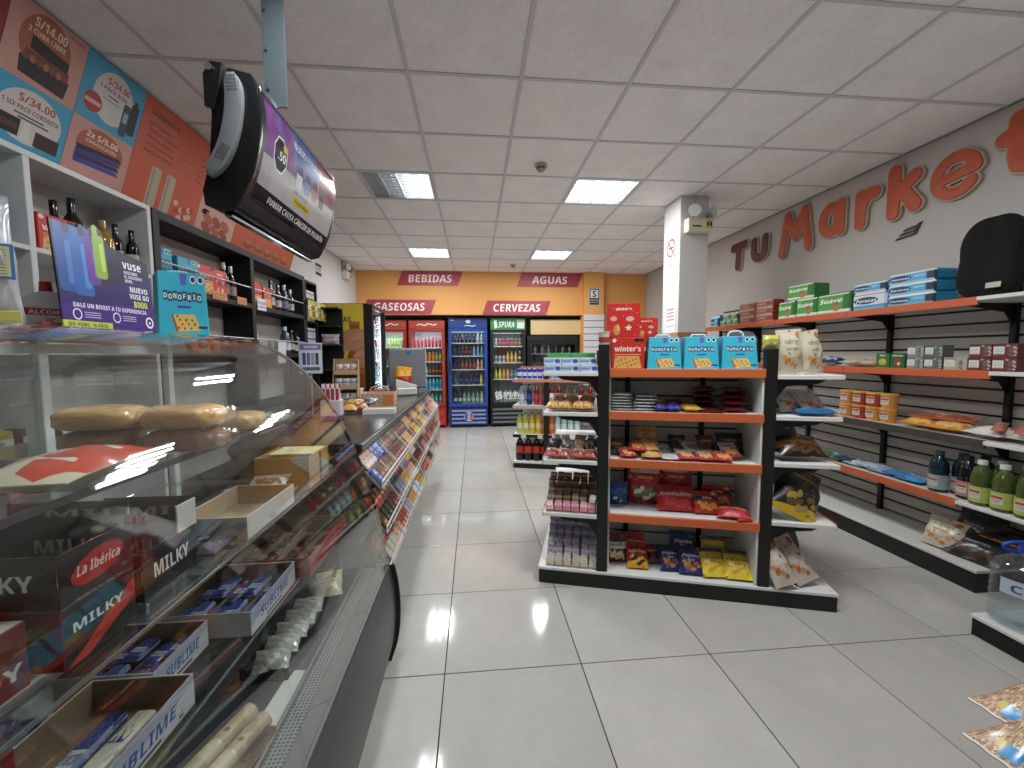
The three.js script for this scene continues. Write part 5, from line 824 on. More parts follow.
  { const o = solo('white_card', cbox(0.055, 0.004, 0.22, 0.0005), whitecard, 'white card lying on the deck against the steel rim', 'card'); put(o, -0.535, DK, -1.1, -0.05); }
  const floral = TM(canvasTex(128, 128, (c) => { rect(c, 0, 0, 128, 128, '#9c9d96'); for (let k = 0; k < 70; k++) { c.strokeStyle = ['#c9cac2', '#6a6b66', '#b9b48e'][k % 3]; c.lineWidth = 3; c.beginPath(); c.arc((k * 37) % 128, (k * 53) % 128, 5 + k % 5, 0, 4); c.stroke(); } }), 0.4, { clearcoat: 0.5 });
  {
    const t = thing('sweet_tray', 'dark tray of silver patterned sweets on the deck by the grille', 'tray'); put(t, -0.60, DK, -1.36, -0.1);
    const wl = openTray(0.14, 0.035, 0.36, 0.003); wl.forEach((g, k) => part(k ? 'wall' : 'base', g, M('#2a2c30', 0.5), t));
    for (let i = 0; i < 5; i++) { const o = solo('sweet_packet', pouch(0.1, 0.07, 0.03, 1 + i, { nx: 7, ny: 6 }), floral, `silver patterned sweet packet in the dark tray, ${nth(i, 5, 'nearest', 'farthest')}`, 'candy', 'silver packets in the dark tray'); put(o, -0.60, DK + 0.03, -1.18 - i * 0.066, 0.2, -1.25); }
  }
  { const o = solo('sweet_packet', pouch(0.1, 0.12, 0.04, 2), packMat('creamcookie', { bg: '#b9b48e', band: '#cfcba8', text: 'Wafer', tc: '#a04a3a', pic: '#c9b890' }), 'cream packet leaning at the far end by the grille', 'candy'); put(o, -0.565, DK + 0.02, -1.56, 0.3, -1.2); }
}
// ---------------------------------------------------------------- black service counter with its slanted candy rack
{
  const t = thing('service_counter', 'black topped service counter beyond the glass case', 'counter');
  part('worktop', box(-1.06, -0.5, 0.945, 0.983, -4.72, -1.83, 0.006), TM(noiseTex(256, [46, 45, 46], 0.12, [6, 30, 90], 3, 0.02, -0.35), 0.22), t);
  part('edge_strip', box(-0.5, -0.492, 0.947, 0.980, -4.72, -1.83, 0.002), M('#8f9496', 0.3, 0.8), t, 'bright metal edge strip');
  part('cabinet_body', box(-1.03, -0.62, 0.08, 0.944, -4.68, -1.86, 0.003), M('#5a5654', 0.6), t);
  part('kick_board', box(-1.0, -0.66, 0, 0.08, -4.66, -1.88, 0.002), BLACK, t);
  const r = thing('candy_rack', 'white slanted candy rack hanging along the front of the counter', 'rack');
  // tiers: [back x, back y, lip x, lip y]
  const tiers = [[-0.545, 0.918, -0.42, 0.78], [-0.512, 0.722, -0.405, 0.572], [-0.50, 0.528, -0.398, 0.387]], ZA1 = -1.84, ZB1 = -4.62;
  tiers.forEach(([bx, by, lx, ly], n) => {
    const ang = Math.atan2(by - ly, lx - bx), len = Math.hypot(lx - bx, ly - by);
    const tr = part('tier', box(0, len, -0.012, 0, ZB1, ZA1, 0.001).rotateZ(-ang).translate(bx, by, 0), M('#8a8680', 0.5), r);
    part('lip', box(lx, lx + 0.007, ly - 0.008, ly + 0.03, ZB1, ZA1, 0.002), M('#d8d5cd', 0.4), tr);
    for (let z = ZA1 - 0.347; z > ZB1 - 0.01; z -= 0.347) part('divider', box(0, len, 0, 0.028, z - 0.002, z + 0.002, 0.0005).rotateZ(-ang).translate(bx, by, 0), M('#cfd0cc', 0.4), tr);
    const rows = n === 0 ? 2 : 2, cols = 46, dz = (ZA1 - ZB1) / cols;
    const kinds = [['redwhite', 'bluewhite', 'brown', 'choc', 'darkred', 'brown', 'tan', 'darkred', 'yellowpk', 'brown', 'yellowpk', 'grey', 'darkred', 'brown', 'redpk', 'tan'], ['redyellow', 'brown', 'black', 'darkred', 'tinyblue', 'yellowpk', 'redwhite', 'brown', 'darkred', 'choc', 'pink', 'darkred', 'redpk', 'brown', 'redpacket', 'choc'], ['redpk', 'black', 'tinywhite', 'redwhite', 'redpacket', 'tinypurple', 'tan', 'toothblue', 'yellowpk', 'grey', 'redsnack']][n];
    const said = { brown: 'brown', choc: 'brown and gold', bluewhite: 'blue', darkred: 'dark red', redpk: 'red', yellowpk: 'yellow', redwhite: 'red and white', tan: 'tan', grey: 'grey', redyellow: 'red and yellow', black: 'black', tinyblue: 'blue grey', yellowchip: 'bright yellow', redpacket: 'brick red', pink: 'pink', pinkblue: 'pink and blue', tinywhite: 'white', tinypurple: 'purple', toothblue: 'white and blue', redsnack: 'scarlet' };
    for (let i = 0; i < cols; i++) for (let q = 0; q < rows; q++) {
      const k = kinds[Math.floor(i / 3 + q * 1.7) % kinds.length], f = (q + 0.5) / rows;
      const o = solo('candy_bar', cbox(dz * 0.86, 0.018, len / rows * 0.94, 0.005), pk(k), `${said[k]} candy packet, ${n === 0 ? 'top' : n === 1 ? 'middle' : 'bottom'} rack tier, ${q ? 'lower' : 'upper'} row, ${nthWord(i)} from the glass case`, 'candy', 'candy packets on the counter rack');
      const e = new THREE.Euler(0, 0, 0); o.rotation.order = 'XYZ';
      const mtx = new THREE.Matrix4().makeBasis(new THREE.Vector3(0, 0, -1), new THREE.Vector3(Math.sin(ang), Math.cos(ang), 0), new THREE.Vector3(Math.cos(ang), -Math.sin(ang), 0));
      o.quaternion.setFromRotationMatrix(mtx); o.rotateY(rr(-0.1, 0.1));
      o.position.set(bx + Math.cos(ang) * len * f + Math.sin(ang) * 0.001, by - Math.sin(ang) * len * f + Math.cos(ang) * 0.001, ZA1 - (i + 0.5) * dz);
    }
  });
  for (const z of [ZB1 - 0.003]) part('end_plate', slab([[-0.555, 0.93], [-0.535, 0.935], [-0.41, 0.80], [-0.385, 0.40], [-0.40, 0.37], [-0.51, 0.5]], 0.006).translate(0, 0, z - 0.003), M('#d2d0ca', 0.45), r);
  for (const z of [-2.2, -3.2, -4.2]) part('hanger', box(-0.622, -0.50, 0.50, 0.52, z - 0.01, z + 0.01, 0.002), STEEL, r);
}
// ---------------------------------------------------------------- things standing on the counter
{
  const CT = 0.9835;
  { // basket with handle
    const t = thing('pink_basket', 'pale pink handled basket of sweets on the counter', 'basket'); put(t, -0.73, CT, -3.22, 0.05);
    const p = M('#d8a68c', 0.5); openTray(0.24, 0.10, 0.18, 0.006).forEach((g, k) => part(k ? 'basket_wall' : 'basket_base', g, p, t));
    part('handle', new THREE.TubeGeometry(new THREE.CatmullRomCurve3([[-0.07, 0.1, 0], [-0.06, 0.135, 0], [0, 0.148, 0], [0.06, 0.135, 0], [0.07, 0.1, 0]].map((v) => new THREE.Vector3(...v))), 16, 0.006, 6), p, t);
    part('printed_front', box(-0.075, 0.03, 0.012, 0.088, 0.0905, 0.0915, 0), TM(canvasTex(128, 96, (c) => { rect(c, 0, 0, 128, 96, '#cdbcae'); for (let k = 0; k < 40; k++) disc(c, (k * 47) % 128, (k * 29) % 96, 6, ['#8e6a58', '#e2d8ce', '#6a4a44', '#b98a6a'][k % 4]); }), 0.5), t);
    part('orange_panel', box(0.04, 0.115, 0.012, 0.088, 0.0905, 0.0915, 0), M('#cf8a4a', 0.5), t);
  }
  { const t = thing('white_tray', 'low white box of wrapped sweets in front of the basket', 'tray'); put(t, -0.63, CT, -2.78, 0.05); openTray(0.2, 0.035, 0.12, 0.004).forEach((g, k) => part(k ? 'wall' : 'base', g, M('#d6d8d6', 0.5), t)); part('content', box(-0.09, 0.09, 0.005, 0.03, -0.05, 0.05, 0.004), M('#c9b49c', 0.6), t); }
  for (let i = 0; i < 4; i++) { const o = solo('pastry_pack', pouch(0.11, 0.10, 0.045, 1 + i), pk(['tan', 'redwhite', 'pastry', 'grey'][i]), `wrapped ${['tan', 'red and white', 'golden', 'grey'][i]} pastry on the counter left of the white box`, 'pastry', 'pastries on the counter'); put(o, -0.84 + (i % 2) * 0.07, CT + 0.02 + (i > 1 ? 0.032 : 0), -2.80 - (i > 1 ? 0.06 : 0) - (i % 2) * 0.06, rr(-0.5, 0.5), -1.35); }
  { // monitor seen from behind
    const t = thing('pos_monitor', 'grey monitor back with a small blue sticker at the counter end', 'monitor'); put(t, -0.695, CT, -4.35, 0.06);
    part('stand_foot', box(-0.1, 0.1, 0, 0.012, -0.09, 0.09, 0.003), BLACK, t); part('stand_neck', box(-0.025, 0.025, 0.012, 0.12, -0.02, 0.01, 0.003), BLACK, t);
    part('back_shell', box(-0.185, 0.185, 0.045, 0.455, 0.0, 0.035, 0.012), M('#83878c', 0.4, 0.3), t); part('bezel', box(-0.19, 0.19, 0.04, 0.46, -0.02, 0.0, 0.004), BLACK, t);
    part('sticker', box(-0.005, 0.045, 0.39, 0.425, 0.0352, 0.036, 0), M('#2f6ab8', 0.4), t);
    part('pale_edge', box(0.186, 0.191, 0.05, 0.45, -0.0, 0.03, 0.001), M('#c4d2e6', 0.3), t);  // plain pale bluish strip down one edge of the shell
  }
  { const o = solo('snack_bag', pouch(0.2, 0.25, 0.08, 3, { taper: 0.25 }), packMat('lays', { bg: '#e0a01a', top: '#d8941a', low: '#b5281e', lowAt: 0.45, text: '', pic: '#8e2018', pic2: '#c0392b', n: 4 }), 'yellow and red snack bag hanging before the grey monitor', 'snack bag'); put(o, -0.735, CT + 0.02, -4.22, 0.1, -0.06, -0.12); }
  { const t = thing('card_reader', 'white card payment terminal on the counter beside the basket', 'card reader'); put(t, -0.68, CT, -4.05, 0.4); part('body', box(-0.1, 0.1, 0, 0.075, -0.1, 0.1, 0.012, {}), M('#c9c9c2', 0.45), t); part('sloped_top', slab([[-0.1, 0.075], [0.1, 0.075], [0.1, 0.095], [-0.1, 0.16]], 0.18, 0.004).translate(0, 0, -0.09), M('#dcdcd6', 0.4), t); part('keypad', box(-0.06, 0.06, 0.0, 0.004, -0.05, 0.05, 0.001).rotateZ(-0.31).translate(0.0, 0.131, 0), M('#4a4c50', 0.5), t); }
  { const t = thing('cash_keyboard', 'black keyboard tray behind the payment terminal', 'keyboard'); put(t, -0.93, CT, -4.3, 0.1); part('tray', box(-0.12, 0.12, 0, 0.03, -0.16, 0.16, 0.006), BLACK, t); part('keys', box(-0.1, 0.1, 0.03, 0.036, -0.14, 0.14, 0.003), M('#2c2d30', 0.5), t); }
  { // white cup
    const t = thing('white_cup', 'plain white paper cup beside the cardboard displays', 'cup'); put(t, -0.93, CT, -3.35); part('cup_body', cyl(0.034, 0.045, 0.12, 18), M('#dedad4', 0.5), t); part('rim', new THREE.TorusGeometry(0.045, 0.004, 6, 20).rotateX(Math.PI / 2).translate(0, 0.12, 0), M('#e6e3de', 0.5), t); }
  { // tiered kraft display
    const t = thing('cardboard_display', 'tiered brown cardboard display of sachets on the counter', 'display stand'); put(t, -0.97, CT, -3.2, 0.15);
    const k = M('#a98b66', 0.75); part('back_panel', box(-0.085, 0.085, 0, 0.36, -0.09, -0.084, 0.001), k, t);
    for (let i = 0; i < 3; i++) { part('shelf', box(-0.085, 0.085, 0.02 + i * 0.11, 0.026 + i * 0.11, -0.083, 0.075 - i * 0.04, 0.001), k, t); part('shelf_front', box(-0.085, 0.085, 0.02 + i * 0.11, 0.055 + i * 0.11, 0.075 - i * 0.04, 0.079 - i * 0.04, 0.001), M('#c2a985', 0.7), t); }
    for (const s of [-1, 1]) part('side_panel', slab([[-0.09, 0], [0.08, 0], [0.08, 0.06], [-0.04, 0.36], [-0.09, 0.36]], 0.004).rotateY(-Math.PI / 2).translate(s * 0.087, 0, 0), k, t);
    for (let i = 0; i < 3; i++) for (let j = 0; j < 3; j++) { const o = solo('sachet', pouch(0.05, 0.075, 0.02, 1 + j, { nx: 6, ny: 6 }), pk(['grey', 'white', 'redwhite'][i]), `small sachet on the ${['bottom', 'middle', 'top'][i]} step of the cardboard display, ${nth(j, 3)}`, 'sachet', 'sachets on the cardboard display'); const c = Math.cos(0.15), s = Math.sin(0.15), lx = -0.052 + j * 0.052, lz = 0.03 - i * 0.035; put(o, -0.97 + lx * c + lz * s, CT + 0.027 + i * 0.11, -3.2 - lx * s + lz * c, 0.15, -0.15); }
  }
  { // rack of red and white sticks
    const t = thing('stick_display', 'white display holding rows of red and white sticks by the case end', 'display stand'); put(t, -0.86, CT, -2.55, 0.1);
    part('display_box', box(-0.055, 0.055, 0, 0.12, -0.05, 0.05, 0.003), M('#ccc8c8', 0.5), t); part('purple_base', box(-0.06, 0.06, 0.0, 0.03, -0.055, 0.058, 0.003), M('#5c4a78', 0.5), t);
    for (let r = 0; r < 2; r++) for (let i = 0; i < 4; i++) { const o = solo('lip_balm', merge([tint(cyl(0.0085, 0.0085, 0.07, 10), r ? '#d9d2ce' : '#a8344a'), tint(cyl(0.009, 0.009, 0.028, 10).translate(0, 0.068, 0), r ? '#a8344a' : '#e2dedb')]), VC(0.35), `red and white stick in the ${r ? 'rear' : 'front'} row of the white display, ${nth(i, 4)}`, 'stick', 'sticks in the white display'); const c = Math.cos(0.1), s = Math.sin(0.1), lx = -0.04 + i * 0.026, lz = 0.03 - r * 0.045; put(o, -0.86 + lx * c + lz * s, CT + 0.121, -2.55 - lx * s + lz * c); }
  }
  { // framed card on a stand
    const t = thing('advert_stand', 'clear stand with a small framed product card on the counter', 'advert stand'); put(t, -1.0, CT, -2.62, 0.45);
    part('stand_base', box(-0.06, 0.06, 0, 0.01, -0.04, 0.04, 0.002), M('#2b2b2e', 0.4), t); part('stand_pole', rod([0, 0.01, 0], [0, 0.29, 0], 0.006), STEEL, t);
    part('card_frame', box(-0.065, 0.065, 0.275, 0.465, -0.006, 0.004, 0.002), M('#b9c4d2', 0.3), t); part('card', box(-0.058, 0.058, 0.283, 0.457, 0.004, 0.005, 0), TM(canvasTex(128, 192, (c) => { rect(c, 0, 0, 128, 192, '#cdd0d8'); rect(c, 0, 0, 128, 40, '#7a6a9c'); fitText(c, 'NUEVO', 64, 20, 100, 24, '#f0eef4'); for (let k = 0; k < 4; k++) rect(c, 14 + k * 26, 60, 20, 80, ['#31407c', '#6a5a8c', '#8a8f9c', '#3a3a4a'][k]); rect(c, 10, 155, 108, 24, '#5a5a6c'); }), 0.4), t);
  }
}
// ---------------------------------------------------------------- things on top of the glass counter
{
  const TOP = 1.4525;
  { // vape advert board, a cut-out card with its own stand
    const t = thing('advert_board', 'purple cut out vape advert board standing on the glass counter', 'sign'); put(t, -1.105, TOP, -1.38, Math.PI / 2, -0.06);
    const w = 0.325, h = 0.265;
    const tex = canvasTex(512, 420, (c, W, Hh) => {
      c.fillStyle = '#2a1c5e'; c.fillRect(0, 0, W, Hh); poly(c, [[0, 0], [W, 0], [W, 160], [0, 300]], '#1c1838'); poly(c, [[0, Hh], [W, Hh], [W, 300], [0, 330]], '#3d2478');
      const vape = (x, y, wd, ht, col, col2) => { c.fillStyle = col; c.beginPath(); c.roundRect(x, y + 40, wd, ht - 40, 18); c.fill(); c.beginPath(); c.roundRect(x + 6, y, wd * 0.45, 70, 12); c.fill(); c.fillStyle = col2; c.beginPath(); c.roundRect(x + wd * 0.55, y + 70, wd * 0.35, ht - 100, 10); c.fill(); };
      vape(10, 24, 80, 262, '#234e92', '#3f72b4'); vape(78, 22, 92, 272, '#2a5aa2', '#4a80c2'); vape(146, 30, 66, 215, '#5c3690', '#7d52ae'); vape(190, 0, 62, 215, '#86a636', '#b2cc5c');
      fitText(c, 'vuse', 400, 132, 130, 52, '#e6e8ee'); for (let k = 0; k < 3; k++) fitText(c, ['DESCUBRE', 'EL SIGUIENTE', 'NIVEL'][k], 345, 166 + k * 18, 150, 17, '#e2e2ec', 'left');
      fitText(c, 'NUEVO', 425, 236, 130, 34, '#f0f0f4'); fitText(c, 'VUSE GO', 425, 266, 130, 30, '#f0f0f4'); fitText(c, '8000', 425, 300, 130, 40, '#d6dc4a');
      fitText(c, 'DALE UN BOOST A TU EXPERIENCIA', 256, 332, 420, 24, '#e6e4ee'); rect(c, 0, 392, 240, 26, '#b9c63c'); fitText(c, 'SIN HUMO, 18 AÑOS', 118, 405, 210, 20, '#28234a');
      for (const x of [70, 270]) { c.strokeStyle = '#e6e6ee'; c.lineWidth = 5; c.beginPath(); c.arc(x, 367, 19, 0, 7); c.stroke(); for (let k = 0; k < 3; k++) rect(c, x + 34, 356 + k * 9, 80, 3, '#c9c6dc'); } disc(c, 470, 376, 26, '#e8e8f0'); disc(c, 470, 376, 17, '#241c4c'); disc(c, 470, 378, 7, '#e8e8f0');
    });
    const g = planarUV(slab([[-w / 2, 0], [w / 2, 0], [w / 2 - 0.004, 0.235], [w / 2 - 0.14, 0.255], [w / 2 - 0.155, 0.262], [w / 2 - 0.17, 0.3], [w / 2 - 0.19, 0.31], [w / 2 - 0.215, 0.29], [w / 2 - 0.24, 0.298], [-w / 2 + 0.08, 0.285], [-w / 2, 0.29]], 0.005, 0.001), -w / 2, w / 2, 0, 0.31);
    part('board', g, TM(tex, 0.3), t); part('stand_foot', slab([[0, 0], [0.09, 0], [0, 0.16]], 0.004).rotateY(Math.PI / 2).translate(0, 0, -0.001), M('#b9b6b0', 0.6), t);
  }
  { const t = thing('panettone_carton', 'turquoise panettone carton standing on the glass counter beside the purple board', 'box'); put(t, -1.145, TOP, -1.735, 0.72); part('carton', cbox(0.155, 0.235, 0.14, 0.003, { print: 1, tx: 0.08, tz: 0.1 }), teal, t); part('cord_handle', new THREE.TubeGeometry(new THREE.CatmullRomCurve3([[-0.04, 0.235, 0], [-0.03, 0.243, 0.01], [0.03, 0.243, 0.01], [0.04, 0.235, 0]].map((v) => new THREE.Vector3(...v))), 8, 0.004, 6), M('#cfd9dd', 0.5), t); }
  { // alcohol bottle
    const t = thing('alcohol_bottle', 'white ALCOHOL bottle with a red cap behind the purple board', 'bottle'); put(t, -1.2, TOP, -1.285, 0.9); t.scale.setScalar(1.15);
    part('bottle_body', toCreasedNormals(slab([[-0.05, 0], [0.05, 0], [0.05, 0.05], [0.042, 0.07], [0.014, 0.088], [-0.014, 0.088], [-0.042, 0.07], [-0.05, 0.05]], 0.05, 0.006, 3).translate(0, 0, -0.025), 0.7), new THREE.MeshPhysicalMaterial({ color: '#e0dfe0', roughness: 0.35 }), t);
    part('cap', cyl(0.0125, 0.0105, 0.026, 16).translate(0, 0.087, 0), M('#b8282c', 0.4), t, 'red cap'); part('label', box(-0.046, 0.046, 0.008, 0.05, 0.0252, 0.0262, 0), TM(canvasTex(160, 80, (c) => { rect(c, 0, 0, 160, 80, '#cfc6c6'); rect(c, 0, 8, 160, 30, '#a8323a'); fitText(c, 'ALCOHOL', 80, 24, 140, 26, '#eee'); fitText(c, '70°', 80, 58, 60, 20, '#a8323a'); }), 0.5), t);
  }
  { const o = solo('red_tag', cbox(0.07, 0.012, 0.03, 0.002), M('#b03038', 0.5), 'small red and white tag lying before the alcohol bottle', 'tag'); put(o, -1.14, TOP, -1.24, 1.2); }
  { // crinkled clear bag with a yellow label
    const t = thing('clear_bag', 'crinkled clear plastic bag with a blue and yellow label at the picture edge', 'bag'); put(t, -1.12, TOP, -1.075, 0.85); t.scale.setScalar(0.9);
    part('film', pouch(0.11, 0.33, 0.09, 2, { sag: 0.5, nx: 14, ny: 20, taper: 0.25 }), new THREE.MeshPhysicalMaterial({ color: '#d3d8dc', roughness: 0.18, metalness: 0.35, transmission: 0.35, thickness: 0 }), t);
    part('label', box(-0.045, 0.04, 0.11, 0.2, 0.046, 0.048, 0.0005), TM(canvasTex(96, 96, (c) => { rect(c, 0, 0, 96, 96, '#4a78b4'); rect(c, 8, 8, 80, 80, '#cfcfa0'); for (let k = 0; k < 9; k++) rect(c, 14, 16 + k * 8, 66, 3, '#8f9470'); }), 0.5), t); part('base_band', box(-0.05, 0.045, 0.004, 0.03, 0.03, 0.036, 0.001), M('#c4bd5a', 0.5), t);
  }
}
// ---------------------------------------------------------------- wall units on the left
const UF = -1.806, UB = XL + 0.002;
function wallUnit(name, label, z1, z0, top, th, mat, shelves, backMat, dividers) {
  const t = thing(name, label, 'shelf');
  part('side_panel', box(UB, UF, 0, top, z1, z1 + th, 0.002), mat, t); part('side_panel', box(UB, UF, 0, top, z0 - th, z0, 0.002), mat, t);
  part('top_panel', box(UB, UF, top - th, top, z1 + th, z0 - th, 0.002), mat, t); part('back_panel', box(UB, UB + 0.006, 0, top - th, z1 + th, z0 - th, 0), backMat, t);
  for (const y of shelves) part('shelf', box(UB + 0.007, UF - 0.001, y - th * 0.8, y, z1 + th, z0 - th, 0.002), mat, t);
  for (const z of dividers) part('divider', box(UB + 0.007, UF, 0.1, top - th, z - th / 2, z + th / 2, 0.002), mat, t);
  return t;
}
{
  const white = M('#d3d4d4', 0.45), black = M('#0c0c0d', 0.6), pale = M('#b9b3ad', 0.6);
  wallUnit('white_shelf_unit', 'white open wall shelf unit behind the glass counter', -2.545, 0.6, 2.213, 0.026, white, [1.827, 1.40, 0.95, 0.5, 0.1], M('#c9c7c4', 0.55), [-1.90, -0.9]);
  const t = wallUnit('black_shelf_unit', 'black wall shelf unit of bottles and boxes left of the counter', -4.65, -2.556, 2.213, 0.05, black, [1.795, 1.39, 0.95, 0.5, 0.1], pale, [-3.60]);
  for (const y of [1.925, 1.51]) for (const [a, b] of [[-3.578, -2.61], [-4.6, -3.622]]) part('guard_rail', rod([UF - 0.006, y, a], [UF - 0.006, y, b], 0.006, 8), M('#cfd2d4', 0.3, 0.6), t);
  const third = wallUnit('narrow_black_unit', 'narrow black cigarette unit beside the taller black shelves', -4.99, -4.655, 2.19, 0.025, black, [2.0, 1.75, 1.5, 1.25, 1.0, 0.5], M('#a8a6a4', 0.6), []);
  { const w = thing('low_black_unit', 'deep open black shelf between the cigarette unit and yellow cooler', 'shelf');
    part('side_panel', box(UB, -1.58, 0, 1.93, -5.17, -5.15, 0.002), black, w); part('top_panel', box(UB, -1.58, 1.91, 1.93, -5.149, -5.0, 0.002), black, w);
    for (const y of [1.72, 1.5, 1.2, 0.9, 0.1]) part('shelf', box(UB + 0.002, -1.585, y - 0.018, y, -5.149, -5.0, 0.002), M('#232326', 0.45), w); }
  // white unit: boxes and bottles
  const pan = (mat, x, y, z, w, h, d, ry, lab) => { const o = solo('panettone_box', cbox(w, h, d, 0.003, { print: 1 }), mat, lab, 'box', 'panettone boxes on the wall shelves'); put(o, x, y, z, ry); };
  const F = Math.PI / 2;
  pan(teal, -1.93, 1.828, -1.73, 0.15, 0.085, 0.15, F, 'turquoise box, lower one in the left bay of the white unit'); pan(teal, -1.93, 1.914, -1.74, 0.15, 0.085, 0.15, F + 0.1, 'turquoise box, upper one in the left bay of the white unit');
  pan(winters, -1.905, 1.828, -2.05, 0.17, 0.16, 0.15, F - 0.1, 'red panettone box among the bottles in the white unit');
  const bt = (kind, body, label, cap, x, y, z, s, lab) => { const o = solo('liquor_bottle', bottleGeo(kind, body, label, cap), BOTTLEMAT, lab, 'bottle', 'bottles on the wall shelves'); put(o, x, y, z, rnd() * 6); o.scale.setScalar(s); };
  bt('wine', '#14110f', '#2b2420', '#111', -1.96, 1.828, -2.165, 0.92, 'black bottle just right of the red box in the white unit'); bt('wine', '#17120f', '#d0ccc4', '#0f0f10', -1.90, 1.828, -2.185, 0.98, 'taller black bottle beside the red box');
  bt('flat', '#a8772c', '#c9a45a', '#b09a6a', -1.90, 1.828, -2.345, 1.0, 'amber rum bottle in the white unit'); bt('wine', '#1a1210', '#c4b8ae', '#101010', -1.90, 1.828, -2.42, 0.82, 'dark bottle right of the amber one'); bt('wine', '#1a1210', '#c9c0b8', '#101010', -1.87, 1.828, -2.485, 0.78, 'dark bottle nearest the side panel of white unit');
  // lower bay of the white unit, seen over and through the glass
  for (let i = 0; i < 6; i++) pan([winters, teal, wintersPlain][i % 3], -1.93, 1.401, -0.95 - i * 0.18, 0.15, 0.13, 0.15, F, `${['red', 'turquoise', 'plain red'][i % 3]} box in the lower bay of white unit, ${nth(i, 6, 'nearest', 'farthest')}`);
  const cart = ['#6a2f3a', '#3f5a4a', '#c4beb0', '#7a8a96', '#94704a', '#b5a23a'];
  for (let i = 0; i < 9; i++) { const o = solo('tea_carton', cbox(0.13, 0.12, 0.07, 0.002, { print: 1 }), boxMat('tea' + i % 6, { bg: cart[i % 6], side: cart[i % 6], band: '#d0ccc2', text: ['Té', 'Mate', 'Anís', 'Café', 'Coca', 'Muña'][i % 6], tc: '#3a3230' }), `${['maroon', 'green', 'cream', 'blue grey', 'tan', 'mustard'][i % 6]} carton low in the white unit seen through glass, ${nth(i, 9, 'nearest', 'farthest')}`, 'box', 'cartons low in the white unit'); put(o, -1.92, 0.951, -0.95 - i * 0.165, F); }
  // black unit, upper shelf
  const S = 1.796;
  pan(teal, -1.93, S, -2.70, 0.14, 0.23, 0.14, F - 0.2, 'turquoise box, left one in the black unit'); pan(teal, -1.90, S, -2.87, 0.17, 0.2, 0.15, F - 0.1, 'turquoise box, right one in the black unit');
  pan(winters, -1.91, S, -3.06, 0.17, 0.2, 0.15, F - 0.05, 'red panettone box in the left bay of black unit'); pan(wintersPlain, -1.915, S, -3.235, 0.14, 0.2, 0.13, F, 'plain red box right of the printed red one in black unit');
  bt('wine', '#15110f', '#a88a80', '#cfc4b4', -1.90, S, -3.365, 0.95, 'wine bottle, left of the pair beside the red boxes'); bt('wine', '#15110f', '#b0968c', '#cfc4b4', -1.90, S, -3.46, 0.92, 'wine bottle, right of the pair beside the red boxes');
  pan(winters, -1.905, S, -3.73, 0.15, 0.2, 0.14, F, 'red panettone box, left one in the right bay'); pan(winters, -1.905, S, -3.90, 0.15, 0.18, 0.14, F, 'red panettone box, right one in the right bay');
  [['#16120f', '#c9c4bc', '#151515'], ['#16120f', '#d0cbc4', '#151515'], ['#2b2f3a', '#8a8f9a', '#c9ccd0'], ['#1b1614', '#c4bab4', '#e0ddd8']].forEach(([a, b, c], i) => bt('wine', a, b, c, -1.90, S, -4.09 - i * 0.14, 0.94 - (i % 2) * 0.08, `spirit bottle in the right bay of black unit, ${nth(i, 4)}`));
  // price cards
  const tag = (z, y, c, w, h, lab) => { const o = solo('price_card', cbox(0.003, h, w, 0.0005), TM(canvasTex(64, 48, (g) => { rect(g, 0, 0, 64, 48, c); fitText(g, 'S/ 24.90', 32, 18, 54, 16, '#3a3030'); rect(g, 8, 32, 48, 4, '#6a5a50'); }), 0.5), lab, 'price card', 'price cards on the wall shelves'); put(o, UF + 0.003, y, z); };
  tag(-3.14, 1.77, '#d08a52', 0.17, 0.055, 'orange price card under the red boxes'); tag(-3.42, 1.77, '#d08a52', 0.13, 0.055, 'orange price card under the wine bottles'); tag(-3.72, 1.755, '#d9d9e0', 0.14, 0.10, 'white price card in the right bay of the black unit');
  // black unit, lower shelf
  for (let i = 0; i < 7; i++) { const o = solo('snack_packet', pouch(0.11, 0.13, 0.05, 1 + i % 4), pk(['redpk', 'redyellow', 'redpk', 'brown', 'black', 'brown', 'redwhite'][i]), `${['red', 'red and yellow', 'bright red', 'brown', 'black', 'dark brown', 'red and white'][i]} packet on the lower shelf of black unit, ${nth(i, 7)}`, 'snack packet', 'packets low in the black unit'); put(o, -1.88, 1.393, -2.95 - i * 0.12 - (i > 4 ? 0.1 : 0), F, -0.15); }
  bt('flat', '#b9b08a', '#7a8a4a', '#d9d6c8', -1.87, 1.391, -3.68, 1, 'stout pale bottle at the middle of the lower shelf'); bt('flat', '#3a4454', '#cfd4dc', '#e2e4e8', -1.87, 1.391, -4.28, 1.1, 'blue grey gin bottle on the lower shelf'); bt('wine', '#151214', '#c4bcb8', '#1a1a1a', -1.87, 1.391, -4.42, 0.8, 'dark bottle right of the gin bottle'); bt('flat', '#2a1a14', '#d9d2c8', '#1a1a1a', -1.87, 1.391, -4.54, 0.9, 'short brown bottle at the end of the lower shelf');
  // cigarettes in the narrow unit
  [['#c9cbcb', 2.001], ['#cfd0cc', 1.751], ['#c4c9d2', 1.501], ['#8ea0bc', 1.251]].forEach(([c, y], r) => { for (let i = 0; i < 4; i++) for (let k = 0; k < (r ? 2 : 1); k++) { const o = solo('cigarette_pack', cbox(0.055, 0.085, 0.025, 0.002), packMat('cig' + r, { bg: c, band: ['#8a8f96', '#a8484a', '#4a5a8c', '#d0d4dc'][r], text: '', top: '#dadada' }), `pale cigarette pack in the narrow unit, ${['top', 'second', 'third', 'lowest'][r]} shelf, ${k ? 'upper' : 'lower'}, ${nth(i, 4)}`, 'cigarettes', 'cigarette packs'); put(o, -1.83, y + k * 0.087, -4.70 - i * 0.068, F); } });
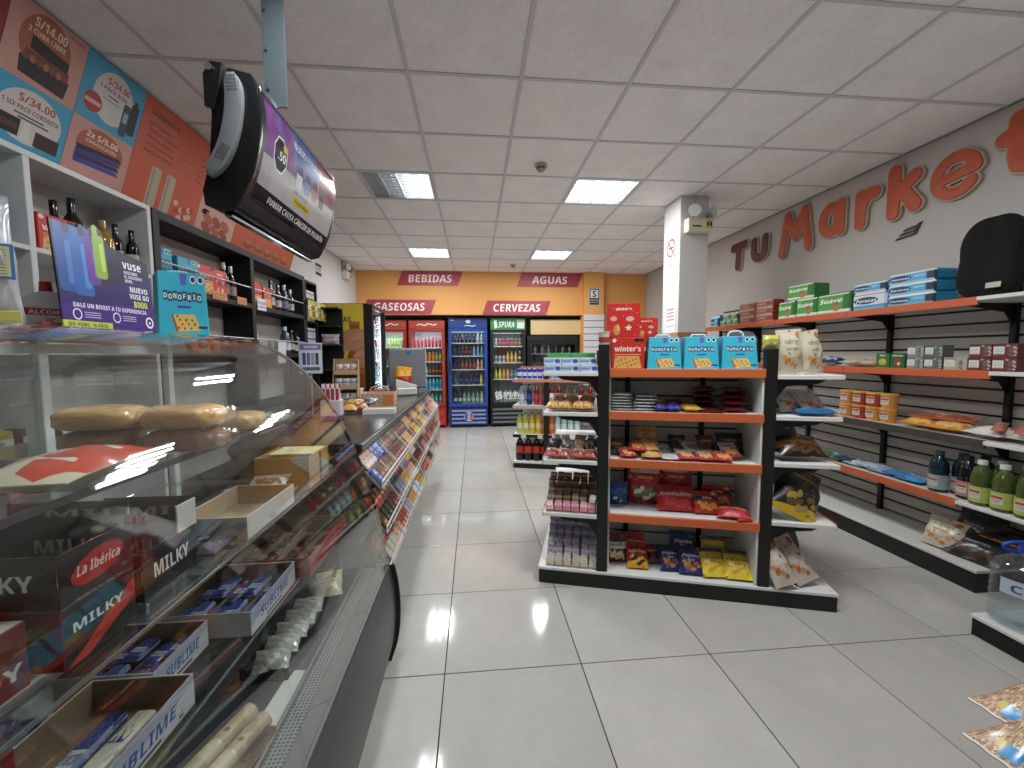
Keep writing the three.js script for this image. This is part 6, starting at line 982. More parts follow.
  const gp = [['#a8a63a', '#d8d6a0'], ['#b9a83a', '#8a3a2a'], ['#8f9a4a', '#e0dcc0'], ['#c4b86a', '#6a7a3a']];
  for (let i = 0; i < 6; i++) { const o = solo('hanging_sachet', pouch(0.075, 0.2, 0.025, 1 + i % 3, { nx: 6, ny: 10 }), packMat('sach' + i % 4, { bg: gp[i % 4][0], band: gp[i % 4][1], text: 'caldo', tc: '#4a3a20', pic: gp[i % 4][1] }), `green and yellow sachet strip hanging before the narrow unit, ${nth(i, 6)}`, 'sachet', 'hanging sachet strips'); put(o, -1.775, 1.77, -4.68 - i * 0.09, F - 0.1); }
  { const b = part('hook_bar', rod([-1.778, 1.972, -5.16], [-1.778, 1.972, -4.66], 0.004), STEEL, third); }
  { const o = solo('tissue_bundle', pouch(0.2, 0.12, 0.09, 3), packMat('tiss', { bg: '#b9aeb0', band: '#a87a80', text: '', pic: '#d0c8c8' }), 'pale pink bundle on the low black shelf beside the cooler', 'packet'); put(o, -1.70, 1.501, -5.07, 0.2, -0.1); }
  { const o = solo('price_sheet', cbox(0.002, 0.2, 0.16, 0.0005), M('#d4d2ce', 0.6), 'blank white paper sheet hanging off the lower rail', 'paper'); put(o, UF + 0.012, 1.30, -4.02, 0, 0, -0.06); }
}
// ---------------------------------------------------------------- tilted promotional posters below the ceiling
{
  const A = [-1.802, H - 0.012], B = [-2.002, 2.222], L = Math.hypot(B[0] - A[0], B[1] - A[1]), tilt = Math.atan2(A[0] - B[0], A[1] - B[1]);
  const bb = thing('poster_board', 'tilted backing board that carries the promotional posters', 'board'); put(bb, A[0] - 0.008, A[1], 0, 0, 0, 0);
  part('backing', box(-0.004, 0.004, -L, 0, -4.72, 0.6, 0.001).rotateZ(-tilt), M('#5a4038', 0.6), bb);
  const poster = (z0, z1, s0, s1, tw, th, label, draw) => {           // z0 nearer; s along the slope, 0 at the ceiling
    const w = z0 - z1, h = (s1 - s0) * L; const g = box(-w / 2, w / 2, -h, 0, 0, 0.002, 0.0005);
    const o = solo('promo_poster', g, TM(canvasTex(tw, th, draw), 0.5), label, 'poster', 'promotional posters'); o.rotation.order = 'ZYX';
    o.position.set(A[0] - Math.sin(tilt) * s0 * L, A[1] - Math.cos(tilt) * s0 * L, (z0 + z1) / 2); o.rotation.set(0, Math.PI / 2, -tilt);
  };
  const PINK = '#c9948a', BLUE = '#3f9cc0', BRN = '#a85a42', RED = '#c9583c', RF = 0.48;
  poster(-1.20, -1.908, 0, 1, 96, 128, 'dark red poster at the left edge of the picture', (c, W, Hh) => { rect(c, 0, 0, W, Hh, '#8a2c2c'); });
  poster(-1.91, -2.231, 0, RF, 400, 320, 'pink poster with brown disc and price 14 above the blue one', (c, W, Hh) => { rect(c, 0, 0, W, Hh, PINK); oval(c, 190, 140, 130, 128, BRN); fitText(c, 'S/14.00', 200, 60, 170, 54, '#e8d8c8'); fitText(c, '2 CUBA LIBRE', 190, 102, 220, 30, '#e8d0b0'); poly(c, [[120, 120], [320, 140], [320, 190], [120, 176]], '#1c1412'); rect(c, 100, 182, 230, 50, '#6a3a2a'); poly(c, [[80, 220], [340, 220], [330, 300], [90, 290]], '#15100f'); for (let k = 0; k < 7; k++) disc(c, 110 + k * 34, 215, 16, k % 2 ? '#a8633a' : '#7a4030'); fitText(c, '+ DESCUENTO', 330, 24, 110, 16, '#7a3a34'); });
  poster(-1.91, -2.231, RF, 1, 400, 420, 'blue poster with white disc offering a six pack for 34', (c, W, Hh) => { rect(c, 0, 0, W, Hh, BLUE); oval(c, 200, 165, 165, 140, '#cfc6c0'); fitText(c, 'S/34.00', 220, 78, 200, 56, '#a83a34'); fitText(c, '1 SIX PACK CORONITA', 200, 130, 290, 34, '#7a4038'); rect(c, 120, 158, 150, 8, '#3a3a3a'); rect(c, 140, 176, 160, 8, '#3a3a3a'); rect(c, 30, 190, 130, 90, '#17120f'); poly(c, [[180, 190], [210, 190], [220, 290], [170, 290]], '#d9d4cc'); rect(c, 240, 215, 130, 80, '#3a241c'); rect(c, 60, 220, 90, 30, '#5a3020'); });
  poster(-2.233, -2.578, 0, RF, 400, 360, 'blue poster with white disc, red seal and water bottles', (c, W, Hh) => { rect(c, 0, 0, W, Hh, BLUE); oval(c, 200, 175, 130, 145, '#d2ccc8'); fitText(c, 'S/34.00', 215, 90, 150, 52, '#a83a34'); fitText(c, '1 PACK RON', 190, 135, 190, 32, '#8a4a40'); rect(c, 160, 165, 70, 7, '#3a3a3a'); rect(c, 130, 190, 110, 4, '#666'); disc(c, 85, 250, 56, '#b03430'); rect(c, 36, 240, 98, 22, '#d9b0a8'); c.fillStyle = '#2a4458'; c.beginPath(); c.roundRect(270, 150, 52, 190, 16); c.fill(); c.fillStyle = '#16202a'; c.beginPath(); c.roundRect(320, 120, 56, 190, 18); c.fill(); rect(c, 335, 100, 24, 30, '#16202a'); rect(c, 282, 200, 30, 60, '#8fb0c4'); });
  poster(-2.233, -2.578, RF, 1, 400, 460, 'pink poster with brown disc offering two chocolates for 5', (c, W, Hh) => { rect(c, 0, 0, W, Hh, PINK); oval(c, 200, 150, 150, 130, BRN); fitText(c, '2x S/5.00', 200, 75, 210, 54, '#ecdccc'); fitText(c, 'CHOCOLATES', 200, 120, 220, 32, '#e8d0b0'); for (let k = 0; k < 4; k++) poly(c, [[50, 170 + k * 30], [330, 140 + k * 34], [350, 166 + k * 34], [60, 200 + k * 30]], ['#1d1b30', '#2a3480', '#1f2658', '#31409a'][k]); });
  poster(-2.58, -3.18, 0, 1, 400, 512, 'orange red SANDWICH price list poster with two wraps', (c, W, Hh) => { rect(c, 0, 0, W, Hh, RED); fitText(c, 'SÁNDWICH', 110, 52, 150, 34, '#3a2420'); for (let k = 0; k < 5; k++) { fitText(c, ['BUTIFARRA', 'TRIPLE CLÁSICO', 'TRIPLE MIXTO', 'POLLO Y DURAZNO', 'JAMÓN Y QUESO'][k], 40, 100 + k * 30, 150, 20, '#4a2822', 'left'); rect(c, 200, 102 + k * 30, 120, 2, '#8a3a2c'); fitText(c, '9.90', 350, 104 + k * 30, 50, 18, '#5a2a24'); } for (const x of [100, 180]) { c.fillStyle = '#b8a890'; c.beginPath(); c.roundRect(x, 270, 52, 190, 10); c.fill(); rect(c, x + 8, 280, 10, 170, '#9a8a74'); } for (let k = 0; k < 14; k++) disc(c, 260 + (k * 23) % 100, 380 + (k * 31) % 80, 14, k % 2 ? '#b84030' : '#d0b8a0'); });
  poster(-3.182, -3.62, 0, 1, 300, 512, 'pink price list poster with sausages at its foot', (c, W, Hh) => { rect(c, 0, 0, W, Hh, '#cfa094'); for (let k = 0; k < 6; k++) { rect(c, 30, 70 + k * 34, 110, 12, '#5a3a36'); rect(c, 210, 70 + k * 34, 50, 10, '#7a4a44'); } for (let k = 0; k < 6; k++) oval(c, 80 + (k % 3) * 70, 380 + Math.floor(k / 3) * 50, 42, 24, k % 2 ? '#9a4a3a' : '#b05a44', 0.5); });
  poster(-3.622, -4.70, 0, 1, 512, 400, 'orange red poster with small pies at the far end', (c, W, Hh) => { rect(c, 0, 0, W, Hh, '#c4583c'); for (let k = 0; k < 5; k++) { rect(c, 60, 60 + k * 28, 160, 10, '#5a2a22'); oval(c, 110 + k * 80, 320, 34, 22, '#8a4a34'); oval(c, 110 + k * 80, 310, 26, 12, '#b5764a'); } });
}
// ---------------------------------------------------------------- hanging curved lightbox
{
  const t = thing('advert_lightbox', 'black curved advert lightbox hanging from the ceiling on a grey bar', 'lightbox');
  const z0 = -1.655, z1 = -2.46;
  const face = new THREE.CatmullRomCurve3([[-0.778, 2.365], [-0.768, 2.275], [-0.778, 2.165], [-0.806, 2.05], [-0.855, 1.945]].map(([x, y]) => new THREE.Vector3(x, y, 0))).getPoints(18);
  const outline = [[-0.95, 2.385], [-0.93, 2.415], [-0.88, 2.412], [-0.80, 2.395], ...face.map((p) => [p.x, p.y]), [-0.868, 1.925], [-0.93, 1.908], [-0.98, 1.93], [-0.985, 1.98], [-0.955, 2.09], [-0.94, 2.25]];
  const BP = M('#0f1012', 0.28);
  part('housing', toCreasedNormals(slab(outline, z0 - z1 - 0.02).translate(0, 0, z1 + 0.01), 0.5), BP, t);
  for (const [a, k] of [[z0 - 0.012, 1], [z1 - 0.004, 1]]) part('end_cap', toCreasedNormals(slab(outline.map(([x, y]) => [-0.86 + (x + 0.86) * 1.01, 2.15 + (y - 2.15) * 1.01]), 0.022, 0.006, 2).translate(0, 0, a), 0.5), BP, t);
  // printed face
  const pts = face.slice(1, 18), ribbonFace = ribbon(pts, 0.003, z1 + 0.03, z0 - 0.03, 1);
  { let lens = [0]; for (let i = 1; i < pts.length; i++) lens.push(lens[i - 1] + pts[i].distanceTo(pts[i - 1])); const tot = lens[lens.length - 1], p = ribbonFace.attributes.position, uv = new Float32Array(p.count * 2); for (let i = 0; i < p.count; i++) { const y = p.getY(i); let v = 0; for (let k = 1; k < pts.length; k++) if (y <= pts[k - 1].y && y >= pts[k].y) { v = (lens[k - 1] + (lens[k] - lens[k - 1]) * (pts[k - 1].y - y) / (pts[k - 1].y - pts[k].y)) / tot; break; } else if (y < pts[pts.length - 1].y) v = 1; uv[2 * i] = (z0 - 0.03 - p.getZ(i)) / (z0 - z1 - 0.06); uv[2 * i + 1] = 1 - v; } ribbonFace.setAttribute('uv', new THREE.BufferAttribute(uv, 2)); }
  const ad = canvasTex(768, 400, (c, W, Hh) => {
    rect(c, 0, 0, W, Hh, '#a8a2ac'); poly(c, [[0, 0], [300, 0], [260, 190], [0, 210]], '#7a4a86'); poly(c, [[240, 0], [560, 0], [520, 170], [260, 190]], '#5c74a4'); poly(c, [[520, 0], [W, 0], [W, 300], [560, 200]], '#9c5c58');
    for (let k = 0; k < 60; k++) { c.globalAlpha = 0.25; oval(c, (k * 97) % W, (k * 61) % 200, 30 + k % 20, 16 + k % 9, ['#8a5a9a', '#6a84b4', '#b07a86', '#5a3a74'][k % 4], k); } c.globalAlpha = 1;
    poly(c, [[0, 210], [W, 180], [W, 330], [0, 330]], '#b9b4b4'); fitText(c, 'NUEVO FORMATO', 420, 60, 330, 50, '#d9dcea');
    c.fillStyle = '#e4e4e6'; c.beginPath(); for (let k = 0; k < 8; k++) c.lineTo(130 + 62 * Math.cos(k * Math.PI / 4 + 0.39), 165 + 76 * Math.sin(k * Math.PI / 4 + 0.39)); c.fill(); c.fillStyle = '#1a1a1e'; c.beginPath(); for (let k = 0; k < 8; k++) c.lineTo(130 + 55 * Math.cos(k * Math.PI / 4 + 0.39), 165 + 68 * Math.sin(k * Math.PI / 4 + 0.39)); c.fill(); fitText(c, '.50', 140, 168, 70, 50, '#e8e8e8'); rect(c, 150, 112, 36, 28, '#c9b43c');
    for (let k = 0; k < 4; k++) { rect(c, 290 + k * 90, 130, 62, 96, ['#d4d2d6', '#8fa0c0', '#c48a7a', '#4a4a5a'][k]); rect(c, 290 + k * 90, 130, 62, 36, ['#3a3a44', '#3a4a7a', '#8a3a34', '#7a7a84'][k]); }
    fitText(c, 'sabor intenso', 360, 250, 220, 24, '#6a4a70'); rect(c, 290, 272, 190, 32, '#c9b02e'); fitText(c, 'Prueba ahora', 385, 288, 170, 22, '#3a3420');
    rect(c, 0, 330, W, 70, '#1d1a26'); fitText(c, 'FUMAR CAUSA CÁNCER DE PULMÓN', 420, 362, 620, 38, '#e8e6ea');
  });
  part('screen', ribbonFace, new THREE.MeshPhysicalMaterial({ map: ad, emissiveMap: ad, emissive: '#ffffff', emissiveIntensity: 0.3, roughness: 0.25, specularIntensity: 0.45 }), t, 'printed backlit advert face');
  part('face_trim', ribbon(face.slice(0, 2), 0.008, z1 + 0.01, z0 - 0.01, -1), CHROME, t); part('lower_trim', box(-0.93, -0.90, 1.895, 1.905, z1 + 0.02, z0 - 0.02, 0.002), CHROME, t, 'bright strip along the underside');
  // grey handle on the near end
  const gp = new THREE.CatmullRomCurve3([[-0.858, 2.385], [-0.85, 2.31], [-0.862, 2.21], [-0.895, 2.11], [-0.95, 2.025]].map(([x, y]) => new THREE.Vector3(x, y, 0))).getPoints(16);
  const hg = gp.map((p, i) => { const a = gp[Math.max(0, i - 1)], b = gp[Math.min(16, i + 1)], dx = b.x - a.x, dy = b.y - a.y, l = Math.hypot(dx, dy), w = 0.031 * Math.sqrt(Math.max(0.15, 1 - Math.pow(Math.abs(i / 8 - 1), 6))); return [[p.x + dy / l * w, p.y - dx / l * w], [p.x - dy / l * w, p.y + dx / l * w]]; });
  const gh = part('grey_handle', toCreasedNormals(slab([...hg.map((q) => q[0]), ...hg.map((q) => q[1]).reverse()], 0.024, 0.006, 2).translate(0, 0, z0 + 0.01), 0.6), M('#6d7173', 0.55), t, 'curved grey plastic end handle');
  for (const base of [2, 12]) for (let r = 0; r < 5; r++) for (let k = 0; k < 4; k++) { const p = gp[Math.min(16, base)]; const q = gp[Math.min(16, base + 1)]; const tx = q.x - p.x, ty = q.y - p.y, l = Math.hypot(tx, ty); part('grip_stud', cyl(0.0022, 0.0022, 0.003, 6).rotateX(Math.PI / 2).translate(p.x + tx / l * (r - 2) * 0.012 + ty / l * (k - 1.5) * 0.009, p.y + ty / l * (r - 2) * 0.012 - tx / l * (k - 1.5) * 0.009, z0 + 0.034), M('#4a4e50', 0.5), gh); }
  part('hinge_plate', slab([[-0.955, 2.38], [-0.93, 2.425], [-0.885, 2.42], [-0.90, 2.34], [-0.925, 2.26], [-0.955, 2.27]], 0.016, 0.003).translate(0, 0, z0 + 0.008), BP, t); part('bolt', cyl(0.013, 0.013, 0.01, 14).rotateX(Math.PI / 2).translate(-0.928, 2.398, z0 + 0.024), CHROME, t); part('bolt', cyl(0.01, 0.01, 0.01, 12).rotateX(Math.PI / 2).translate(-0.975, 1.90, z0 + 0.01), CHROME, t);
  part('hanging_bar', merge([box(-0.832, -0.745, 2.38, H, -1.83, -1.822, 0.001), box(-0.832, -0.824, 2.38, H, -1.86, -1.83, 0.001)]), M('#4f585e', 0.5, 0.3), t, 'grey steel hanging bar'); for (const y of [2.45, 2.6, 2.75]) part('bolt', cyl(0.006, 0.006, 0.006, 8).rotateX(Math.PI / 2).translate(-0.815, y, -1.819), CHROME, t); part('ceiling_plate', box(-0.85, -0.73, H - 0.004, H + 0.002, -1.88, -1.8, 0.001), STEEL, t);
}
// ---------------------------------------------------------------- left wall fixtures
{
  const lampHead = (parent, x, y, z, r, dir) => { const h = part('lamp_head', lathe([[0, 0], [r * 0.5, 0], [r, 0.05], [r * 1.05, 0.06]], 18).rotateX(Math.PI / 2).rotateY(dir).translate(x, y, z), M('#a9abac', 0.4, 0.2), parent); part('lens', new THREE.CylinderGeometry(r, r, 0.006, 20).rotateX(Math.PI / 2).translate(0, 0, 0.058).rotateY(dir).translate(x, y, z), M('#d6dcde', 0.12, 0.3), h); };
  const t = thing('emergency_light', 'twin emergency light high on the left wall by the orange wall', 'emergency light'); put(t, XL + 0.002, 2.57, -6.85, Math.PI / 2);
  part('battery_box', box(-0.13, 0.13, 0, 0.12, 0, 0.09, 0.006), WHITEPLASTIC, t); lampHead(t, -0.07, 0.19, 0.04, 0.06, -0.4); lampHead(t, 0.08, 0.18, 0.04, 0.06, 0.5); part('cord', rod([-0.12, 0.1, 0.01], [-0.12, 0.285, 0.005], 0.006), M('#77787a', 0.5), t); part('panel', box(-0.02, 0.1, 0.02, 0.1, 0.09, 0.093, 0.001), M('#b5aa88', 0.5), t);
  const s = solo('wall_notice', cbox(0.004, 0.15, 0.2, 0.001), TM(canvasTex(64, 48, (c) => { rect(c, 0, 0, 64, 48, '#cfcfcc'); rect(c, 0, 0, 64, 12, '#1c1c1e'); rect(c, 0, 36, 64, 12, '#1c1c1e'); for (let k = 0; k < 3; k++) rect(c, 8, 16 + k * 6, 48, 3, '#6a6a6a'); }), 0.5), 'small black and white notice on the left wall beyond the lightbox', 'sign'); put(s, XL + 0.003, 2.43, -5.75);
  const p = thing('emergency_light', 'cream twin emergency light mounted on the white pillar', 'emergency light'); put(p, 2.09, 2.50, -3.80);
  part('battery_box', box(-0.10, 0.14, 0, 0.13, 0, 0.08, 0.008), M('#d8d2bc', 0.5), p); part('vent', box(-0.06, 0.03, 0.045, 0.06, 0.08, 0.082, 0.001), M('#3a3834', 0.5), p); part('socket_plate', box(0.075, 0.135, 0.035, 0.11, 0.08, 0.085, 0.002), M('#c9b84e', 0.5), p); for (const x of [0.09, 0.12]) part('socket', box(x - 0.009, x + 0.009, 0.055, 0.09, 0.085, 0.087, 0.001), BLACK, p); lampHead(p, -0.035, 0.185, 0.05, 0.058, -0.35); lampHead(p, 0.105, 0.18, 0.05, 0.058, 0.65); part('cord', rod([0.02, 0.13, 0.02], [0.02, 0.35, 0.01], 0.007), M('#b5b2ae', 0.5), p); part('knuckle', rod([-0.035, 0.13, 0.05], [-0.035, 0.19, 0.05], 0.012), M('#55565a', 0.5), p); part('knuckle', rod([0.105, 0.13, 0.05], [0.105, 0.18, 0.05], 0.012), M('#55565a', 0.5), p);
  // signs on the pillar's left face
  const ns = solo('no_smoking_sign', cbox(0.004, 0.34, 0.22, 0.001), TM(canvasTex(128, 200, (c) => { rect(c, 0, 0, 128, 200, '#d6d6d4'); c.strokeStyle = '#b83a34'; c.lineWidth = 11; c.beginPath(); c.arc(64, 66, 46, 0, 7); c.moveTo(34, 100); c.lineTo(94, 32); c.stroke(); rect(c, 30, 62, 62, 9, '#333'); fitText(c, 'PROHIBIDO', 64, 138, 110, 22, '#b83a34'); fitText(c, 'FUMAR', 64, 164, 100, 22, '#b83a34'); }), 0.5), 'no smoking sign with a red circle on the pillar', 'sign'); put(ns, 1.951, 2.18, -3.965);
  const n1 = solo('paper_notice', cbox(0.003, 0.62, 0.24, 0.001), TM(canvasTex(96, 220, (c) => { rect(c, 0, 0, 96, 220, '#dedede'); for (let k = 0; k < 4; k++) rect(c, 14, 130 + k * 12, 60, 5, k ? '#c98a84' : '#7a8ac0'); rect(c, 10, 190, 70, 2, '#999'); }), 0.6), 'long white paper notice with red lines below the no smoking sign', 'notice'); put(n1, 1.951, 1.56, -3.96);
}
// ---------------------------------------------------------------- smoke detectors
[[0.54, -3.29, 'smoke detector on the ceiling in the middle of the shop'], [0.663, -6.88, 'small smoke detector far back near the orange wall']].forEach(([x, z, l]) => { const t = thing('smoke_detector', l, 'smoke detector'); put(t, x, H, z); part('base', cyl(0.05, 0.05, 0.018, 20).translate(0, -0.018, 0), M('#bdb9ae', 0.5), t); part('chamber', lathe([[0, -0.052], [0.025, -0.05], [0.032, -0.04], [0.034, -0.018]], 20), M('#a39e92', 0.5), t); part('slot_ring', new THREE.TorusGeometry(0.034, 0.004, 6, 20).rotateX(Math.PI / 2).translate(0, -0.028, 0), M('#5a564e', 0.6), t); });
// ---------------------------------------------------------------- slatted wall shelving on the right
const UPZ = [-5.08, -4.35, -3.62, -2.89, -2.16, -1.43];
const RS = [1.68, 1.265, 0.878, 0.505], RB = 0.135;
{
  const t = thing('wall_shelving', 'slatted white wall shelving with orange strips along the right wall', 'shelf');
  const slat = M('#c3bdb8', 0.55), wht = M('#d0cec9', 0.45);
  part('slat_backing', box(XR - 0.012, XR - 0.002, 0.14, 1.90, UPZ[0], UPZ[5], 0), BLACK, t);
  for (let m = 0; m < 5; m++) for (let k = 0; k < 21; k++) part('slat', cbox(0.018, 0.069, UPZ[m + 1] - UPZ[m] - 0.004, 0.003, { mid: 1 }), slat, t).position.set(XR - 0.021, 0.185 + k * 0.083, (UPZ[m] + UPZ[m + 1]) / 2);
  for (const z of UPZ) part('upright', box(XR - 0.058, XR - 0.03, 0.135, 1.86, z - 0.016, z + 0.016, 0.002), BLACKMETAL, t);
  part('plinth', box(2.825, XR - 0.002, 0, 0.115, UPZ[0], -1.985, 0.002), BLACK, t); part('base_deck', box(2.818, XR - 0.002, 0.116, RB, UPZ[0], -1.98, 0.003), wht, t);
  RS.forEach((y, n) => {
    for (let m = 0; m < 5; m++) {
      const END = [-2.07, -1.99, -1.99, -2.10][n], a = UPZ[m] + 0.002, b = m === 3 ? END : UPZ[m + 1] - 0.002, a2 = m === 4 ? END + 0.002 : a;
      const s = part('shelf', box(m === 4 ? 2.80 : 2.83, XR - 0.06, y - 0.022, y, a2, b, 0.003), wht, t);
      if (m < 4) part('price_strip', box(2.817, 2.829, y - 0.044, y + 0.003, a, b, 0.002), n === 2 ? M('#3c3630', 0.45) : M('#c05a34', 0.38), s, n === 2 ? 'dark shelf edge' : 'orange price strip');
      part('bracket', slab([[0, -0.022], [-0.33, -0.022], [-0.3, -0.04], [-0.06, -0.075], [0, -0.15]], 0.007).translate(XR - 0.058, y, UPZ[m + 1] - 0.004), BLACKMETAL, s);
    }
  });
}
// ---------------------------------------------------------------- big wall letters
{
  // rounded stroke letters: the outline at a given distance from the pen strokes
  const arc = (cx, cy, rx, ry, a0, a1, n = 14) => Array.from({ length: n + 1 }, (_, i) => { const a = (a0 + (a1 - a0) * i / n) * Math.PI / 180; return [cx + rx * Math.cos(a), cy + ry * Math.sin(a)]; });
  const PEN = {
    T: [[[0, 1], [1, 1.02]], [[0.52, 1], [0.45, 0]]], U: [[[0, 1], [0.02, 0.4], ...arc(0.5, 0.38, 0.48, 0.38, 180, 360), [1, 1]]],
    M: [[[0, 0], [0.2, 1], [0.5, 0.38], [0.82, 1], [1, 0]]], a: [arc(0.46, 0.5, 0.42, 0.46, 0, 360, 28), [[0.98, 1], [0.98, 0]]],
    r: [[[0.08, 1], [0.1, 0]], [[0.12, 0.5], [0.35, 0.82], [0.65, 0.96], [1, 0.94]]], k: [[[0.05, 1.0], [0.05, 0]], [[0.1, 0.42], [0.9, 0.74]], [[0.4, 0.5], [0.95, 0.06]]],
    e: [[[0.02, 0.44], [0.98, 0.56], ...arc(0.5, 0.5, 0.5, 0.5, 8, 325, 30)]], t: [[[0.42, 1], [0.42, 0.3], [0.52, 0.08], [0.8, 0.02]], [[0, 0.68], [0.95, 0.74]]],
  };
  function outline(strokes, w, h, pen) {                       // marching squares round all strokes, in metres
    const S = strokes.map((s) => s.map(([x, y]) => [x * w, y * h])), st = 0.0085, m = pen + 0.02, nx = Math.ceil((w + 2 * m) / st), ny = Math.ceil((h + 2 * m) / st);
    const f = (i, j) => { const px = -m + i * st, py = -m + j * st; let d = 9; for (const s of S) for (let k = 0; k + 1 < s.length; k++) { const [ax, ay] = s[k], [bx, by] = s[k + 1], dx = bx - ax, dy = by - ay, q = Math.max(0, Math.min(1, ((px - ax) * dx + (py - ay) * dy) / (dx * dx + dy * dy || 1))); d = Math.min(d, Math.hypot(px - ax - dx * q, py - ay - dy * q)); } return d - pen; };
    const F = []; for (let j = 0; j <= ny; j++) { F.push([]); for (let i = 0; i <= nx; i++) F[j].push(f(i, j)); }
    const next = new Map(), pos = new Map();
    const edge = (i0, j0, i1, j1) => { const k = `${i0},${j0},${i1},${j1}`; if (!pos.has(k)) { const a = F[j0][i0], b = F[j1][i1], q = a / (a - b); pos.set(k, [-m + (i0 + (i1 - i0) * q) * st, -m + (j0 + (j1 - j0) * q) * st]); } return k; };
    for (let j = 0; j < ny; j++) for (let i = 0; i < nx; i++) {
      const a = F[j][i] < 0, b = F[j][i + 1] < 0, c = F[j + 1][i + 1] < 0, d = F[j + 1][i] < 0, code = a + 2 * b + 4 * c + 8 * d; if (!code || code === 15) continue;
      const B = edge(i, j, i + 1, j), R = edge(i + 1, j, i + 1, j + 1), T = edge(i, j + 1, i + 1, j + 1), L = edge(i, j, i, j + 1);
      ({ 1: [[B, L]], 2: [[R, B]], 3: [[R, L]], 4: [[T, R]], 5: [[B, R], [T, L]], 6: [[T, B]], 7: [[T, L]], 8: [[L, T]], 9: [[B, T]], 10: [[L, B], [R, T]], 11: [[R, T]], 12: [[L, R]], 13: [[B, R]], 14: [[L, B]] })[code].forEach(([p, q]) => next.set(p, q));
    }
    const loops = []; while (next.size) { const s = next.keys().next().value; let k = s; const lp = []; while (next.has(k)) { lp.push(pos.get(k)); const n = next.get(k); next.delete(k); k = n; } if (lp.length > 8) loops.push(lp.filter((_, i) => i % 2 === 0)); }
    return loops;
  }
  const solid = (loops, depth) => {
    const area = (l) => l.reduce((s, p, i) => { const q = l[(i + 1) % l.length]; return s + p[0] * q[1] - q[0] * p[1]; }, 0);
    const srt = loops.slice().sort((a, b) => Math.abs(area(b)) - Math.abs(area(a))), sh = new THREE.Shape(srt[0].map((p) => new THREE.Vector2(...p))); for (const hl of srt.slice(1)) sh.holes.push(new THREE.Path(hl.map((p) => new THREE.Vector2(...p))));
    return toCreasedNormals(new THREE.ExtrudeGeometry(sh, { depth, bevelEnabled: true, bevelThickness: 0.006, bevelSize: 0.006, bevelOffset: -0.006, bevelSegments: 2 }), 0.7);
  };
  const L = [['T', -4.95, -4.62, 2.36, 2.715, 1], ['U', -4.575, -4.275, 2.385, 2.70, 1], ['M', -4.14, -3.685, 2.345, 2.815, 0], ['a', -3.645, -3.34, 2.39, 2.735, 0], ['r', -3.285, -3.035, 2.38, 2.725, 0], ['k', -3.01, -2.715, 2.37, 2.80, 0], ['e', -2.70, -2.375, 2.385, 2.715, 0], ['t', -2.345, -2.08, 2.395, 2.80, 0]];
  for (const [ch, z0, z1, y0, y1, dark] of L) {
    const pen = ch === 'e' ? 0.036 : ch === 'M' || ch === 'a' ? 0.043 : ch === 't' ? 0.046 : 0.048, w = z1 - z0 - 2 * (pen + 0.012), h = y1 - y0 - 2 * (pen + 0.012);
    const t = thing('wall_letter', `${dark ? 'dark maroon' : 'orange'} raised letter ${ch} of the shop name on the right wall`, 'letter', 'raised letters on the right wall'); put(t, XR - 0.001, y0 + pen + 0.012, z0 + pen + 0.012, -Math.PI / 2);
    part('letter_rim', solid(outline(PEN[ch], w, h, pen + 0.012), 0.02), M('#b3a294', 0.6), t, 'pale rim'); part('letter_face', solid(outline(PEN[ch], w, h, pen), 0.03), dark ? M('#561719', 0.5) : M('#bd5230', 0.5), t);
  }
  const t = thing('wall_emblem', 'small black emblem of slanted stripes under the wall lettering', 'emblem'); put(t, XR - 0.001, 2.225, -2.93, -Math.PI / 2);
  for (let k = 0; k < 3; k++) part('stripe', slab([[k * 0.028, k * 0.027], [0.125 + k * 0.016, 0.008 + k * 0.027], [0.135 + k * 0.018, 0.022 + k * 0.027], [0.02 + k * 0.028, 0.014 + k * 0.027]], 0.012).clone(), BLACK, t);
  part('tail', slab([[0.125, 0.006], [0.145, 0.012], [0.185, 0.09], [0.16, 0.085]], 0.012), BLACK, t);
}
// ---------------------------------------------------------------- black padded seat cushion on the top shelf
{
  const t = thing('seat_cushion', 'tall black padded cushion with rounded top on the top right shelf', 'cushion'); put(t, 2.95, RS[0] + 0.001, -2.125, -Math.PI / 2 + 0.08, -0.06);
  const g = new THREE.SphereGeometry(1, 32, 24), p = g.attributes.position;
  for (let i = 0; i < p.count; i++) {
    let x = p.getX(i), y = p.getY(i), z = p.getZ(i); const s = (v, e) => Math.sign(v) * Math.pow(Math.abs(v), e);
    y = s(y, 0.75); const v = (y + 1) / 2; x = s(x, 0.6) * (v < 0.5 ? 0.165 - v * 0.06 : 0.135 + 0.012 * Math.sin((v - 0.5) * 6)); z = s(z, 0.6) * (0.075 - 0.03 * v);
    const crease = Math.exp(-x * x / 0.0006) * 0.02; p.setXYZ(i, x, v * 0.465, z > 0 ? z - crease : z);
  }
  g.computeVertexNormals(); part('padding', g, M('#060607', 0.95), t);
  part('white_label', box(0.03, 0.095, 0.045, 0.075, 0.0735, 0.0755, 0.0005), M('#b9b4a4', 0.6), t, 'small pale label'); part('side_badge', box(-0.152, -0.148, 0.17, 0.2, 0.0, 0.014, 0.001), M('#8a8a8c', 0.5), t);
}
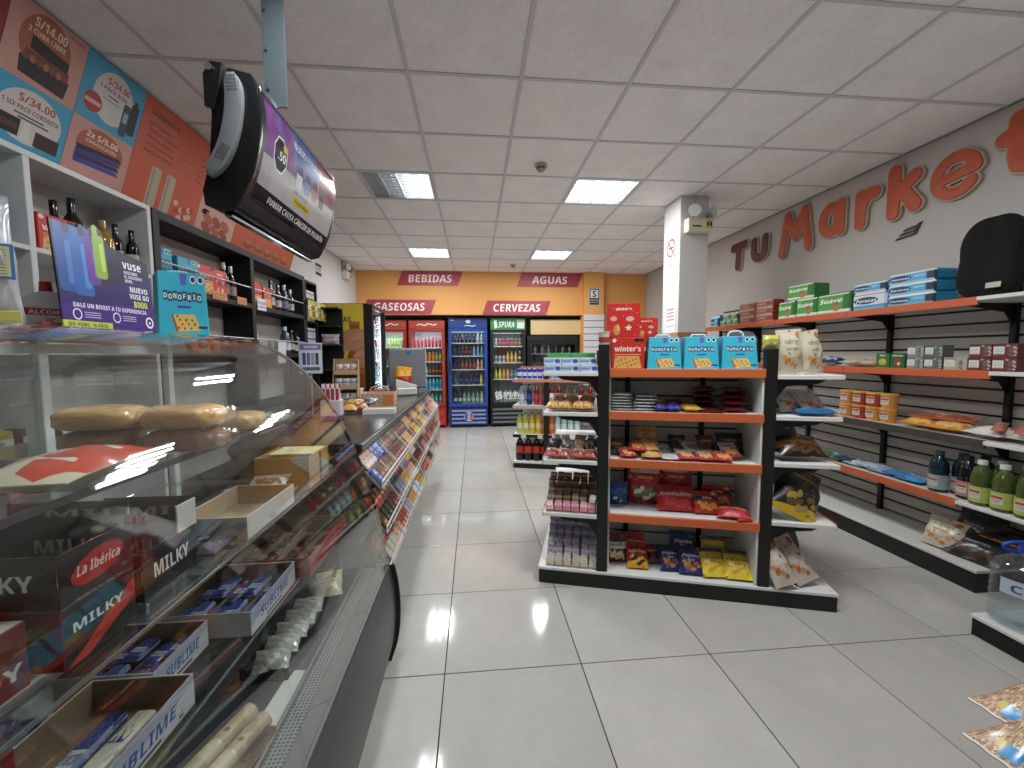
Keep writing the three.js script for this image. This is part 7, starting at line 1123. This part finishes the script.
// ---------------------------------------------------------------- packs on the right wall shelves; front faces -x
const RF_ = -Math.PI / 2;
const softBox = (w, h, d) => cbox(w, h, d, 0.012, { print: 1 });
{
  const suave = boxMat('suave', { bg: '#3f8a3a', side: '#2f7a34', lid: '#d6dccf', draw: (c, W, Hh) => { rect(c, 0, 0, W, Hh, '#4f9a40'); rect(c, 0, 0, W, 14, '#d0dcc0'); rect(c, 0, Hh - 40, W, 40, '#d9dece'); fitText(c, 'Suave', W * 0.42, Hh * 0.34, W * 0.7, 62, '#f0f4ea', 'center', 'italic bold'); oval(c, W * 0.6, Hh * 0.68, 26, 40, '#a07a4a'); oval(c, W * 0.6, Hh * 0.5, 17, 17, '#8a643a'); rect(c, W * 0.8, 0, W * 0.2, Hh * 0.8, '#2c6f30'); } });
  const paracas = boxMat('paracas', { bg: '#3f9cc4', side: '#2f8ab0', lid: '#d9e0e4', draw: (c, W, Hh) => { rect(c, 0, 0, W, Hh, '#4aa6cc'); rect(c, 0, 0, W, 26, '#d6dee4'); oval(c, W * 0.28, Hh * 0.5, W * 0.24, Hh * 0.28, '#1f3560'); fitText(c, 'Paracas', W * 0.28, Hh * 0.52, W * 0.4, 46, '#f0f4f6', 'center', 'italic bold'); rect(c, W * 0.58, Hh * 0.4, W * 0.2, 12, '#cfe2ec'); rect(c, W * 0.82, Hh * 0.2, W * 0.18, Hh * 0.8, '#16283c'); } });
  const paracasBig = boxMat('paracasB', { bg: '#cfd6dc', side: '#2f8ab0', lid: '#d9e0e4', draw: (c, W, Hh) => { rect(c, 0, 0, W, Hh, '#cdd4da'); rect(c, 0, 0, W, 30, '#b06a62'); rect(c, 0, Hh - 56, W, 56, '#4a9cc4'); oval(c, W * 0.42, Hh * 0.46, W * 0.36, Hh * 0.2, '#1f3560'); fitText(c, 'Paracas', W * 0.42, Hh * 0.47, W * 0.62, 50, '#f0f4f6', 'center', 'italic bold'); } });
  const redtis = boxMat('redtis', { bg: '#a5482f', side: '#8f3c28', lid: '#cdbfb6', draw: (c, W, Hh) => { rect(c, 0, 0, W, Hh, '#a94c32'); rect(c, 0, 0, W, 22, '#cbb8ac'); fitText(c, 'Elite', W * 0.4, Hh * 0.5, W * 0.5, 60, '#dcbaa4', 'center', 'italic bold'); rect(c, W * 0.7, Hh * 0.3, W * 0.2, Hh * 0.5, '#8a3a26'); } });
  const grntis = boxMat('grntis', { bg: '#3d7a3c', side: '#2f6a32', lid: '#c9d2c4', draw: (c, W, Hh) => { rect(c, 0, 0, W, Hh, '#43843f'); rect(c, 0, Hh - 50, W, 50, '#b9c8b0'); fitText(c, 'Nova', W / 2, Hh * 0.4, W * 0.7, 62, '#e4ece0', 'center', 'italic bold'); } });
  const P = (name, mat, w, h, d, x, y, z, lab, cat, grp, ry = 0) => { const o = solo(name, softBox(w, h, d), mat, lab, cat, grp); put(o, x, y, z, RF_ + ry); return o; };
  const y0 = RS[0], g = 'paper packs on the top right shelf';
  P('tissue_pack', paracas, 0.18, 0.12, 0.12, 2.91, y0, -4.66, 'blue tissue pack at the far end of the top right shelf', 'tissue pack', g);
  for (let i = 0; i < 3; i++) P('tissue_pack', grntis, 0.105, 0.062, 0.12, 2.91, y0, -4.50 + i * 0.109, `small green tissue pack in the lower row, ${nth(i, 3)}`, 'tissue pack', g);
  for (let i = 0; i < 2; i++) P('tissue_pack', grntis, 0.125, 0.062, 0.12, 2.91, y0 + 0.0625, -4.44 + i * 0.13, `small green tissue pack in the upper row, ${i ? 'right' : 'left'}`, 'tissue pack', g);
  for (let r = 0; r < 3; r++) for (let i = 0; i < 2; i++) P('napkin_pack', redtis, 0.245, 0.069, 0.13, 2.91, y0 + r * 0.07, -4.08 + i * 0.25, `brick red napkin pack, ${['bottom', 'middle', 'top'][r]} row, ${i ? 'right' : 'left'} column`, 'napkin pack', g);
  [[-3.53, 0.21], [-3.305, 0.225], [-3.045, 0.285]].forEach(([z, w], i) => P('toilet_paper_pack', suave, w, 0.155, 0.17, 2.93, y0, z, `green toilet paper pack with a dog in the lower row, ${nth(i, 3)}`, 'toilet paper', g, rr(-0.05, 0.05)));
  P('toilet_paper_pack', suave, 0.27, 0.13, 0.17, 2.93, y0 + 0.156, -3.39, 'green toilet paper pack stacked alone on the others', 'toilet paper', g, 0.08);
  P('toilet_paper_pack', paracasBig, 0.255, 0.125, 0.17, 2.93, y0, -2.745, 'white and blue toilet paper pack with red band at left bottom', 'toilet paper', g);
  P('toilet_paper_pack', paracas, 0.255, 0.066, 0.17, 2.93, y0 + 0.126, -2.745, 'flat blue toilet paper pack on top of the red banded one', 'toilet paper', g);
  for (let r = 0; r < 3; r++) P('toilet_paper_pack', paracas, 0.30, 0.071, 0.17, 2.925, y0 + r * 0.0715, -2.46, `blue toilet paper pack in the right stack, ${['bottom', 'middle', 'top'][r]} one`, 'toilet paper', g);
}
{ // second shelf
  const y = RS[1];
  const lay = (kind, d, w, h, th, x, z, ry, label) => { const o = solo('packet', pouch(w, h, th, 1 + Math.floor(rnd() * 4), { nx: 8, ny: 7 }), packMat(kind, d), label, 'packet', 'packets on the second right shelf'); put(o, x - h / 2, y + th / 2 + 0.004, z, RF_ + ry, -Math.PI / 2); return o; };
  lay('navycloth', { bg: '#28304e', band: '#3f4a6e', text: '', pic: '#aab0c4', n: 5 }, 0.2, 0.14, 0.07, 2.93, -3.10, 0.1, 'navy patterned packet lying at the left of second right shelf');
  lay('navycloth', { }, 0.2, 0.14, 0.05, 3.02, -2.95, -0.2, 'navy patterned packet lying behind the white pouches');
  lay('whitepouch', { bg: '#b9b4bc', band: '#a48fb4', text: 'Avena', tc: '#6a5a80', pic: '#c9a84a' }, 0.2, 0.14, 0.06, 2.90, -2.87, -0.1, 'white and violet pouch lying left of the tea boxes');
  lay('whitepouch', { }, 0.18, 0.14, 0.05, 2.91, -2.74, 0.15, 'white and violet pouch touching the green tea box');
  const sm = (key, d, w, h, x, yy, z, lab, ry = 0) => { const o = solo('small_box', cbox(w, h, 0.08, 0.002, { print: 1 }), boxMat(key, d), lab, 'box', 'small boxes on the second right shelf'); put(o, x, yy, z, RF_ + ry); };
  const tg = { bg: '#2f6a34', side: '#235a2a', draw: (c, W, Hh) => { rect(c, 0, 0, W, Hh, '#2f6a34'); fitText(c, 'Mate', W / 2, 30, W * 0.8, 34, '#e6ecd8'); oval(c, W / 2, Hh * 0.58, 54, 44, '#c9a63a'); oval(c, W / 2 - 20, Hh * 0.7, 28, 20, '#8fae3a'); } }, tr = { bg: '#1f5a2e', side: '#1a4a28', draw: (c, W, Hh) => { rect(c, 0, 0, W, Hh, '#245c30'); fitText(c, 'Manzana', W / 2, 30, W * 0.8, 32, '#e6ecd8'); oval(c, W / 2, Hh * 0.6, 46, 46, '#a82c2a'); oval(c, W / 2 + 16, Hh * 0.7, 22, 20, '#d4c49a'); } };
  sm('teag', tg, 0.095, 0.10, 2.885, y, -2.615, 'green tea box with yellow fruit on the second right shelf'); sm('tear', tr, 0.095, 0.10, 2.885, y, -2.513, 'green tea box with a red apple beside it');
  const gj = (hue) => ({ bg: '#8a8c88', side: hue, draw: (c, W, Hh) => { rect(c, 0, 0, W, Hh, hue); rect(c, 8, 40, W * 0.45, Hh * 0.55, '#d0d0cc'); fitText(c, 'GELATINA', W * 0.3, 24, W * 0.5, 22, '#2a2a2c'); for (let k = 0; k < 12; k++) disc(c, W * 0.62 + (k * 31) % (W * 0.34), 30 + (k * 47) % (Hh - 50), 13, k % 2 ? '#5a625c' : '#a9a494'); for (let k = 0; k < 4; k++) rect(c, 18, 70 + k * 22, W * 0.34, 6, '#8f8f8c'); } });
  sm('jel1', gj('#7c807a'), 0.10, 0.075, 2.885, y, -2.405, 'grey gelatine box, lower left of the small stack'); sm('jel1', null, 0.10, 0.075, 2.885, y + 0.0755, -2.405, 'grey gelatine box, upper left of the small stack'); sm('jel2', gj('#5c645f'), 0.10, 0.075, 2.885, y, -2.30, 'dark grey gelatine box, lower right of the small stack'); sm('jel2', null, 0.10, 0.075, 2.885, y + 0.0755, -2.30, 'dark grey gelatine box, upper right of the small stack');
  sm('jel3', gj('#a39a86'), 0.12, 0.075, 2.885, y, -2.18, 'beige gelatine box standing alone between grey and red boxes');
  for (let r = 0; r < 2; r++) for (let i = 0; i < 2; i++) { const o = solo('small_box', cbox(0.105, 0.075, 0.08, 0.002, { print: 1 }), boxMat('jel4', gj('#6a2c30')), `dark red gelatine box, ${r ? 'upper' : 'lower'} row, ${i ? 'right' : 'left'}`, 'box', 'small boxes on the second right shelf'); put(o, 2.88, y + r * 0.0755, -2.06 + i * 0.108, RF_); }
}
{ // third shelf: cups and bags
  const y = RS[2];
  const proto = new THREE.Group();
  for (let r = 0; r < 2; r++) for (let i = 0; i < 4; i++) {
    const red = i === 1 || i === 2 && r; const t = thing('jelly_cup', `${red ? 'red' : 'amber'} jelly cup in the ${r ? 'upper' : 'lower'} row of cups, ${nth(i, 4)}`, 'cup', 'jelly cups on the third right shelf'); put(t, 2.90, y + r * 0.1025, -2.92 + i * 0.107, RF_);
    part('cup_body', _g.jc ??= cyl(0.042, 0.048, 0.09, 20), new THREE.MeshPhysicalMaterial({ color: red ? '#a8402c' : '#c98a3c', roughness: 0.25, clearcoat: 0.5 }), t); part('lid', _g.jl ??= cyl(0.051, 0.051, 0.012, 20).translate(0, 0.09, 0), M('#cfa25c', 0.35), t); part('label', _g.jb ??= new THREE.CylinderGeometry(0.0495, 0.0465, 0.05, 12, 1, true, -0.7, 1.4).translate(0, 0.05, 0), TM2('jlab'), t);
  }
  const kinds = [['tan', 'cream'], ['redwhite', 'striped'], ['yellowpk', 'yellow']];
  const lay = (k, w, h, th, x, z, ry, yy, label) => { const o = solo('snack_bag', pouch(w, h, th, 1 + Math.floor(rnd() * 4), { nx: 8, ny: 8 }), packMat('r3' + k, k === 0 ? { bg: '#c9bfae', low: '#d08a2c', text: 'Pasta', tc: '#a8442c', pic: '#d8b46a' } : k === 1 ? { bg: '#c4b8ae', low: '#b0502c', text: 'Trigo', tc: '#8a3a24', pic: '#7a4a34', n: 5 } : k === 2 ? { bg: '#c96a2a', low: '#cfc9c2', lowAt: 0.55, text: 'Fideo', tc: '#f0e2d4', pic: '#d9d4cc' } : { bg: '#b56a5a', text: '', band: '#c98a7a' }), label, 'snack bag', 'bags on the third right shelf'); put(o, x - h / 2, y + yy + th / 2, z, RF_ + ry, -Math.PI / 2 + 0.12); };
  lay(0, 0.2, 0.17, 0.05, 2.93, -2.39, 0.1, 0.004, 'cream bag with orange corner, first right of the cups'); lay(1, 0.18, 0.17, 0.05, 3.0, -2.42, -0.2, 0.04, 'striped cream bag resting behind on the first bag'); lay(0, 0.19, 0.17, 0.05, 2.93, -2.22, 0.2, 0.004, 'cream bag with orange corner, second right of the cups'); lay(1, 0.18, 0.16, 0.05, 3.02, -2.24, 0.3, 0.045, 'striped brown bag lying on the middle bags');
  lay(2, 0.2, 0.2, 0.055, 2.94, -2.04, -0.1, 0.004, 'orange and white pasta bag near the shelf joint'); lay(2, 0.2, 0.19, 0.05, 2.98, -1.87, 0.2, 0.004, 'orange and white pasta bag at the picture edge'); lay(3, 0.05, 0.2, 0.04, 2.93, -1.95, 0.5, 0.045, 'slim pink packet leaning on the pasta bags, left'); lay(3, 0.05, 0.2, 0.04, 2.93, -1.85, 0.5, 0.045, 'slim pink packet leaning on the pasta bags, right');
}
function TM2(k) { return (_pk[k] ??= TM(canvasTex(64, 48, (c) => { rect(c, 0, 0, 64, 48, '#cfc8bc'); rect(c, 4, 4, 56, 14, '#a84a34'); rect(c, 8, 24, 48, 5, '#8a8478'); rect(c, 8, 34, 40, 5, '#9a9488'); }), 0.45)); }
{ // fourth shelf: flat packets and juice bottles
  const y = RS[3];
  [['#6f8a3a', 'lime'], ['#3f6a3f', 'green'], ['#4a7a4a', 'leaf green'], ['#2f3a5a', 'navy'], ['#b9c0cc', 'white'], ['#a8b4c6', 'silver'], ['#8fa4c0', 'pale blue'], ['#3f78b0', 'blue'], ['#4f8ec4', 'bright blue']].forEach(([c, w], i) => { const o = solo('wipes_packet', pouch(0.16, 0.14, 0.04, 1 + i % 4, { nx: 8, ny: 6, soft: 0.4 }), packMat('wp' + i, { bg: c, band: '#c4ccd2', text: 'Pañal', tc: '#3a4a5a', pic: c }), `${w} flat packet lying on the fourth right shelf`, 'packet', 'flat packets on the fourth right shelf'); put(o, 2.86, y + 0.022 + (i % 2) * 0.01, -3.2 + i * 0.098, RF_ + rr(-0.15, 0.15), -Math.PI / 2); });
  const prof = [[0, 0], [0.042, 0], [0.047, 0.01], [0.047, 0.11], [0.043, 0.118], [0.047, 0.126], [0.046, 0.17], [0.034, 0.205], [0.02, 0.222], [0.018, 0.235]];
  const bot = (col, lab, cap, words, x, z) => { const t = thing('juice_bottle', words, 'bottle', 'juice bottles on the fourth right shelf'); put(t, x, y, z, RF_); part('bottle_body', _g.jbody ??= lathe(prof, 20), new THREE.MeshPhysicalMaterial({ color: col, roughness: 0.1, transmission: 0.5, thickness: 0, clearcoat: 0.5 }), t); part('label', _g.jlabel ??= lathe([[0.0475, 0.02], [0.048, 0.021], [0.048, 0.108], [0.0475, 0.109]], 20), M(lab, 0.45), t); part('cap', _g.jcap ??= cyl(0.022, 0.021, 0.024, 18).translate(0, 0.232, 0), M(cap, 0.45), t); part('label_print', _g.jprint ??= new THREE.CylinderGeometry(0.0485, 0.0485, 0.05, 10, 1, true, -0.6, 1.2).translate(0, 0.066, 0), TM2('jlab2'), t); };
  bot('#123a44', '#8fa4a8', '#2c3a3c', 'teal juice bottle, front one left of the dark bottle', 2.88, -2.25); bot('#123a44', '#8fa4a8', '#2c3a3c', 'teal juice bottle, partly hidden beside the front one', 2.95, -2.18); bot('#1f1216', '#a8787c', '#241c1e', 'dark purple juice bottle with pink label', 2.90, -2.115); bot('#1f1216', '#a8787c', '#241c1e', 'dark purple juice bottle behind the first', 3.02, -2.12);
  [-2.02, -1.92, -1.82].forEach((z, i) => bot('#5f7030', '#a9b45a', '#c9cfc4', `lime green juice bottle in the front row, ${nth(i, 3)}`, 2.86, z)); [-2.0, -1.89].forEach((z, i) => bot('#566829', '#9fab52', '#c9cfc4', `lime green juice bottle in the rear row, ${i ? 'right' : 'left'}`, 2.96, z));
}
{ // base deck
  const s = (kind, w, h, th, x, z, ry, tilt, label) => { const o = solo('chip_bag', pouch(w, h, th, 1 + Math.floor(rnd() * 4)), pk(kind), label, 'chip bag', 'bags on the right wall base'); put(o, x, RB + 0.012, z, RF_ + ry, tilt); };
  s('creambag', 0.2, 0.19, 0.08, 2.90, -2.24, 0.1, -0.45, 'cream chip bag leaning on the right wall base deck'); s('black', 0.26, 0.18, 0.09, 2.90, -2.08, 0.1, -0.9, 'black bag lying right of the cream bag on the base'); s('black', 0.26, 0.24, 0.1, 3.08, -2.2, -0.1, -0.3, 'black bag standing behind at the wall'); s('blackorange', 0.22, 0.2, 0.08, 3.04, -2.06, 0.2, -0.5, 'dark bag with orange band at the end of the base');
}
// ---------------------------------------------------------------- low stand at the right edge with a water jug
{
  const t = thing('low_stand', 'low white deck on a black plinth at the right picture edge', 'stand'); put(t, 0, 0, 0);
  part('plinth', box(2.40, 3.2, 0, 0.085, -1.69, 0.2, 0.002), BLACK, t); part('deck', box(2.392, 3.2, 0.086, 0.104, -1.695, 0.2, 0.003), WHITELAM, t);
  const j = thing('water_jug', 'large clear ribbed water jug with a blue cap', 'jug'); put(j, 2.53, 0.105, -1.59, -0.5);
  const ribs = [[0, 0], [0.10, 0], [0.115, 0.015]]; for (let k = 0; k < 6; k++) ribs.push([0.118, 0.03 + k * 0.035], [0.112, 0.047 + k * 0.035]); ribs.push([0.116, 0.25], [0.10, 0.29], [0.05, 0.325], [0.03, 0.335], [0.028, 0.35]);
  part('jug_body', lathe(ribs, 28), new THREE.MeshPhysicalMaterial({ color: '#e9f0f2', roughness: 0.05, transmission: 0.97, thickness: 0 }), j); part('cap', cyl(0.036, 0.034, 0.03, 20).translate(0, 0.345, 0), M('#2440a8', 0.4), j, 'blue cap');
  part('carry_handle', new THREE.TubeGeometry(new THREE.CatmullRomCurve3([[-0.035, 0.34, 0], [-0.09, 0.36, 0], [-0.06, 0.385, 0.0], [0.06, 0.385, 0], [0.09, 0.36, 0], [0.035, 0.34, 0]].map((v) => new THREE.Vector3(...v))), 24, 0.009, 8), M('#2440a8', 0.4), j, 'blue carry handle'); part('label', new THREE.CylinderGeometry(0.1195, 0.1195, 0.07, 16, 1, true, -1.2, 2.2).translate(0, 0.2, 0), TM(canvasTex(160, 64, (c) => { rect(c, 0, 0, 160, 64, '#b9c8cf'); fitText(c, 'CIELO', 80, 34, 120, 44, '#2a3a7a'); }), 0.4), j);
  const b = solo('flour_bag', pouch(0.26, 0.34, 0.16, 2, { sag: 0.4 }), TM(noiseTex(64, [206, 182, 142], 0.08, [4, 16], 8), 0.5, { clearcoat: 0.4 }), 'beige plastic bag of bread beside the water jug', 'bag'); put(b, 2.60, 0.11, -1.32, -0.6, -0.12);
}
// ---------------------------------------------------------------- bags of puffed cereal near the viewer
{
  const t = thing('low_table', 'small low table holding the cereal bags near the viewer', 'table'); put(t, 0, 0, 0);
  part('table_top', box(1.45, 2.0, 0.40, 0.425, -0.86, -0.3, 0.004), WHITELAM, t); part('pedestal', cyl(0.03, 0.03, 0.385, 16).translate(1.75, 0.015, -0.58), BLACKMETAL, t); part('foot', cyl(0.2, 0.19, 0.015, 24).translate(1.75, 0, -0.58), BLACKMETAL, t);
  const kern = canvasTex(256, 256, (c) => { rect(c, 0, 0, 256, 256, '#94725a'); let s = 5; const r = () => { s = (s * 1664525 + 1013904223) >>> 0; return s / 4294967296; }; for (let k = 0; k < 2600; k++) oval(c, r() * 256, r() * 256, 6.5, 1.7, ['#c0a080', '#d0b698', '#ac8a6a', '#6f5038', '#dac6aa', '#a07e60'][k % 6], r() * 3); rect(c, 0, 0, 256, 4, '#d6d2c8'); rect(c, 0, 251, 256, 5, '#d6d2c8'); poly(c, [[130, 226], [215, 224], [218, 244], [136, 245]], '#2a86c0'); poly(c, [[96, 222], [126, 224], [130, 234], [100, 238]], '#c9b860'); });
  const film = TM(kern, 0.28, { clearcoat: 0.4, clearcoatRoughness: 0.25 });
  [[1.21, -0.855, 0.06, 0, 'farthest of the three puffed cereal bags'], [1.075, -0.765, 0.06, 0.004, 'middle one of the three puffed cereal bags'], [1.07, -0.672, 0.1, 0.008, 'nearest of the three puffed cereal bags']].forEach(([x, z, ry, dy, lab], i) => {
    const b = thing('cereal_bag', 'clear bag of brown puffed cereal, ' + lab, 'cereal bag', 'puffed cereal bags'); put(b, x + 0.045, 0.485 + dy, z + 0.025, ry, 0, 0);
    part('filled_bag', pouch(0.098, 0.42, 0.105, 3 + i, { nx: 12, ny: 18, sag: 0 }).clone().rotateX(-Math.PI / 2).rotateY(-Math.PI / 2), film, b);
  });
}
scene.traverse((o) => { if (o.isMesh) { o.castShadow = true; o.receiveShadow = true; } });
renderer.render(scene, camera);
